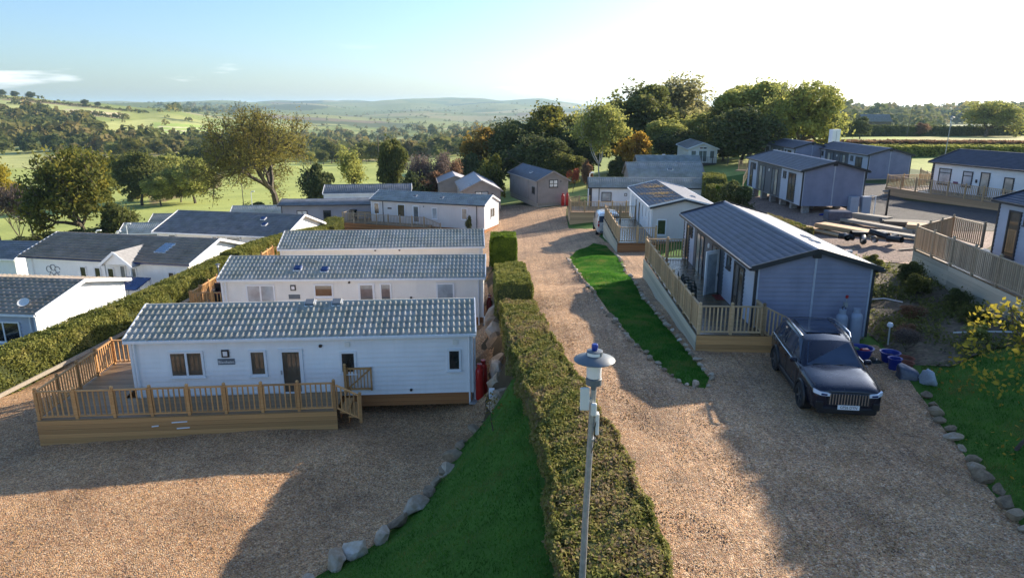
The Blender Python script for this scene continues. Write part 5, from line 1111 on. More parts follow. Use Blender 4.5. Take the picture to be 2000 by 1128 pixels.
# ------------------------------------------------------------------ stones and boulders
def rock_mesh(seed, mat, sub=2, flat=.7):
    rg = np.random.default_rng(seed); bm = bmesh.new(); bmesh.ops.create_icosphere(bm, subdivisions=sub, radius=1.0)
    dirs = rg.normal(0, 1, (9, 3)); dirs /= np.linalg.norm(dirs, axis=1, keepdims=True); cut = rg.uniform(.42, .82, 9)
    for v in bm.verts:
        p = np.array(v.co); 
        for d_, c_ in zip(dirs, cut):
            e_ = p @ d_
            if e_ > c_: p = p - d_*(e_ - c_)*1.0
        p *= 1 + .05*rg.normal(); v.co = (p[0], p[1]*.85, p[2]*flat)
    me_ = bpy.data.meshes.new('stone'); bm.to_mesh(me_); bm.free(); me_.materials.append(M[mat]); return me_
ROCKS = [rock_mesh(50+i, 'rock') for i in range(7)]; DROCKS = [rock_mesh(60+i, 'rock_dark') for i in range(6)]
def walk(line, step0, step1, rg):
    P = [Vector(p) for p in line]; out = []; carry = 0.0
    for a, b in zip(P[:-1], P[1:]):
        L_ = (b-a).length; t = carry
        while t < L_: out.append(a.lerp(b, t/L_)); t += rg.uniform(step0, step1)
        carry = t - L_
    return out
def edging(name, label, line, s0, s1, step, meshes, seed, jit=.06, sink=.3):
    rg = random.Random(seed); root = empty(name, (line[0][0], line[0][1], h(*line[0])), 0, label, 'stone edging'); z0 = h(*line[0])
    for p in walk(line, step[0], step[1], rg):
        s = rg.uniform(s0, s1); x, y = p.x + rg.uniform(-jit, jit), p.y + rg.uniform(-jit, jit)
        link('stone', rg.choice(meshes), root, (x - line[0][0], y - line[0][1], h(x, y) - z0 + s*(.7-sink)), (rg.uniform(-.3, .3), rg.uniform(-.3, .3), rg.uniform(0, 6.3)), (s*rg.uniform(.9, 1.35), s*rg.uniform(.8, 1.1), s*rg.uniform(.75, 1.1)))
edging('stone_edging', 'row of small stones along the track side of the grass island', [(x-.08, y) for x, y in ISLAND[:7]], .07, .15, (.22, .5), ROCKS+DROCKS, 71)
edging('stone_edging', 'row of pale stones along the deck side of the grass island', [(x+.08, y) for x, y in ISLAND[6:14]], .07, .17, (.26, .6), ROCKS, 72)
edging('stone_edging', 'grey-brown boulders bordering the lawn beside the parked car', [(10.05, 9.5), (10.15, 12.0), (10.45, 13.4), (10.85, 14.8), (11.25, 16.4), (11.75, 18.0)], .15, .27, (.42, .62), DROCKS, 73)
edging('stone_edging', 'rounded stones along the foot of the grass bank in the foreground', TOE[2:9], .22, .40, (.55, .85), DROCKS + ROCKS[:3], 74)
edging('stone_edging', 'dark flat stones at the corner of the grass bank', TOE[8:11], .22, .38, (.5, .75), DROCKS, 75)
# big boulders of the retaining bank, each its own thing
bl_ = [(-.62, 21.35, .36, 'pale slab boulder lying lowest at the corner of the rock bank'), (-.36, 22.15, .46, 'large rounded pale boulder beside the white meter box'), (-.5, 23.2, .42, 'small boulder just behind the white meter box'), (-.5, 24.2, .42, 'brown boulder level with the red gas bottles'),
       (-.62, 25.3, .45, 'tall brown boulder behind the red gas bottles'), (-.68, 26.4, .48, 'brown boulder in the middle of the rock bank'), (-.72, 27.5, .50, 'pale cracked boulder in the middle of the rock bank'), (-.78, 28.6, .48, 'broad grey boulder near the second chalet corner'),
       (-.85, 29.8, .42, 'boulder near the white post by the second chalet'), (-.92, 31.0, .42, 'boulder beside the dark red gas bottles'), (-.98, 32.3, .40, 'boulder behind the dark red gas bottles'), (-1.05, 33.6, .38, 'boulder in the far part of the rock bank'), (-1.08, 34.9, .36, 'second last boulder of the rock bank'), (-1.1, 36.2, .38, 'farthest boulder of the rock bank')]
rg = random.Random(5)
for i, (x, y, s, lab) in enumerate(bl_):
    o = link('boulder', (ROCKS + DROCKS[:4])[(i*4) % 11], None, (x+.06, y, -2.5 + s*1.4 + rg.uniform(0, .3)), (rg.uniform(-.3, .3), rg.uniform(.1, .5), rg.uniform(0, 6)), (s*rg.uniform(1.0, 1.25), s*rg.uniform(1.15, 1.45), s*rg.uniform(1.9, 2.5)))
    tag(o, lab, 'boulder', 'boulders of the rock bank')

# ------------------------------------------------------------------ trees
def grow(seed, Ht, cr, tr, levels=5, base=.3, spread=.75, fork=3, wob=.16, up=.12, sides=5):
    """branch skeleton scaled to height Ht and crown radius cr; returns tubes and twig ends"""
    rg = np.random.default_rng(seed); segs = []; tips = []
    def br(p, d, L_, r, lev):
        pts = [p]; n = 3 if lev > 0 else 4
        for i in range(n):
            d = d + rg.normal(0, wob, 3) + np.array((0, 0, up)); d /= np.linalg.norm(d); p = p + d*L_/n; pts.append(p)
            if lev >= levels-2: tips.append((p, lev))
            if 0 < lev < levels-1 and i >= 1 and rg.random() < .55:
                q = rg.normal(0, 1, 3); q -= d*(q@d); q /= np.linalg.norm(q); dd_ = d*.7 + q*.75; br(p, dd_/np.linalg.norm(dd_), L_*.55, r*.4, lev+1)
        segs.append((pts, np.linspace(r, r*.62, len(pts)), lev))
        if lev < levels-1:
            k = fork if lev > 0 else fork+2; a0 = rg.uniform(0, 6.28)
            o1 = np.cross(d, (0.3, 0.2, 1.0) if abs(d[2]) < .9 else (1.0, 0, 0)); o1 /= np.linalg.norm(o1); o2 = np.cross(d, o1)
            for i in range(k):
                a = a0 + 6.28*i/k + rg.normal(0, .25); sp_ = spread*rg.uniform(.55, 1.25)*(1.0 if lev else 1.15)
                dd_ = d*math.cos(sp_) + (o1*math.cos(a) + o2*math.sin(a))*math.sin(sp_); br(p, dd_, L_*rg.uniform(.62, .86)*(1 if lev else 1.35*(.35/base)**.3), r*.6, lev+1)
    br(np.array((0., 0., 0.)), np.array((0., 0., 1.)), base*Ht, tr, 0)
    T = np.array([t[0] for t in tips]); zmax = T[:, 2].max(); rad = np.percentile(np.hypot(T[:, 0], T[:, 1]), 95)
    f_ = lambda p: np.array((p[0]*cr/rad, p[1]*cr/rad, p[2]*Ht/zmax))
    mb = MB()
    for pts, rs, lev in segs: mb.tube([f_(p) for p in pts], np.maximum(rs, .012), sides if lev < 3 else 3, cap=False)
    return mb, np.array([f_(t) for t in T])
def crown_from(tips, rg, per, rad, size, lobes=None):
    P = tips[rg.integers(0, len(tips), per)] + rg.normal(0, rad, (per, 3))
    if lobes is not None: P = np.concatenate([P, lobes])
    return leaf_quads(P, rg.uniform(size*.6, size*1.3, len(P)), rg, up=.5)
def lobes_pts(rg, n, Ht, cr, z0, k=18, squash=.8):
    """points on the shells of many overlapping lumps filling a crown"""
    c = rg.normal(0, 1, (k, 3)); c /= np.linalg.norm(c, axis=1, keepdims=True); rr = rg.uniform(.25, .78, k)[:, None]
    zc, hz = (z0+Ht)/2, (Ht-z0)/2; c = c*rr*np.array((cr, cr, hz)) + np.array((0, 0, zc)); R_ = rg.uniform(.28, .45, k)*min(cr, hz)*1.05
    j = rg.choice(k, n, p=R_**2/np.sum(R_**2)); d = rg.normal(0, 1, (n, 3)); d /= np.linalg.norm(d, axis=1, keepdims=True); d[:, 2] = np.where(d[:, 2] < -.3, -d[:, 2], d[:, 2])
    return c[j] + d*(R_[j]*rg.uniform(.72, 1.08, n))[:, None]*np.array((1, 1, squash))
def tree_proto(seed, Ht, cr, tr, base=.28, spread=.75, levels=5, fork=3, ntip=5000, nlobe=4000, leaf=.28, rad=.35, k=18, z0=None, up=.12):
    rg = np.random.default_rng(seed+900); mb, tips = grow(seed, Ht*.96, cr*.9, tr, levels, base, spread, fork, up=up)
    tk = mb.mesh('trunk'); lob = lobes_pts(rg, nlobe, Ht, cr, (base*Ht*.8 if z0 is None else z0), k) if nlobe else None
    V, Fq = crown_from(tips, rg, ntip, rad, leaf, lob); cm = np_mesh('crown', V, Fq); face_attr(cm, 'rnd', rg.random(len(Fq)))
    for m_ in (tk, cm): m_.materials.append(None)
    return (Ht, cr, tk, cm)
PROTO = {
 'oak_bare': tree_proto(14, 19.5, 9.6, .6, .17, .8, 6, 3, 26000, 0, .16, .5, up=.05),
 'dense_a': tree_proto(2, 12, 5.2, .3, .18, .75, 4, 3, 2500, 10500, .27, .5, 34, z0=1.0),
 'dense_b': tree_proto(3, 12, 4.6, .3, .2, .7, 4, 3, 2500, 10500, .27, .5, 28, z0=.8),
 'oak_wide': tree_proto(4, 12, 7.2, .42, .22, .85, 5, 3, 6000, 7000, .26, .45, 30),
 'tall': tree_proto(5, 16, 4.4, .3, .2, .5, 5, 3, 5000, 7000, .26, .5, 24, up=.25),
 'airy': tree_proto(6, 9, 3.4, .13, .25, .6, 5, 3, 3800, 500, .19, .4, 10, up=.2),
 'bushy': tree_proto(7, 6, 3.3, .14, .12, .8, 4, 3, 2500, 5200, .20, .35, 18, z0=.4),
 'twiggy': tree_proto(8, 8, 3.2, .10, .10, .5, 6, 3, 3200, 0, .13, .3, up=.3),
 'birch': tree_proto(9, 13, 4.6, .17, .28, .55, 5, 3, 7000, 6500, .20, .5, 22, up=.15),
}
def tree(name, label, proto, X, Y, Ht, cr, leaf, seed, bark='bark', group=None, sink=.1, cat='tree', z=None):
    rg = random.Random(seed); h0, c0, tk, cm = PROTO[proto]; zz = h(X, Y) if z is None else z
    root = empty(name, (X, Y, zz - sink), rg.uniform(0, 6.28), label, cat, group); s = (cr/c0, cr/c0, Ht/h0)
    a = link('trunk', tk, root, scale=s); b = link('crown', cm, root, scale=s)
    for o, m_ in ((a, bark), (b, leaf)): o.material_slots[0].link = 'OBJECT'; o.material_slots[0].material = M[m_]
    return root
def tree_px(name, label, proto, u, vbase, vtop, Y, wpx, leaf, seed, **kw):
    """tree standing at photo column u, distance Y, its top at row vtop, crown wpx pixels wide"""
    x, _, _ = at_y(u, vbase, Y); z = h(x, Y); zt = at_y(u, vtop, Y)[2]; d = Y*_c - (z-CAM_H)*_s
    return tree(name, label, proto, x, Y, max(2.0, zt - z), wpx/2/_f*d, leaf, seed, **kw)
tree_px('oak_tree', 'great half-bare oak standing alone above the flat cabin', 'oak_bare', 538, 405, 188, 120, 255, 'leaf_oakdry', 1)
tree_px('broadleaf_tree', 'big dark tree with yellow-green top at the left beyond the bungalows', 'oak_wide', 172, 470, 280, 84, 200, 'leaf_oliveyel', 2)
tree_px('willow_tree', 'yellow willow at the left picture edge', 'birch', 2, 470, 300, 100, 90, 'leaf_yellow', 3)
tree_px('bare_shrub', 'grey leafless shrub in front of the yellow willow', 'twiggy', 40, 470, 340, 88, 90, 'leaf_purple', 4)
tree_px('broadleaf_tree', 'dark bush right below the big yellow-green tree', 'bushy', 232, 470, 395, 82, 85, 'leaf_green', 5)
tree_px('broadleaf_tree', 'dense green tree just right of the big yellow-green tree', 'dense_a', 276, 385, 292, 165, 110, 'leaf_green', 6)
tree_px('broadleaf_tree', 'small dark tree right of the great oak', 'bushy', 624, 395, 320, 106, 74, 'leaf_dark', 7)
tree_px('broadleaf_tree', 'slender airy yellow-green tree between two dark trees', 'airy', 697, 388, 284, 116, 76, 'leaf_olive', 8)
tree_px('broadleaf_tree', 'tall dark tree above the grey chalet roof, left', 'dense_b', 772, 388, 260, 108, 66, 'leaf_green', 9)
for i, (u, vt, w_, lf) in enumerate(((815, 290, 70, 'leaf_purple'), (850, 285, 80, 'leaf_purple'), (878, 300, 66, 'leaf_rust'))):
    tree_px('leafless_shrub', ['purple-grey leafless shrub next to the tall dark tree', 'tall pale leafless shrub in the middle of the shrub clump', 'russet-leaved shrub at the right of the shrub clump'][i], 'twiggy', u, 392, vt, 98+i*2, w_, lf, 10+i)
    tree_px('evergreen_shrub', ['dark shrub beneath the purple-grey leafless shrub', 'dark shrub beneath the pale leafless shrub', 'dark shrub beneath the russet shrub'][i], 'bushy', u-5, 395, 335, 96+i, w_*1.1, 'leaf_rust' if i else 'leaf_dark', 30+i)
tree_px('broadleaf_tree', 'small round yellow-green tree between the two brown cabins', 'bushy', 966, 372, 302, 90, 68, 'leaf_oliveyel', 14)
tree_px('broadleaf_tree', 'orange-leaved tree behind the taupe cabin', 'dense_a', 942, 370, 243, 122, 86, 'leaf_orange', 15)
tree_px('broadleaf_tree', 'dark tree under the orange-leaved tree', 'bushy', 925, 375, 300, 112, 80, 'leaf_dark', 16)
tree_px('broadleaf_tree', 'dark green tree left of the tallest tree behind the brown cabin', 'dense_b', 1010, 365, 226, 118, 121.5, 'leaf_dark', 17)
tree_px('broadleaf_tree', 'tall dark tree with golden top behind the brown cabin', 'dense_a', 1075, 365, 198, 122, 148.5, 'leaf_oliveyel', 18)
tree_px('broadleaf_tree', 'dark ivy-clad tree directly behind the brown cabin', 'dense_b', 1060, 365, 255, 108, 121.5, 'leaf_dark', 19)
tree_px('broadleaf_tree', 'dark tree between the ivy-clad tree and the birch', 'dense_a', 1122, 365, 232, 116, 108, 'leaf_dark', 20)
tree_px('birch_tree', 'yellow birch with white trunk above the ribbed roof', 'birch', 1172, 348, 192, 100, 110, 'leaf_olive', 21, bark='bark_pale')
tree_px('broadleaf_tree', 'small rounded golden tree right of the birch', 'bushy', 1242, 330, 258, 97, 84, 'leaf_gold', 22)
tree_px('broadleaf_tree', 'tall green tree rising behind the birch', 'dense_a', 1246, 330, 158, 128, 159.3, 'leaf_green', 23)
tree_px('poplar_tree', 'tall pale hazy willow on the skyline right of the birch', 'tall', 1308, 320, 140, 142, 135, 'leaf_pale', 24)
tree_px('broadleaf_tree', 'olive tree behind the glazed white lodge, left', 'dense_b', 1300, 312, 225, 120, 94.5, 'leaf_olive', 25)
tree_px('broadleaf_tree', 'olive tree behind the glazed white lodge, right', 'dense_a', 1366, 312, 215, 126, 108, 'leaf_olive', 26)
tree_px('broadleaf_tree', 'tree with thin crown left of the spreading oak', 'airy', 1395, 300, 180, 118, 94.5, 'leaf_green', 27)
tree_px('broadleaf_tree', 'tall grey-green tree left of the spreading oak', 'dense_b', 1462, 300, 148, 112, 148.5, 'leaf_olive', 28)
tree_px('broadleaf_tree', 'dark shaded tree in front of the spreading oak', 'dense_a', 1448, 310, 205, 96, 148.5, 'leaf_dark', 29)
for i, (u, vt, Y, w_, lf, lab) in enumerate(((1035, 240, 135, 110, 'leaf_olive', 'olive tree filling the gap behind the dark trees'), (1150, 225, 130, 110, 'leaf_green', 'green tree behind the left side of the birch'), (1215, 200, 135, 110, 'leaf_olive', 'olive tree between the birch and the tall green tree'), (1345, 190, 150, 120, 'leaf_pale', 'pale hazy tree right of the tall willow'), (1420, 205, 128, 110, 'leaf_olive', 'olive tree filling the gap left of the grey-green tree'), (1505, 190, 120, 110, 'leaf_green', 'green tree behind the left side of the spreading oak'), (1100, 290, 104, 90, 'leaf_green', 'low green tree behind the brown cabin, right'), (1330, 250, 116, 100, 'leaf_dark', 'dark tree just behind the glazed white lodge'), (1410, 270, 104, 90, 'leaf_dark', 'dark undergrowth tree right of the glazed white lodge'))):
    tree_px('broadleaf_tree', lab, 'dense_a' if i % 2 else 'dense_b', u, 320, vt, Y, w_, lf, 120+i)
tree_px('oak_tree', 'spreading oak with low crown above the far grey lodges', 'oak_wide', 1560, 282, 153, 100, 185, 'leaf_olive', 40)
tree_px('oak_tree', 'lone round oak on the far meadow at right', 'oak_wide', 1925, 262, 194, 232, 135, 'leaf_olive', 41)
tree_px('field_bush', 'low bush beside the leaning telegraph pole', 'bushy', 1795, 262, 240, 230, 36, 'leaf_rust', 42)
tree_px('field_bush', 'dark shrubs beside the far barn', 'bushy', 1680, 262, 228, 196, 60, 'leaf_dark', 43)
tree_px('red_shrub', 'bright red-orange shrub beside the brown cabin', 'twiggy', 1118, 345, 322, 92, 34, 'leaf_red', 44)
tree_px('red_shrub', 'brown smoke bush left of the birch trunk', 'bushy', 1146, 345, 312, 96, 26, 'leaf_rust', 45)
tree_px('dark_shrub', 'dark purple shrub right of the birch trunk', 'bushy', 1205, 345, 305, 96, 40, 'leaf_dark', 46)
tree_px('round_bush', 'dark purple round bush beside the propped lodge', 'bushy', 1432, 405, 352, 53, 74, 'leaf_dark', 47)
tree_px('round_bush', 'light green bush by the small path lights', 'bushy', 1400, 405, 385, 58, 30, 'leaf_lime', 48)
tree_px('round_bush', 'potted round bush by the end of the grey chalet', 'bushy', 917, 460, 440, 64.5, 17, 'leaf_dark', 49)
# tall conifer screen outside the frame at right, added unseen to cast shade over the parked car
hedge('conifer_shade_screen', 'unseen conifer screen added beyond the right picture edge to shade the car', [(29.9, 20.5), (29.9, 28), (29.9, 35.2)], 6.2, [11.2, 11.4, 11.2], 'leaf_dark', 30000, .22, 61, bulge=.12)
# trees one can tell apart along the valley hedgerows
ORD = ['first', 'second', 'third', 'fourth', 'fifth', 'sixth', 'seventh', 'eighth', 'ninth', 'tenth', 'eleventh', 'twelfth']
k = 0
rows = [((285, 372), (375, 366), 4, 165, 'along the edge of the near pasture', 'hedgerow trees of the near pasture'), ((600, 352), (760, 330), 8, 390, 'along the far edge of the near pasture', 'trees at the far pasture edge'), ((330, 348), (520, 340), 9, 320, 'in the line behind the great oak', 'trees in line behind the great oak'), ((150, 320), (300, 330), 8, 250, 'in the hedgerow above the left bungalows', 'hedgerow trees above the left bungalows'),
        ((900, 300), (1050, 262), 7, 260, 'on the slope behind the orange tree', 'trees on the slope behind the orange tree'), ((640, 300), (880, 285), 11, 420, 'of the wood edge in mid valley', 'wood-edge trees in mid valley'), ((180, 300), (420, 300), 10, 430, 'in the strip below the striped field', 'trees below the striped field')]
LF = ['leaf_green', 'leaf_olive', 'leaf_dark', 'leaf_oliveyel', 'leaf_rust', 'leaf_green', 'leaf_olive']
LN = {'leaf_green': 'green', 'leaf_olive': 'olive', 'leaf_dark': 'dark green', 'leaf_oliveyel': 'yellow-green', 'leaf_rust': 'rust-brown'}
rg = random.Random(77)
for (a, b, n, Y, lab, grp) in rows:
    for i in range(n):
        u = a[0] + (b[0]-a[0])*(i+rg.uniform(.1, .9))/n; Yi = Y*rg.uniform(.92, 1.1); x = at_y(u, 300, Yi)[0]; s = rg.uniform(.7, 1.25); lf = rg.choice(LF)
        tree('valley_tree', f'{LN[lf]} tree, {ORD[i]} from the left {lab}', rg.choice(['dense_a', 'dense_b', 'oak_wide', 'dense_a']), x, Yi, 10*s, 5.2*s, lf, 200+k, group=grp); k += 1
# far woods and hedgerows: masses of small crowns
def wood_mass(name, label, pts, seed, leaf, size=(3.5, 6.5), q=46):
    rg = np.random.default_rng(seed); n = len(pts); P = np.array(pts); r = np.clip(rg.lognormal(np.log((size[0]+size[1])/2.3), .32, n), size[0]*.6, size[1]*1.25)
    d = rg.normal(0, 1, (n, q, 3)); d /= np.linalg.norm(d, axis=2, keepdims=True); d[..., 2] = np.abs(d[..., 2])*1.15 + rg.uniform(-.3, .1, (n, q))
    C = P[:, None, :] + d*r[:, None, None]*rg.uniform(.75, 1.05, (n, q))[..., None] + np.array((0, 0, 1.0))*r[:, None, None]*.55
    V, Fq = leaf_quads(C.reshape(-1, 3), np.repeat(r*.36, q)*rg.uniform(.7, 1.2, n*q), rg, nrm=d.reshape(-1, 3)*1.3, aspect=.9)
    me_ = np_mesh(name, V, Fq, M[leaf]); face_attr(me_, 'rnd', np.repeat(rg.random(n), q)*.7 + rg.random(n*q)*.3); return tag(link(name, me_), label, 'woodland', kind='stuff')
leafmat('leaf_wood', [(0.055, 0.08, 0.03), (0.11, 0.13, 0.04), (0.17, 0.17, 0.05), (0.24, 0.19, 0.075), (0.34, 0.29, 0.075)], 0.3, 0.8, 0.012)
def scatter_px(poly, n, seed, y0=120, d=None):
    rg = np.random.default_rng(seed); xs = [p[0] for p in poly]; ys = [p[1] for p in poly]; out = []; tries = 0
    while len(out) < n and tries < n*6:
        tries += 1; u, v = rg.uniform(min(xs), max(xs)), rg.uniform(min(ys), max(ys))
        if not in_poly(np.array([u]), np.array([v]), poly)[0]: continue
        p = ray(u, v, y0)
        if p: out.append(p)
    return out
wood_mass('hillside_wood', 'mixed woodland on the left hillside', scatter_px([(-30, 222), (100, 222), (210, 250), (190, 275), (-30, 290)], 330, 1, 300), 11, 'leaf_wood', (4, 7.5))
wood_mass('valley_wood', 'woodland strip along the valley floor at left', scatter_px([(-30, 270), (260, 272), (430, 285), (480, 300), (300, 306), (-30, 298)], 190, 2, 300), 12, 'leaf_wood', (4, 7))
wood_mass('valley_wood', 'mass of trees filling the middle of the valley', scatter_px([(480, 268), (900, 250), (1050, 262), (900, 310), (600, 318), (470, 296)], 300, 3, 300), 13, 'leaf_wood', (4, 7.5))
wood_mass('distant_wood', 'wooded ridge left of the great oak on the skyline', scatter_px([(290, 204), (480, 203), (520, 214), (480, 226), (340, 220)], 200, 4, 900), 14, 'leaf_wood', (5, 10), 28)
# hedgerows following the field boundaries across the valley
rgw = np.random.default_rng(17); yy_ = np.exp(rgw.uniform(np.log(420), np.log(5200), 60000)); xx_ = yy_*rgw.uniform(-.8, .62, 60000); q = np.stack([xx_, yy_], 1); kp = np.zeros(60000, bool)
for k0 in range(0, 60000, 6000):
    d_ = np.sqrt(((q[k0:k0+6000, None, :] - cellp[None])**2).sum(2)); d_.partition(1, axis=1); kp[k0:k0+6000] = (d_[:, 1] - d_[:, 0]) < 9 + q[k0:k0+6000, 1]*.006
kp &= ~((xx_/yy_ < -.28) & (yy_ < 1900) & (rgw.random(60000) > .12)); q = q[kp][:3000]; zq = H(q[:, 0], q[:, 1]); wood_mass('far_hedgerow', 'hedgerows and hedgerow trees dividing the fields across the valley', np.c_[q, zq], 18, 'leaf_wood', (2.6, 6.0), 20)
wood_mass('distant_wood', 'wooded hill on the right skyline', scatter_px([(1400, 226), (2050, 219), (2050, 244), (1400, 246)], 520, 5, 600), 15, 'leaf_wood', (6, 11), 34)
def hedgerow(name, label, a, b, n, seed, y0, r):
    rg = np.random.default_rng(seed); pts = []
    for i in range(n):
        t = i/(n-1); p = ray(a[0]+(b[0]-a[0])*t, a[1]+(b[1]-a[1])*t + rg.uniform(-.3, .3), y0)
        if p: pts.append(p)
    if pts: wood_mass(name, label, pts, seed, 'leaf_wood', r, 30)
hedgerow('far_hedgerow', 'dark hedgerow climbing along the crest of the left hill', (0, 192), (290, 222), 90, 21, 700, (1.8, 3.6))
hedgerow('far_hedgerow', 'short thick hedgerow below the crest of the left hill', (15, 203), (90, 209), 26, 22, 600, (2, 3.5))
hedgerow('far_hedgerow', 'hedgerow beside the pale stubble field', (150, 222), (250, 234), 36, 23, 600, (1.8, 4.0))
hedgerow('far_hedgerow', 'hedgerow under the striped field', (190, 276), (470, 284), 60, 24, 350, (2, 4.5))
hedgerow('far_hedgerow', 'dark hedge across the near pasture', (405, 326), (490, 322), 30, 25, 140, (1.0, 1.9))
hedgerow('far_hedgerow', 'bramble line down the near pasture', (255, 395), (345, 365), 40, 26, 90, (.7, 1.4))
hedgerow('far_hedgerow', 'hedgerow on the slope behind the orange tree', (800, 290), (905, 268), 34, 27, 200, (1.4, 2.6))
for i, (u, v, s) in enumerate(((61, 190, 8), (30, 187, 7), (5, 184, 7), (167, 202, 6), (192, 205, 5))):
    p = ray(u, v + 4, 700)
    if p: tree('skyline_tree', ['third small tree from the left on the crest of the left hill', 'second small tree from the left on the crest of the left hill', 'leftmost small tree on the crest of the left hill', 'fourth small tree from the left on the hill crest', 'rightmost small tree on the crest of the left hill'][i], 'dense_a', p[0], p[1], s*1.7, s*1.05, 'leaf_dark', 400+i, group='trees on the left hill crest')
# scrub along the lower boundary of the park
for i, (u, Y, ht, cr, lf) in enumerate(((40, 76, 2.6, 2.6, 'leaf_dark'), (95, 77, 2.8, 2.8, 'leaf_green'), (140, 80, 2.6, 2.8, 'leaf_dark'), (205, 80, 3.0, 3.0, 'leaf_dark'), (250, 84, 2.6, 2.6, 'leaf_rust'), (300, 88, 2.0, 2.4, 'leaf_green'), (430, 92, 2.0, 2.4, 'leaf_rust'), (470, 93, 2.4, 2.6, 'leaf_dark'), (505, 100, 3.0, 2.8, 'leaf_dark'), (560, 100, 3.0, 2.4, 'leaf_green'))):
    x = at_y(u, 430, Y)[0]; tree('boundary_shrub', f'{LN[lf]} boundary bush, {ORD[i]} from the left beyond the bungalows', 'bushy', x, Y, ht, cr, lf, 300+i, group='boundary bushes beyond the left bungalows')
# near yellow tree at the right edge, close to the camera
def near_tree():
    rg = np.random.default_rng(55); mb, tips = grow(55, 3.6, 2.3, .05, 5, .3, .6, 3, up=.12); X, Y = 11.9, 14.6; z = h(X, Y)
    root = empty('young_tree', (X, Y, z), 0, 'young tree with large yellow-green leaves cut by the right edge', 'tree')
    zs = (4.25 - z)/3.6; mb.v = [(a, b, c*zs) for a, b, c in mb.v]; tips = tips*np.array((1, 1, zs)); mb.build('trunk', M['twig'], root)
    tips = tips[tips[:, 2] > .9]; P = tips[rg.integers(0, len(tips), 2400)] + rg.normal(0, .16, (2400, 3)); E_ = rg.normal(0, 1, (700, 3)); E_ /= np.linalg.norm(E_, axis=1, keepdims=True); E_ = E_*rg.uniform(.45, 1, (700, 1))**.5*np.array((1.25, 1.0, 1.2)) + np.array((-.55, 0, 2.55)); P = np.concatenate([P, E_[(np.sin(E_[:, 0]*5)+np.sin(E_[:, 2]*6+1)+np.sin(E_[:, 1]*5)) > -.5]]); V, Fq = leaf_quads(P, rg.uniform(.045, .085, len(P)), rg, up=.7)
    me_ = np_mesh('crown', V, Fq, M['leaf_yellow']); face_attr(me_, 'rnd', rg.random(len(P))); link('crown', me_, root)
near_tree()
# planting bed shrubs
sh = [(13.6, 36.2, 1.2, .8, 'leaf_lime'), (14.2, 34.3, 1.3, .9, 'leaf_lime'), (14.6, 32.6, 1.2, .8, 'leaf_olive'), (14.4, 30.8, 1.1, .9, 'leaf_lime'), (15.2, 29.2, 1.3, .9, 'leaf_green'), (16.6, 30.6, 1.2, .8, 'leaf_green'), (17.2, 28.6, 1.3, .8, 'leaf_dark'), (16.6, 27.2, 1.1, .9, 'leaf_green'), (17.0, 25.2, 1.0, .8, 'leaf_dark'), (14.2, 26.6, .9, .8, 'leaf_dark'), (14.8, 24.2, .7, .7, 'leaf_rust'), (16.5, 23.2, .9, .8, 'leaf_green'), (13.6, 22.2, .7, .6, 'leaf_rust'), (15.6, 21.6, .6, .7, 'leaf_olive'), (13.9, 28.2, .9, .7, 'leaf_green')]
lab_sh = ['leafy shrub behind the lodge roof, farthest', 'bright shrub by the black pipe bundle', 'olive shrub below the plank stack', 'bright green shrub behind the lodge roof edge', 'green shrub nearest the lodge gable', 'shrub beneath the corner of the plank wall', 'dark shrub against the plank wall', 'green shrub in the middle of the bed', 'dark shrub below the weathered fence', 'dark low shrub by the lodge corner', 'rusty ground plant in the bed', 'green plant under the fence', 'dry plant near the white pipe', 'low olive plant at the lawn edge', 'shrub squeezed beside the lodge wall']
for i, (x, y, ht, cr, lf) in enumerate(sh): tree('bed_shrub', lab_sh[i], 'bushy', x, y, ht*(1.2 if x < 15 and y > 29 else .85), cr*(1 if x < 15 and y > 29 else .72), lf, 500+i, cat='shrub')
# sapling with orange leaves on the grass bank
sp0 = (-.55, 18.2); zs_ = h(*sp0); spl = empty('sapling', (sp0[0], sp0[1], zs_), 0, 'thin staked sapling with a few orange leaves on the grass bank', 'sapling')
mb = MB().tube([(0, 0, 0), (-.08, 0, .5), (-.12, .02, 1.1)], [.02, .014, .007], 6)
for a in range(5): mb.tube([(-.07, 0, .35+.12*a), (-.07+.25*math.cos(a*2.1), .25*math.sin(a*2.1), .55+.12*a)], [.008, .004], 4)
mb.build('stem', M['twig'], spl); rg = np.random.default_rng(4); P = np.array((-.1, 0, 1.05)) + rg.normal(0, (.1, .1, .08), (26, 3)); P = np.concatenate([P, np.array((0, 0, .7)) + rg.normal(0, (.22, .22, .16), (30, 3))]); V, Fq = leaf_quads(P, rg.uniform(.03, .06, len(P)), rg)
me_ = np_mesh('leaves', V, Fq, M['leaf_orange']); face_attr(me_, 'rnd', rg.random(len(P))); link('leaves', me_, spl)
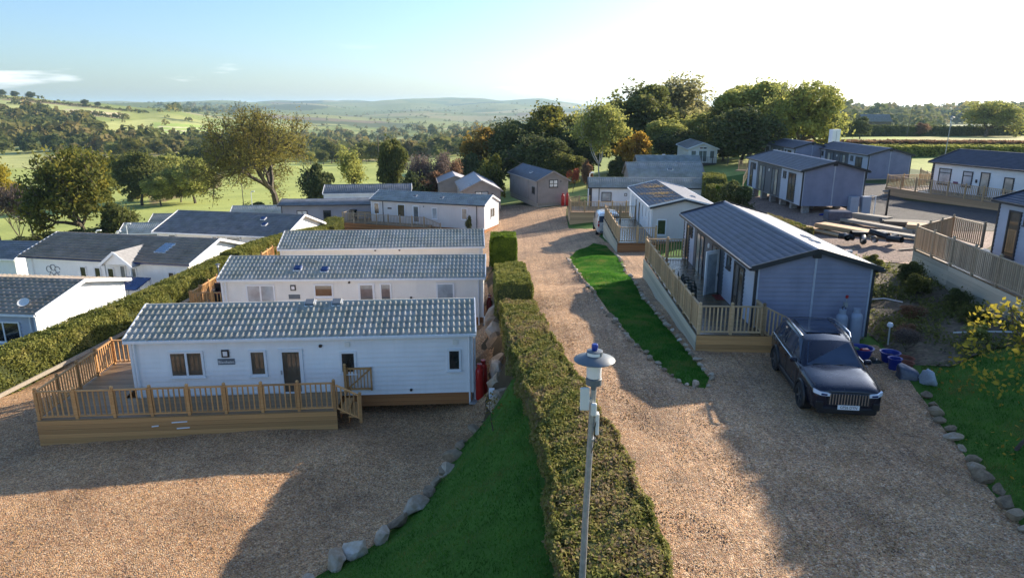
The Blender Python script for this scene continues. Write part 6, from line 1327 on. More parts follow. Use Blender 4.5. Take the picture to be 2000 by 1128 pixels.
# ------------------------------------------------------------------ parked car
def carpaint(name, c):
    m, t, b = nodes_of(name); n = noise(t, 60, 3); r = ramp(t, [(.3, tuple(x*.8 for x in c)), (.7, tuple(x*1.25 for x in c))]); t.links.new(n.outputs['Fac'], r.inputs[0]); t.links.new(r.outputs[0], b.inputs['Base Color'])
    b.inputs['Metallic'].default_value = 0.35; b.inputs['Roughness'].default_value = 0.32; b.inputs['Coat Weight'].default_value = 0.6; b.inputs['Coat Roughness'].default_value = 0.12
    n2 = noise(t, 3, 5); r2 = ramp(t, [(.35, (.22, .22, .22)), (.75, (.45, .45, .45))]); t.links.new(n2.outputs['Fac'], r2.inputs[0]); t.links.new(r2.outputs[0], b.inputs['Roughness'])
carpaint('paint_navy', (0.007, 0.0095, 0.025)); carpaint('paint_white', (0.70, 0.71, 0.72))
plain('tyre', (0.018, 0.018, 0.019), 0.85, var=0.3, scale=8); plain('alloy', (0.22, 0.23, 0.25), 0.35, metal=0.8); plain('chrome', (0.72, 0.73, 0.75), 0.18, metal=1.0, var=0.05); plain('headlight', (0.75, 0.80, 0.88), 0.08, var=0.05)
def loft(stations, mat, name, parent, sub=2):
    mb = MB(); rows_ = []
    for (y, pts) in stations:
        full = [(x, z) for x, z in pts] + [(-x, z) for x, z in reversed(pts[:-1])]
        rows_.append(len(mb.v)); mb.v += [(x, y, z) for x, z in full]
    n = len(full)
    for a, b in zip(rows_[:-1], rows_[1:]):
        for i in range(n): mb.f.append((a+i, a+(i+1) % n, b+(i+1) % n, b+i))
    mb.f.append(tuple(rows_[0]+i for i in range(n))); mb.f.append(tuple(rows_[-1]+i for i in reversed(range(n))))
    o = mb.build(name, mat, parent, smooth=True)
    if sub: md = o.modifiers.new('smooth', 'SUBSURF'); md.levels = sub; md.render_levels = sub
    return o
def wheel(parent, x, y, rr, w, side):
    mb = MB(); prof = [(rr*.62, -w/2), (rr*.93, -w/2), (rr, -w/2+.03), (rr, w/2-.03), (rr*.93, w/2), (rr*.62, w/2)]
    mb.lathe(prof, 28); mb.f = mb.f[:-2]; n = 28; mb.f += [(5*n+k, 5*n+(k+1) % n, (k+1) % n, k) for k in range(n)]
    t = mb.build('tyre', M['tyre'], parent, (x, y, rr), (0, math.pi/2, 0), smooth=True); t.name = 'wheel'
    rb = MB().lathe([(rr*.63, -.02), (rr*.63, w*.42), (rr*.57, w*.42), (rr*.55, w*.3), (.05, w*.33), (.01, w*.36)], 24)
    sg = 1 if side > 0 else -1
    rb.build('rim', M['black_plastic'], t, (0, 0, 0), (0 if sg > 0 else math.pi, 0, 0), smooth=True)
    for k in range(5):
        a = 2*math.pi*k/5; MB().bar((.03*math.cos(a), .03*math.sin(a), sg*w*.42), (rr*.6*math.cos(a), rr*.6*math.sin(a), sg*w*.44), .05, .025).build('spoke', M['alloy'], t)
def quad_inset(c, i0, i1, j0, j1, push):
    """patch inside the bilinear quad c (4 corners), pushed outward"""
    P = lambda s_, t_: (c[0]*(1-s_) + c[1]*s_)*(1-t_) + (c[3]*(1-s_) + c[2]*s_)*t_
    n = (c[1]-c[0]).cross(c[3]-c[0]).normalized(); mid = (c[0]+c[1]+c[2]+c[3])/4
    if n.dot(mid - Vector((0, 2.9, 1.0))) < 0: n = -n
    q = [P(i0, j0), P(i1, j0), P(i1, j1), P(i0, j1)]; mb = MB(); mb.prism(q, n*(push-.01), n*push); return mb
def make_suv(loc, rz, label, plate):
    c = empty('parked_car', loc, rz, label, 'car')
    def sec(w, zs, sh, top): return [(w*.84, zs), (w*.97, zs+.10), (w*1.0, .58), (w*.995, sh-.14), (w*.955, sh-.02), (w*.70, top-.012), (w*.35, top), (0, top+.005)]
    S = [(0.0, sec(.74, .34, .80, .86)), (.03, sec(.80, .30, .88, .945)), (.14, sec(.87, .27, .94, 1.0)), (.45, sec(.91, .26, .99, 1.06)), (.95, sec(.93, .26, 1.02, 1.10)), (1.45, sec(.935, .26, 1.05, 1.13)), (2.5, sec(.94, .26, 1.07, 1.13)), (3.6, sec(.94, .26, 1.08, 1.13)), (4.3, sec(.925, .28, 1.08, 1.12)), (4.6, sec(.88, .32, 1.05, 1.08)), (4.68, sec(.80, .40, .98, 1.0))]
    body = loft(S, M['paint_navy'], 'body', c, 2)
    for sg in (-1, 1): MB().box(sg*.90-.04, sg*.90+.04, 1.3, 3.3, .24, .40).build('sill', M['black_plastic'], c, bevel=.02)
    # cabin
    Lb = [(.80, 1.30, 1.06), (.885, 2.05, 1.06), (.895, 3.0, 1.07), (.885, 3.9, 1.08), (.80, 4.52, 1.08)]
    Lt = [(.60, 2.02, 1.60), (.69, 2.32, 1.655), (.70, 3.0, 1.68), (.68, 3.75, 1.665), (.60, 4.28, 1.60)]
    V = [Vector(p) for p in Lb] + [Vector(p) for p in Lt]; Vr = [Vector((-p.x, p.y, p.z)) for p in V]; mid = [Vector((0, 1.95, 1.635)), Vector((0, 2.32, 1.685)), Vector((0, 3.0, 1.71)), Vector((0, 3.75, 1.69)), Vector((0, 4.32, 1.62))]
    mb = MB(); A = V + Vr + mid; f = []
    for i in range(4):
        f += [(i, i+1, 5+i+1, 5+i), (10+i+1, 10+i, 15+i, 15+i+1), (5+i, 5+i+1, 20+i+1, 20+i), (15+i+1, 15+i, 20+i, 20+i+1)]
    f += [(0, 5, 20, 15, 10), (4, 14, 19, 24, 9)]
    mb.add(A, f); cb = mb.build('cabin', M['paint_navy'], c, smooth=True, bevel=.03)
    gl = M['glass_car']
    wsh = quad_inset([V[0], Vr[0], Vr[5], V[5]], .05, .95, .05, .93, .012).build('windscreen', gl, c); MB().box(-.12, .12, -.0, .1, 1.5, 1.56).build('mirror', M['black_plastic'], wsh, (0, 1.98, 0))
    for k in range(2): MB().bar((-.55+k*.6, 1.36, 1.12), (-.05+k*.6, 1.42, 1.15), .03, .015).build('wiper', M['black_plastic'], c)
    quad_inset([V[4], Vr[4], Vr[9], V[9]], .08, .92, .15, .92, .012).build('rear_window', gl, c)
    for q in (V, Vr):
        for i, (a, b) in enumerate(((.35, .97), (.04, .96), (.05, .95), (.06, .72))):
            quad_inset([q[i], q[i+1], q[6+i], q[5+i]], a, b, .10, .88, .012).build('side_window', gl, c)
    MB().box(-.50, .50, 2.42, 3.75, 1.695, 1.712).build('glass_roof', M['glass_car'], c, bevel=.01)
    for sg in (-1, 1):
        MB().tube([(sg*.655, 2.18, 1.66), (sg*.70, 2.4, 1.73), (sg*.71, 3.0, 1.75), (sg*.69, 3.75, 1.73), (sg*.63, 4.15, 1.65)], .026, 8).build('roof_rail', M['chrome'], c, smooth=True)
        m_ = MB(); m_.box(sg*1.0-.10, sg*1.0+.10, 1.58, 1.70, 1.06, 1.20); mo = m_.build('wing_mirror', M['paint_navy'], c, bevel=.035); MB().bar((sg*.90, 1.64, 1.08), (sg*.97, 1.64, 1.1), .05, .04).build('mirror_arm', M['black_plastic'], mo)
        MB().tube([(sg*.92, 1.35, 1.075), (sg*.955, 2.1, 1.085), (sg*.96, 3.0, 1.095), (sg*.93, 4.2, 1.10)], .012, 6).build('window_trim', M['chrome'], c)
        for y in (1.42, 2.48, 3.42): MB().tube([(sg*.938, y, .42), (sg*.944, y, .62), (sg*.938, y, .92), (sg*.905, y+.02, 1.04)], .006, 4).build('door_seam', M['black_plastic'], c)
        MB().tube([(sg*.80, .16, .975), (sg*.845, .6, 1.02), (sg*.86, 1.28, 1.075)], .006, 4).build('bonnet_seam', M['black_plastic'], c)
        for y in (2.55, 3.45): MB().bar((sg*.965, y, .92), (sg*.965, y+.2, .92), .02, .03).build('door_handle', M['paint_navy'], c)
        # headlight: slim bright unit wrapping the corner
        hl = MB().prism([(sg*.46, -.012, .845), (sg*.70, .0, .865), (sg*.85, .12, .90), (sg*.85, .12, .80), (sg*.70, 0, .775), (sg*.47, -.012, .765)], (0, -.035, 0), (0, .05, 0)).build('headlight', M['headlight'], c)
        MB().prism([(sg*.55, -.052, .83), (sg*.70, -.04, .84), (sg*.70, -.04, .79), (sg*.55, -.052, .785)], (0, -.004, 0), (0, 0, 0)).build('lamp_lens', M['solar'], hl)
        MB().box(sg*.70-.09, sg*.70+.09, -.03, .05, .40, .60).build('bumper_vent', M['black_plastic'], c, bevel=.02)
        for y in (.92, 3.72):
            wheel(c, sg*.845, y, .365, .235, sg)
            ar = MB(); pts = [(0, .43*math.cos(a), .365 + .43*math.sin(a)) for a in np.linspace(-.25, math.pi+.25, 16)]
            ar.tube([(sg*.935, y+p[1], p[2]) for p in pts], .045, 6); ar.build('wheel_arch', M['black_plastic'], c, smooth=True)
            MB().tube([(sg*.70, y, .40), (sg*.93, y, .40)], .40, 24).build('wheel_well', M['black_plastic'], c)
    gr = MB().box(-.52, .52, -.045, .06, .52, .86).build('grille', M['black_plastic'], c, bevel=.02)
    for k in range(14):
        x = -.47 + k*.94/13; MB().box(x-.014, x+.014, -.062, -.04, .55, .845).build('grille_bar', M['chrome'], gr, bevel=.004)
    MB().box(-.74, .74, -.03, .1, .26, .46).build('front_bumper', M['black_plastic'], c, bevel=.04)
    npl = MB().box(-.27, .27, -.078, -.062, .425, .545).build('number_plate', M['white_paint'], c); npl['label'] = 'white front number plate'
    link('lettering', text_mesh(plate, .105, 'black_plastic', ext=.001), npl, (0, -.081, .485), (math.pi/2, 0, 0), (.88, 1, 1))
    MB().box(-.1, .1, 1.0, 1.03, 1.105, 1.108).build('bonnet_badge', M['chrome'], c) if False else None
    return c
suv = make_suv((8.74, 16.40, h(8.9, 18)+.0), R(-7.2), 'dark navy seven-seat SUV with chrome barred grille parked on the gravel', 'GP26 DYN')
# plain dark car half hidden below the hedge at the left edge
def hatch(loc, rz, label, paint, name='parked_car', van=False):
    c = empty(name, loc, rz, label, 'van' if van else 'car')
    if van:
        def sec(w, zs, top, k=1.0): return [(w*.9, zs), (w, zs+.12), (w, .9), (w*.97, 1.35), (w*.90*k, top-.08), (w*.6*k, top), (0, top+.02)]
        S = [(0, sec(.8, .4, .95, .9)), (.06, sec(.88, .3, 1.05)), (.9, sec(.93, .28, 1.2)), (1.6, sec(.94, .28, 1.88)), (2.2, sec(.95, .28, 1.95)), (4.2, sec(.95, .28, 1.95)), (4.4, sec(.93, .3, 1.92)), (4.43, sec(.9, .36, 1.86))]; L_ = 4.43
        loft(S, M[paint], 'body', c, 1)
        for sg in (-1, 1):
            MB().box(sg*.80-.07, sg*.80+.07, 4.40, 4.46, .85, 1.08).build('tail_light', M['red_paint'], c); MB().box(sg*.80-.06, sg*.80+.06, 4.40, 4.46, 1.15, 1.30).build('tail_light', M['red_paint'], c)
            MB().box(sg*.42-.36, sg*.42+.36, 4.42, 4.45, 1.2, 1.7).build('rear_window', M['glass_car'], c); MB().box(sg*.945-.01, sg*.945+.01, 1.5, 2.3, 1.2, 1.7).build('side_window', M['glass_car'], c)
            for y in (.85, 3.6): wheel(c, sg*.84, y, .33, .2, sg)
        MB().box(-.012, .012, 4.43, 4.45, .5, 1.8).build('door_seam', M['black_plastic'], c); MB().box(-.7, .7, 4.4, 4.5, .34, .5).build('rear_bumper', M['lamp_grey'], c, bevel=.02)
    else:
        def sec(w, zs, sh, top, tw): return [(w*.9, zs), (w, zs+.15), (w, .7), (w*.97, sh), (w*tw, top-.05), (w*tw*.7, top), (0, top+.02)]
        S = [(0, sec(.72, .35, .62, .68, .9)), (.1, sec(.82, .25, .72, .8, .9)), (1.1, sec(.88, .22, .88, .98, .9)), (1.9, sec(.88, .22, .92, 1.42, .72)), (3.2, sec(.88, .22, .93, 1.46, .72)), (3.9, sec(.86, .25, .92, 1.25, .7)), (4.15, sec(.8, .35, .85, .95, .85))]
        loft(S, M[paint], 'body', c, 1)
        for sg in (-1, 1):
            MB().box(sg*.76-.02, sg*.76+.02, 1.9, 3.3, 1.0, 1.3).build('side_window', M['glass_car'], c)
            for y in (.8, 3.35): wheel(c, sg*.79, y, .31, .2, sg)
    return c
hatch((-26.3, 27.6, -3.85), R(-96), 'dark car roof just showing above the hedge at the left edge', 'paint_navy')
hatch((7.9, 58.6, h(7.5, 57)), R(178), 'white van with red tail lights behind the white lodge deck', 'paint_white', 'parked_van', True)

# ------------------------------------------------------------------ lamp posts and poles
def lamp_post(x, y, zb, zt, label, antennas=True):
    c = empty('lamp_post', (x, y, zb), 0, label, 'lamp post'); H_ = zt - zb; lean = -.10
    MB().tube([(lean, 0, 0), (lean*.5, 0, H_*.55), (0, 0, H_-.62)], [.05, .042, .036], 14).build('pole', M['galv'], c, smooth=True)
    MB().tube([(0, 0, H_-.64), (0, 0, H_-.54)], .034, 12).build('spigot', M['lamp_grey'], c, smooth=True)
    MB().lathe([(.07, 0), (.096, .01), (.098, .09), (.085, .10)], 20, (0, 0, H_-.56)).build('lamp_base', M['lamp_grey'], c, smooth=True)
    MB().lathe([(.080, 0), (.090, .01), (.094, .2), (.09, .22)], 20, (0, 0, H_-.46)).build('diffuser', M['lamp_white'], c, smooth=True)
    hat = MB().lathe([(.05, -.02), (.245, -.03), (.252, -.022), (.245, -.012), (.12, .035), (.10, .04)], 36, (0, 0, H_-.21)).build('hat', M['lamp_grey'], c, smooth=True)
    MB().lathe([(.098, 0), (.10, .012), (.098, .055), (.085, .062)], 24, (0, 0, H_-.172)).build('cap', M['lamp_grey'], hat, smooth=True)
    mb = MB(); a = np.linspace(R(205), R(300), 9)
    for a0, a1 in zip(a[:-1], a[1:]):
        mb.add([(.104*math.cos(t), .104*math.sin(t), z) for t in (a0, a1) for z in (H_-.165, H_-.125)], [(0, 2, 3, 1)])
    mb.build('light_strip', M['lamp_white'], hat)
    MB().lathe([(.032, 0), (.038, .008), (.038, .07), (.03, .08)], 14, (0, 0, H_-.11)).build('photocell', M['blue_plastic'], hat, smooth=True)
    if antennas:
        MB().box(-.17, -.055, -.10, -.06, H_-.86, H_-.56).build('antenna_panel', M['antenna_white'], c, bevel=.012); MB().bar((-.08, -.06, H_-.75), (0, 0, H_-.75), .03, .05).build('bracket', M['galv'], c)
        MB().box(-.035, .035, -.12, -.06, H_-.93, H_-.76).build('radio_unit', M['antenna_white'], c, bevel=.015); MB().box(.03, .075, -.08, .03, H_-1.2, H_-.92).build('junction_box', M['antenna_white'], c, bevel=.01)
        MB().tube([(.05, -.07, H_-.95), (.02, -.075, H_-1.1), (.03, -.06, H_-1.3), (-.01, -.06, H_-1.45)], .006, 5).build('cable', M['black_plastic'], c); MB().lathe([(.05, 0), (.052, .03)], 14, (-.005, 0, H_-1.3)).build('clip', M['galv'], c)
    return c
lamp_post(1.0, 7.78, 0, 5.28, 'tall grey lamp post with dish hat and blue sensor in the foreground hedge')
lamp_post(47.5, 76, h(47.5, 76), 7.2, 'far lamp post behind the white bungalow at right')
def thin_lamp(u, vt, Y, ht, label):
    x, _, zt = at_y(u, vt, Y); g = h(x, Y); c = empty('path_light', (x, Y, g), 0, label, 'path light'); H_ = max(.8, zt - g)
    MB().tube([(0, 0, 0), (0, 0, H_-.1)], [.05, .04], 8).build('pole', M['white_paint'], c); MB().tube([(0, 0, H_-.12), (.25, -.02, H_)], [.05, .04], 8).build('arm', M['white_paint'], c); MB().box(.1, .5, -.1, .1, H_-.03, H_+.06).build('lamp_head', M['white_paint'], c, bevel=.02)
thin_lamp(187, 450, 62, 2, 'white path light above the ridge of the porch bungalow, left'); thin_lamp(226, 452, 64, 2, 'white path light above the ridge of the porch bungalow, right'); thin_lamp(246, 437, 68, 2, 'white path light by the corrugated shed'); thin_lamp(490, 374, 96, 4, 'tall white path light left of the great oak')
thin_lamp(1152, 337, 74, 2, 'white path light above the ribbed roof, left end'); thin_lamp(1292, 302, 93, 2, 'white path light above the mossy roof'); thin_lamp(1383, 390, 60, 1, 'path light right of the white chalet'); thin_lamp(1408, 390, 57, 1, 'path light nearest the round purple bush')
def bollard(x, y, ht, label, mat='lamp_grey'):
    c = empty('bollard_light', (x, y, h(x, y)), 0, label, 'bollard light'); MB().tube([(0, 0, 0), (0, 0, ht-.3)], .04, 8).build('pole', M[mat], c); MB().lathe([(.05, 0), (.07, .02), (.07, .16), (.05, .18)], 10, (0, 0, ht-.3)).build('diffuser', M['lamp_white'], c); MB().lathe([(.02, .06), (.15, .0), (.15, .02), (.02, .08)], 12, (0, 0, ht-.12)).build('hat', M[mat], c)
bollard(14.75, 38.6, 1.9, 'bollard light standing out of the broad hedge'); bollard(-17.9, 40.5, 1.5, 'dark bollard light beside the left hedge'); bollard(-16.9, 45.2, 1.2, 'dark bollard light beyond the left hedge gap')
def pole(u, vb, vt, Y, lean, label, r=.13):
    x = at_y(u, vb, Y)[0]; g = h(x, Y); zt = at_y(u, vt, Y)[2]; c = empty('telegraph_pole', (x, Y, g), 0, label, 'pole'); MB().tube([(0, 0, -.2), (lean, 0, zt-g)], [r, r*.75], 8).build('shaft', M['pole_wood'], c); MB().bar((lean-.6, 0, zt-g-.5), (lean+.6, 0, zt-g-.5), .1, .1).build('crossarm', M['pole_wood'], c) if r > .12 else None
pole(742, 350, 265, 150, 0, 'telegraph pole left of the tall dark tree', .115); pole(1772, 255, 204, 225, .7, 'leaning telegraph pole on the right skyline', .115); pole(70, 470, 405, 82, -.5, 'grey pole leaning among trees at the left', .11); pole(476, 400, 358, 100, 0, 'thin pole left of the great oak', .07)

# ------------------------------------------------------------------ gas bottles, boxes, tubs
def gas_bottle(loc, label, mat, r=.155, ht=1.25, group=None, valve='red_paint'):
    c = empty('gas_bottle', loc, 0, label, 'gas bottle', group)
    MB().lathe([(r*.85, 0), (r, .05), (r, ht-.22), (r*.9, ht-.12), (r*.55, ht-.05), (r*.2, ht-.03)], 18).build('cylinder', M[mat], c, smooth=True)
    MB().lathe([(r*.55, ht-.06), (r*.6, ht+.10), (r*.52, ht+.10)], 14).build('collar', M[mat], c, smooth=True); MB().tube([(0, 0, ht-.04), (0, 0, ht+.1)], .025, 8).build('valve', M['galv'], c)
def gz2(x, y): return h(x, y) + .01
tag(MB().box(-.45, .45, -.55, .55, 0, .06).build('paving_slab', M['concrete'], None, (-1.12, 23.75, -2.56), bevel=.01), 'grey paving slab under the red gas bottles by the nearest chalet', 'paving slab')
gas_bottle((-1.2, 23.55, -2.5), 'front red gas bottle at the corner of the nearest chalet', 'red_paint', ht=1.3, group='red gas bottles by the nearest chalet'); gas_bottle((-1.08, 23.95, -2.5), 'rear red gas bottle at the corner of the nearest chalet', 'red_paint', ht=1.3, group='red gas bottles by the nearest chalet')
gas_bottle((-1.15, 33.2, -2.54), 'front dark red gas bottle beside the middle chalet', 'red_dark', ht=1.2); gas_bottle((-1.15, 33.65, -2.54), 'rear dark red gas bottle beside the middle chalet', 'red_dark', ht=1.2)
gas_bottle((5.75, 77.3, h(5.75, 77.3)), 'left red gas bottle by the brown cabin', 'red_paint', ht=1.3, r=.18); gas_bottle((6.25, 77.2, h(6.25, 77.2)), 'right red gas bottle by the brown cabin', 'red_paint', ht=1.35, r=.18)
gas_bottle((11.15, 22.05, .03), 'left pale grey gas bottle against the lodge gable', 'gas_grey', ht=1.3, r=.19); gas_bottle((11.62, 22.02, .03), 'right pale grey gas bottle against the lodge gable', 'gas_grey', ht=1.35, r=.2)
rg_ = empty('gas_regulator', (11.35, 22.28, .0), 0, 'gas regulator with red tag and black hose on the lodge gable', 'regulator'); MB().box(-.05, .05, -.03, .1, 1.45, 1.6).build('regulator_body', M['galv'], rg_); MB().tube([(0, 0, 1.6), (0, 0, 1.78)], .015, 6).build('pipe', M['galv'], rg_); MB().box(-.04, .04, -.02, .02, 1.76, 1.86).build('tag', M['red_paint'], rg_); MB().tube([(0, 0, 1.5), (-.15, -.06, 1.46), (-.2, -.2, 1.42)], .015, 6).build('hose', M['black_plastic'], rg_); MB().tube([(0, 0, 1.5), (0, -.06, .9), (.02, -.05, .3)], .015, 6).build('hose', M['black_plastic'], rg_)
def meter_box(x, y, z, label, ht=.75, w=.2):
    c = empty('meter_box', (x, y, z), 0, label, 'meter box'); MB().box(-w/2, w/2, -.08, .08, 0, ht).build('case', M['white_paint'], c, bevel=.012); MB().box(-w/2+.03, w/2-.03, -.095, -.08, ht*.5, ht*.9).build('cover', M['antenna_white'], c); MB().box(-.03, .05, -.1, -.09, ht*.55, ht*.7).build('socket', M['blue_plastic'], c)
meter_box(-.72, 22.55, -2.45, 'white electricity post with blue socket among the boulders', .8); meter_box(-1.25, 31.2, -2.5, 'white electricity post by the middle chalet corner', .85); meter_box(16.9, 33.6, h(16.9, 33.6), 'small white utility box on the gravel yard', .45, .35)
cb_ = empty('utility_cabinet', (40.6, 88, h(40.6, 88)), R(20), 'pale double-door cabinet between the far grey lodges', 'cabinet'); MB().box(-.65, .65, -.3, .3, 0, 4.4).build('case', M['white_clad'], cb_, bevel=.02); MB().box(-.01, .01, -.32, -.30, .2, 4.2).build('door_gap', M['lamp_grey'], cb_)
for i, (x, lab) in enumerate(((23.9, 'left grey cabinet by the gable of the propped lodge'), (24.75, 'right grey cabinet by the gable of the propped lodge'))):
    c = empty('gas_cabinet', (x, 47.75, h(x, 47.75)), R(-3), lab, 'cabinet'); MB().box(-.3, .3, -.22, .22, 0, 1.25).build('case', M['gas_grey'], c, bevel=.02); MB().box(-.27, .27, -.235, -.22, .06, 1.2).build('door', M['lodge_pale'], c)
wp = empty('standpipe', (25.3, 47.5, h(25.3, 47.5)), 0, 'white bent pipe next to the grey cabinets', 'pipe'); MB().tube([(0, 0, 0), (0, 0, 1.3), (-.45, 0, 1.32)], .035, 8).build('tube', M['white_paint'], wp)
bp = empty('sign_post', (26.0, 47.2, h(26, 47.2)), 0, 'black post with small boards at the drive', 'post'); MB().box(-.05, .05, -.05, .05, 0, 1.8).build('shaft', M['black_plastic'], bp); 
for z in (1.05, 1.35, 1.62): MB().box(-.45, -.05, -.02, .02, z, z+.12).build('board', M['lamp_grey'], bp)
def tub(loc, label, r0, r1, ht, mat, cat='tub', fill=None):
    c = empty('tub' if cat == 'tub' else cat.replace(' ', '_'), loc, 0, label, cat); MB().lathe([(r0*.9, 0), (r0, .01), (r1, ht), (r1+.025, ht), (r1+.025, ht+.02), (r1-.02, ht+.01), (r0-.02, .03)], 20).build('shell', M[mat], c, smooth=True)
    MB().lathe([(r0*.8, ht*.55), (r1*.9, ht*.6), (.01, ht*.62)], 14).build('contents', M[fill or 'soil'], c)
    return c
t1 = tub((11.5, 21.2, .03), 'wide blue tub holding red and green tools behind the car', .26, .36, .34, 'blue_plastic', fill='red_dark'); MB().box(-.12, .14, -.3, -.1, .25, .38).build('toy', M['red_paint'], t1, bevel=.03); MB().box(-.3, -.1, -.1, .1, .25, .36).build('toy', M['green_plastic'], t1, bevel=.03)
tub((12.2, 20.75, .06), 'round dark blue bucket beside the wide tub', .22, .29, .32, 'blue_plastic'); tub((12.0, 20.1, .05), 'narrow blue bucket in front of the round one', .15, .19, .36, 'blue_plastic'); tub((12.32, 20.0, .06), 'terracotta pot right of the narrow blue bucket', .15, .2, .26, 'terracotta', 'plant pot'); tub((12.55, 20.5, .08), 'shallow brown pot with dry plant', .2, .26, .2, 'terracotta', 'plant pot')
def blob(name, label, cat, loc, s, mat, seed):
    me_ = rock_mesh(seed, mat, 3, .8); o = link(name, me_, None, loc, (0, 0, seed), s); me_.polygons.foreach_set('use_smooth', np.ones(len(me_.polygons), dtype=bool)); tag(o, label, cat)
blob('rubble_sack', 'dark grey plastic sack slumped at the lawn edge', 'sack', (11.95, 19.35, .22), (.42, .40, .40), 'bag_grey', 81); blob('white_sack', 'pale white sack leaning next to the dark grey one', 'sack', (12.25, 18.75, .24), (.22, .34, .42), 'bag_white', 82); blob('garden_tarp', 'crumpled dark green sheet between the tubs', 'tarpaulin', (11.75, 20.75, .06), (.4, .3, .16), 'chair_green', 83)
for (pts, lab) in (([(13.3, 25.6), (13.9, 26.1), (14.8, 26.1), (15.3, 25.7)], 'white curved pipe lying on the planting bed near the lodge'), ([(14.9, 21.9), (15.4, 21.6), (16.2, 21.2), (16.8, 21.1)], 'white pipe lying across the lawn edge')):
    tag(MB().tube([(x, y, h(x, y)+.14+.08*math.sin(i)) for i, (x, y) in enumerate(pts)], .028, 8).build('water_pipe', M['rope_white'], None, smooth=True), lab, 'pipe')
ml = empty('garden_lamp', (12.75, 21.9, h(12.75, 21.9)), 0, 'white mushroom garden lamp by the lodge corner', 'garden lamp'); MB().tube([(0, 0, 0), (-.02, 0, .66)], .025, 8).build('pole', M['rope_white'], ml); MB().lathe([(.03, 0), (.09, .03), (.10, .10), (.07, .16), (.01, .18)], 14, (-.02, 0, .62)).build('shade', M['lamp_white'], ml, smooth=True)
tree('dry_shrub', 'leafless twiggy bush next to the mushroom lamp', 'twiggy', 13.0, 21.3, 1.0, .55, 'leaf_purple', 91, cat='shrub')
tag(MB().box(-.3, .3, -.45, .45, 0, .5).build('compost_bin', M['black_plastic'], None, (10.55, 22.1, .02), bevel=.06), 'low black cover against the lodge gable behind the car', 'cover')
# ------------------------------------------------------------------ timber yard
def plank_stack(name, label, x, y, rz, L_, n, w, t, rows_, mat, zoff=0.0, bearers=True):
    c = empty(name, (x, y, h(x, y)+zoff), rz, label, 'timber stack'); rr = random.Random(int(x*100))
    if bearers:
        for sx in (-.35, .35): piece('bearer', 'timber_dark', c, (L_*sx, 0, .05), (.1, n*w, .1))
    for k in range(rows_):
        for i in range(n): piece('plank', mat, c, (rr.uniform(-.06, .06), (i-(n-1)/2)*w, .1 + t*(k+.5)), (L_*rr.uniform(.96, 1.0), w-.01, t-.006), rr.uniform(-.004, .004))
S_ = plank_stack
S_('timber_stack', 'new orange battens lying behind the broad hedge', 18.95, 41.3, R(-73), 6.5, 5, .16, .05, 2, 'timber_new'); S_('timber_stack', 'flat pale board pile in the middle of the yard', 20.3, 39.7, R(-62), 5.2, 3, .3, .07, 4, 'timber_new', .0)
S_('timber_stack', 'long grey joists stacked behind the pale board pile', 22.5, 42.2, R(-66), 6.0, 4, .16, .09, 2, 'timber_grey'); S_('timber_stack', 'second stack of weathered joists beside the fence', 22.3, 37.2, R(-58), 4.5, 4, .15, .09, 2, 'timber_grey'); S_('timber_stack', 'short pale board stack nearest the platform fence', 24.6, 40.0, R(-30), 2.2, 4, .3, .09, 4, 'timber_new'); S_('timber_stack', 'dark old boards on the tarmac edge', 24.8, 42.6, R(-20), 2.8, 5, .25, .08, 3, 'timber_dark'); S_('timber_stack', 'small pale offcut pile at the top of the yard', 23.6, 44.4, R(-60), 2.4, 3, .2, .12, 3, 'timber_grey')
plt = empty('covered_pallet', (21.4, 44.6, h(21.4, 44.6)), R(-8), 'dark wrapped pallet in front of the propped lodge gable', 'pallet'); MB().box(-.75, .75, -.55, .55, .12, .72).build('wrapping', M['bag_grey'], plt, bevel=.06)
for y in (-.45, 0, .45): piece('pallet_runner', 'timber_grey', plt, (0, y, .06), (1.5, .1, .12))
for i in range(9):
    rr = random.Random(i); x, y = 18.3+.3*i + rr.uniform(-.2, .2), 36.9 - .12*i + rr.uniform(-.5, .5); g = h(x, y); a = rr.uniform(0, 3.1); d = Vector((math.cos(a), math.sin(a), rr.uniform(-.1, .25)))*rr.uniform(.28, .5)
    p = Vector((x, y, g+.28+rr.uniform(0, .3))); o = MB().tube([p-d, p, p+d], .17, 14, cap=False).tube([p-d*.98, p+d*.98], .15, 14, cap=False).build('drain_pipe', M['black_plastic'], None, smooth=True); tag(o, 'glossy black drain pipe tumbled in the pipe heap by the boards', 'drain pipe', 'black drain pipes in the heap')
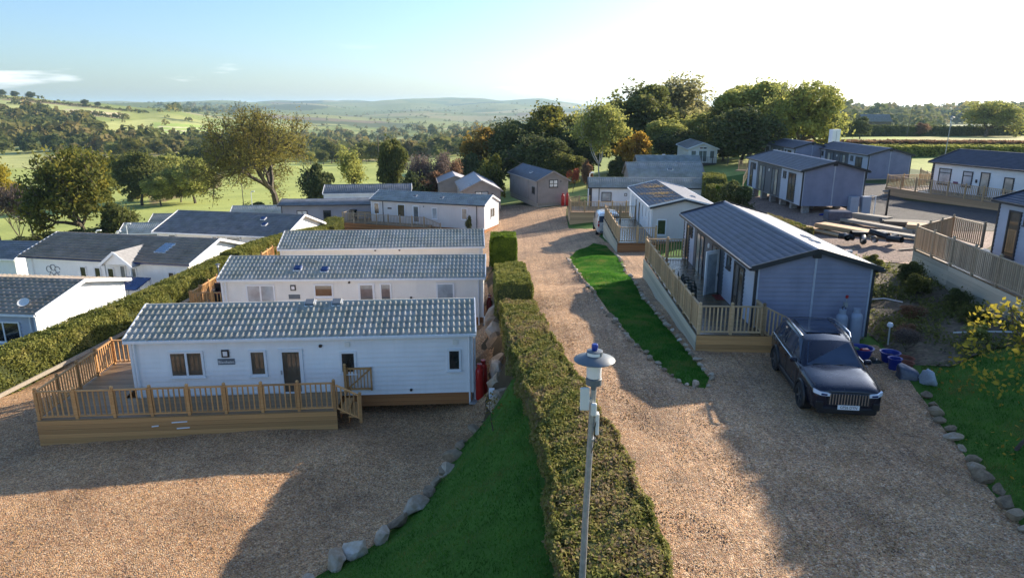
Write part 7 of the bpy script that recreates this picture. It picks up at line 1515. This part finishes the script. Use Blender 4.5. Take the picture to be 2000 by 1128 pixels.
tag(MB().bar((20.0, 34.6, h(20, 34.6)+.05), (22.3, 34.9, h(22.3, 34.9)+.06), .12, .05).build('loose_plank', M['timber_grey'], None), 'single plank lying on the reddish yard gravel', 'plank')
blob('rubble_heap', 'small heap of pale rubble at the edge of the planting bed', 'rubble', (16.6, 32.4, h(16.6, 32.4)+.05), (.8, .4, .22), 'rock', 84); blob('blue_sheet', 'bit of blue plastic under the propped lodge', 'plastic sheet', (21.6, 47.2, h(21.6, 47.2)+.08), (.3, .2, .12), 'blue_plastic', 85)
# timber edging along the left hedge
te = empty('timber_edging', (0, 0, 0), 0, 'low timber edging at the foot of the long left hedge', 'edging'); ln = [(-22.6, 17.5), (-20.1, 24.6), (-19.15, 29.2), (-18.5, 34), (-18.0, 40), (-17.6, 44)]
for a, b in zip(ln[:-1], ln[1:]): MB().bar((*a, h(*a)+.06), (*b, h(*b)+.06), .06, .16).build('sleeper', M['timber_grey'], te)
# fence wires at the pasture edge
pfn = empty('wire_fence', (0, 0, 0), 0, 'post and wire fence along the pasture below the great oak', 'fence')
prev = None
for i in range(16):
    x, y = -62 + i*3.0, 98 + .25*i; g = h(x, y); MB().tube([(x, y, g-.2), (x, y, g+1.15)], .05, 6).build('fence_post', M['pole_wood'], pfn)
    if prev:
        for z in (.45, .8, 1.1): MB().tube([(prev[0], prev[1], prev[2]+z), (x, y, g+z)], .012, 3).build('wire', M['galv'], pfn)
    prev = (x, y, g)
# ------------------------------------------------------------------ haze over the valley
m = bpy.data.materials.new('haze'); m.use_nodes = True; t = m.node_tree; t.nodes.clear(); o = t.nodes.new('ShaderNodeOutputMaterial'); pv = t.nodes.new('ShaderNodeVolumePrincipled')
pv.inputs['Color'].default_value = (0.52, 0.76, 1.0, 1); pv.inputs['Density'].default_value = 0.00008; pv.inputs['Anisotropy'].default_value = 0.25; t.links.new(pv.outputs[0], o.inputs['Volume'])
hz = MB().box(-12500, 12500, -400, 12500, -140, 125).build('haze', m); tag(hz, 'thin bluish haze filling the valley air', 'haze', kind='stuff')
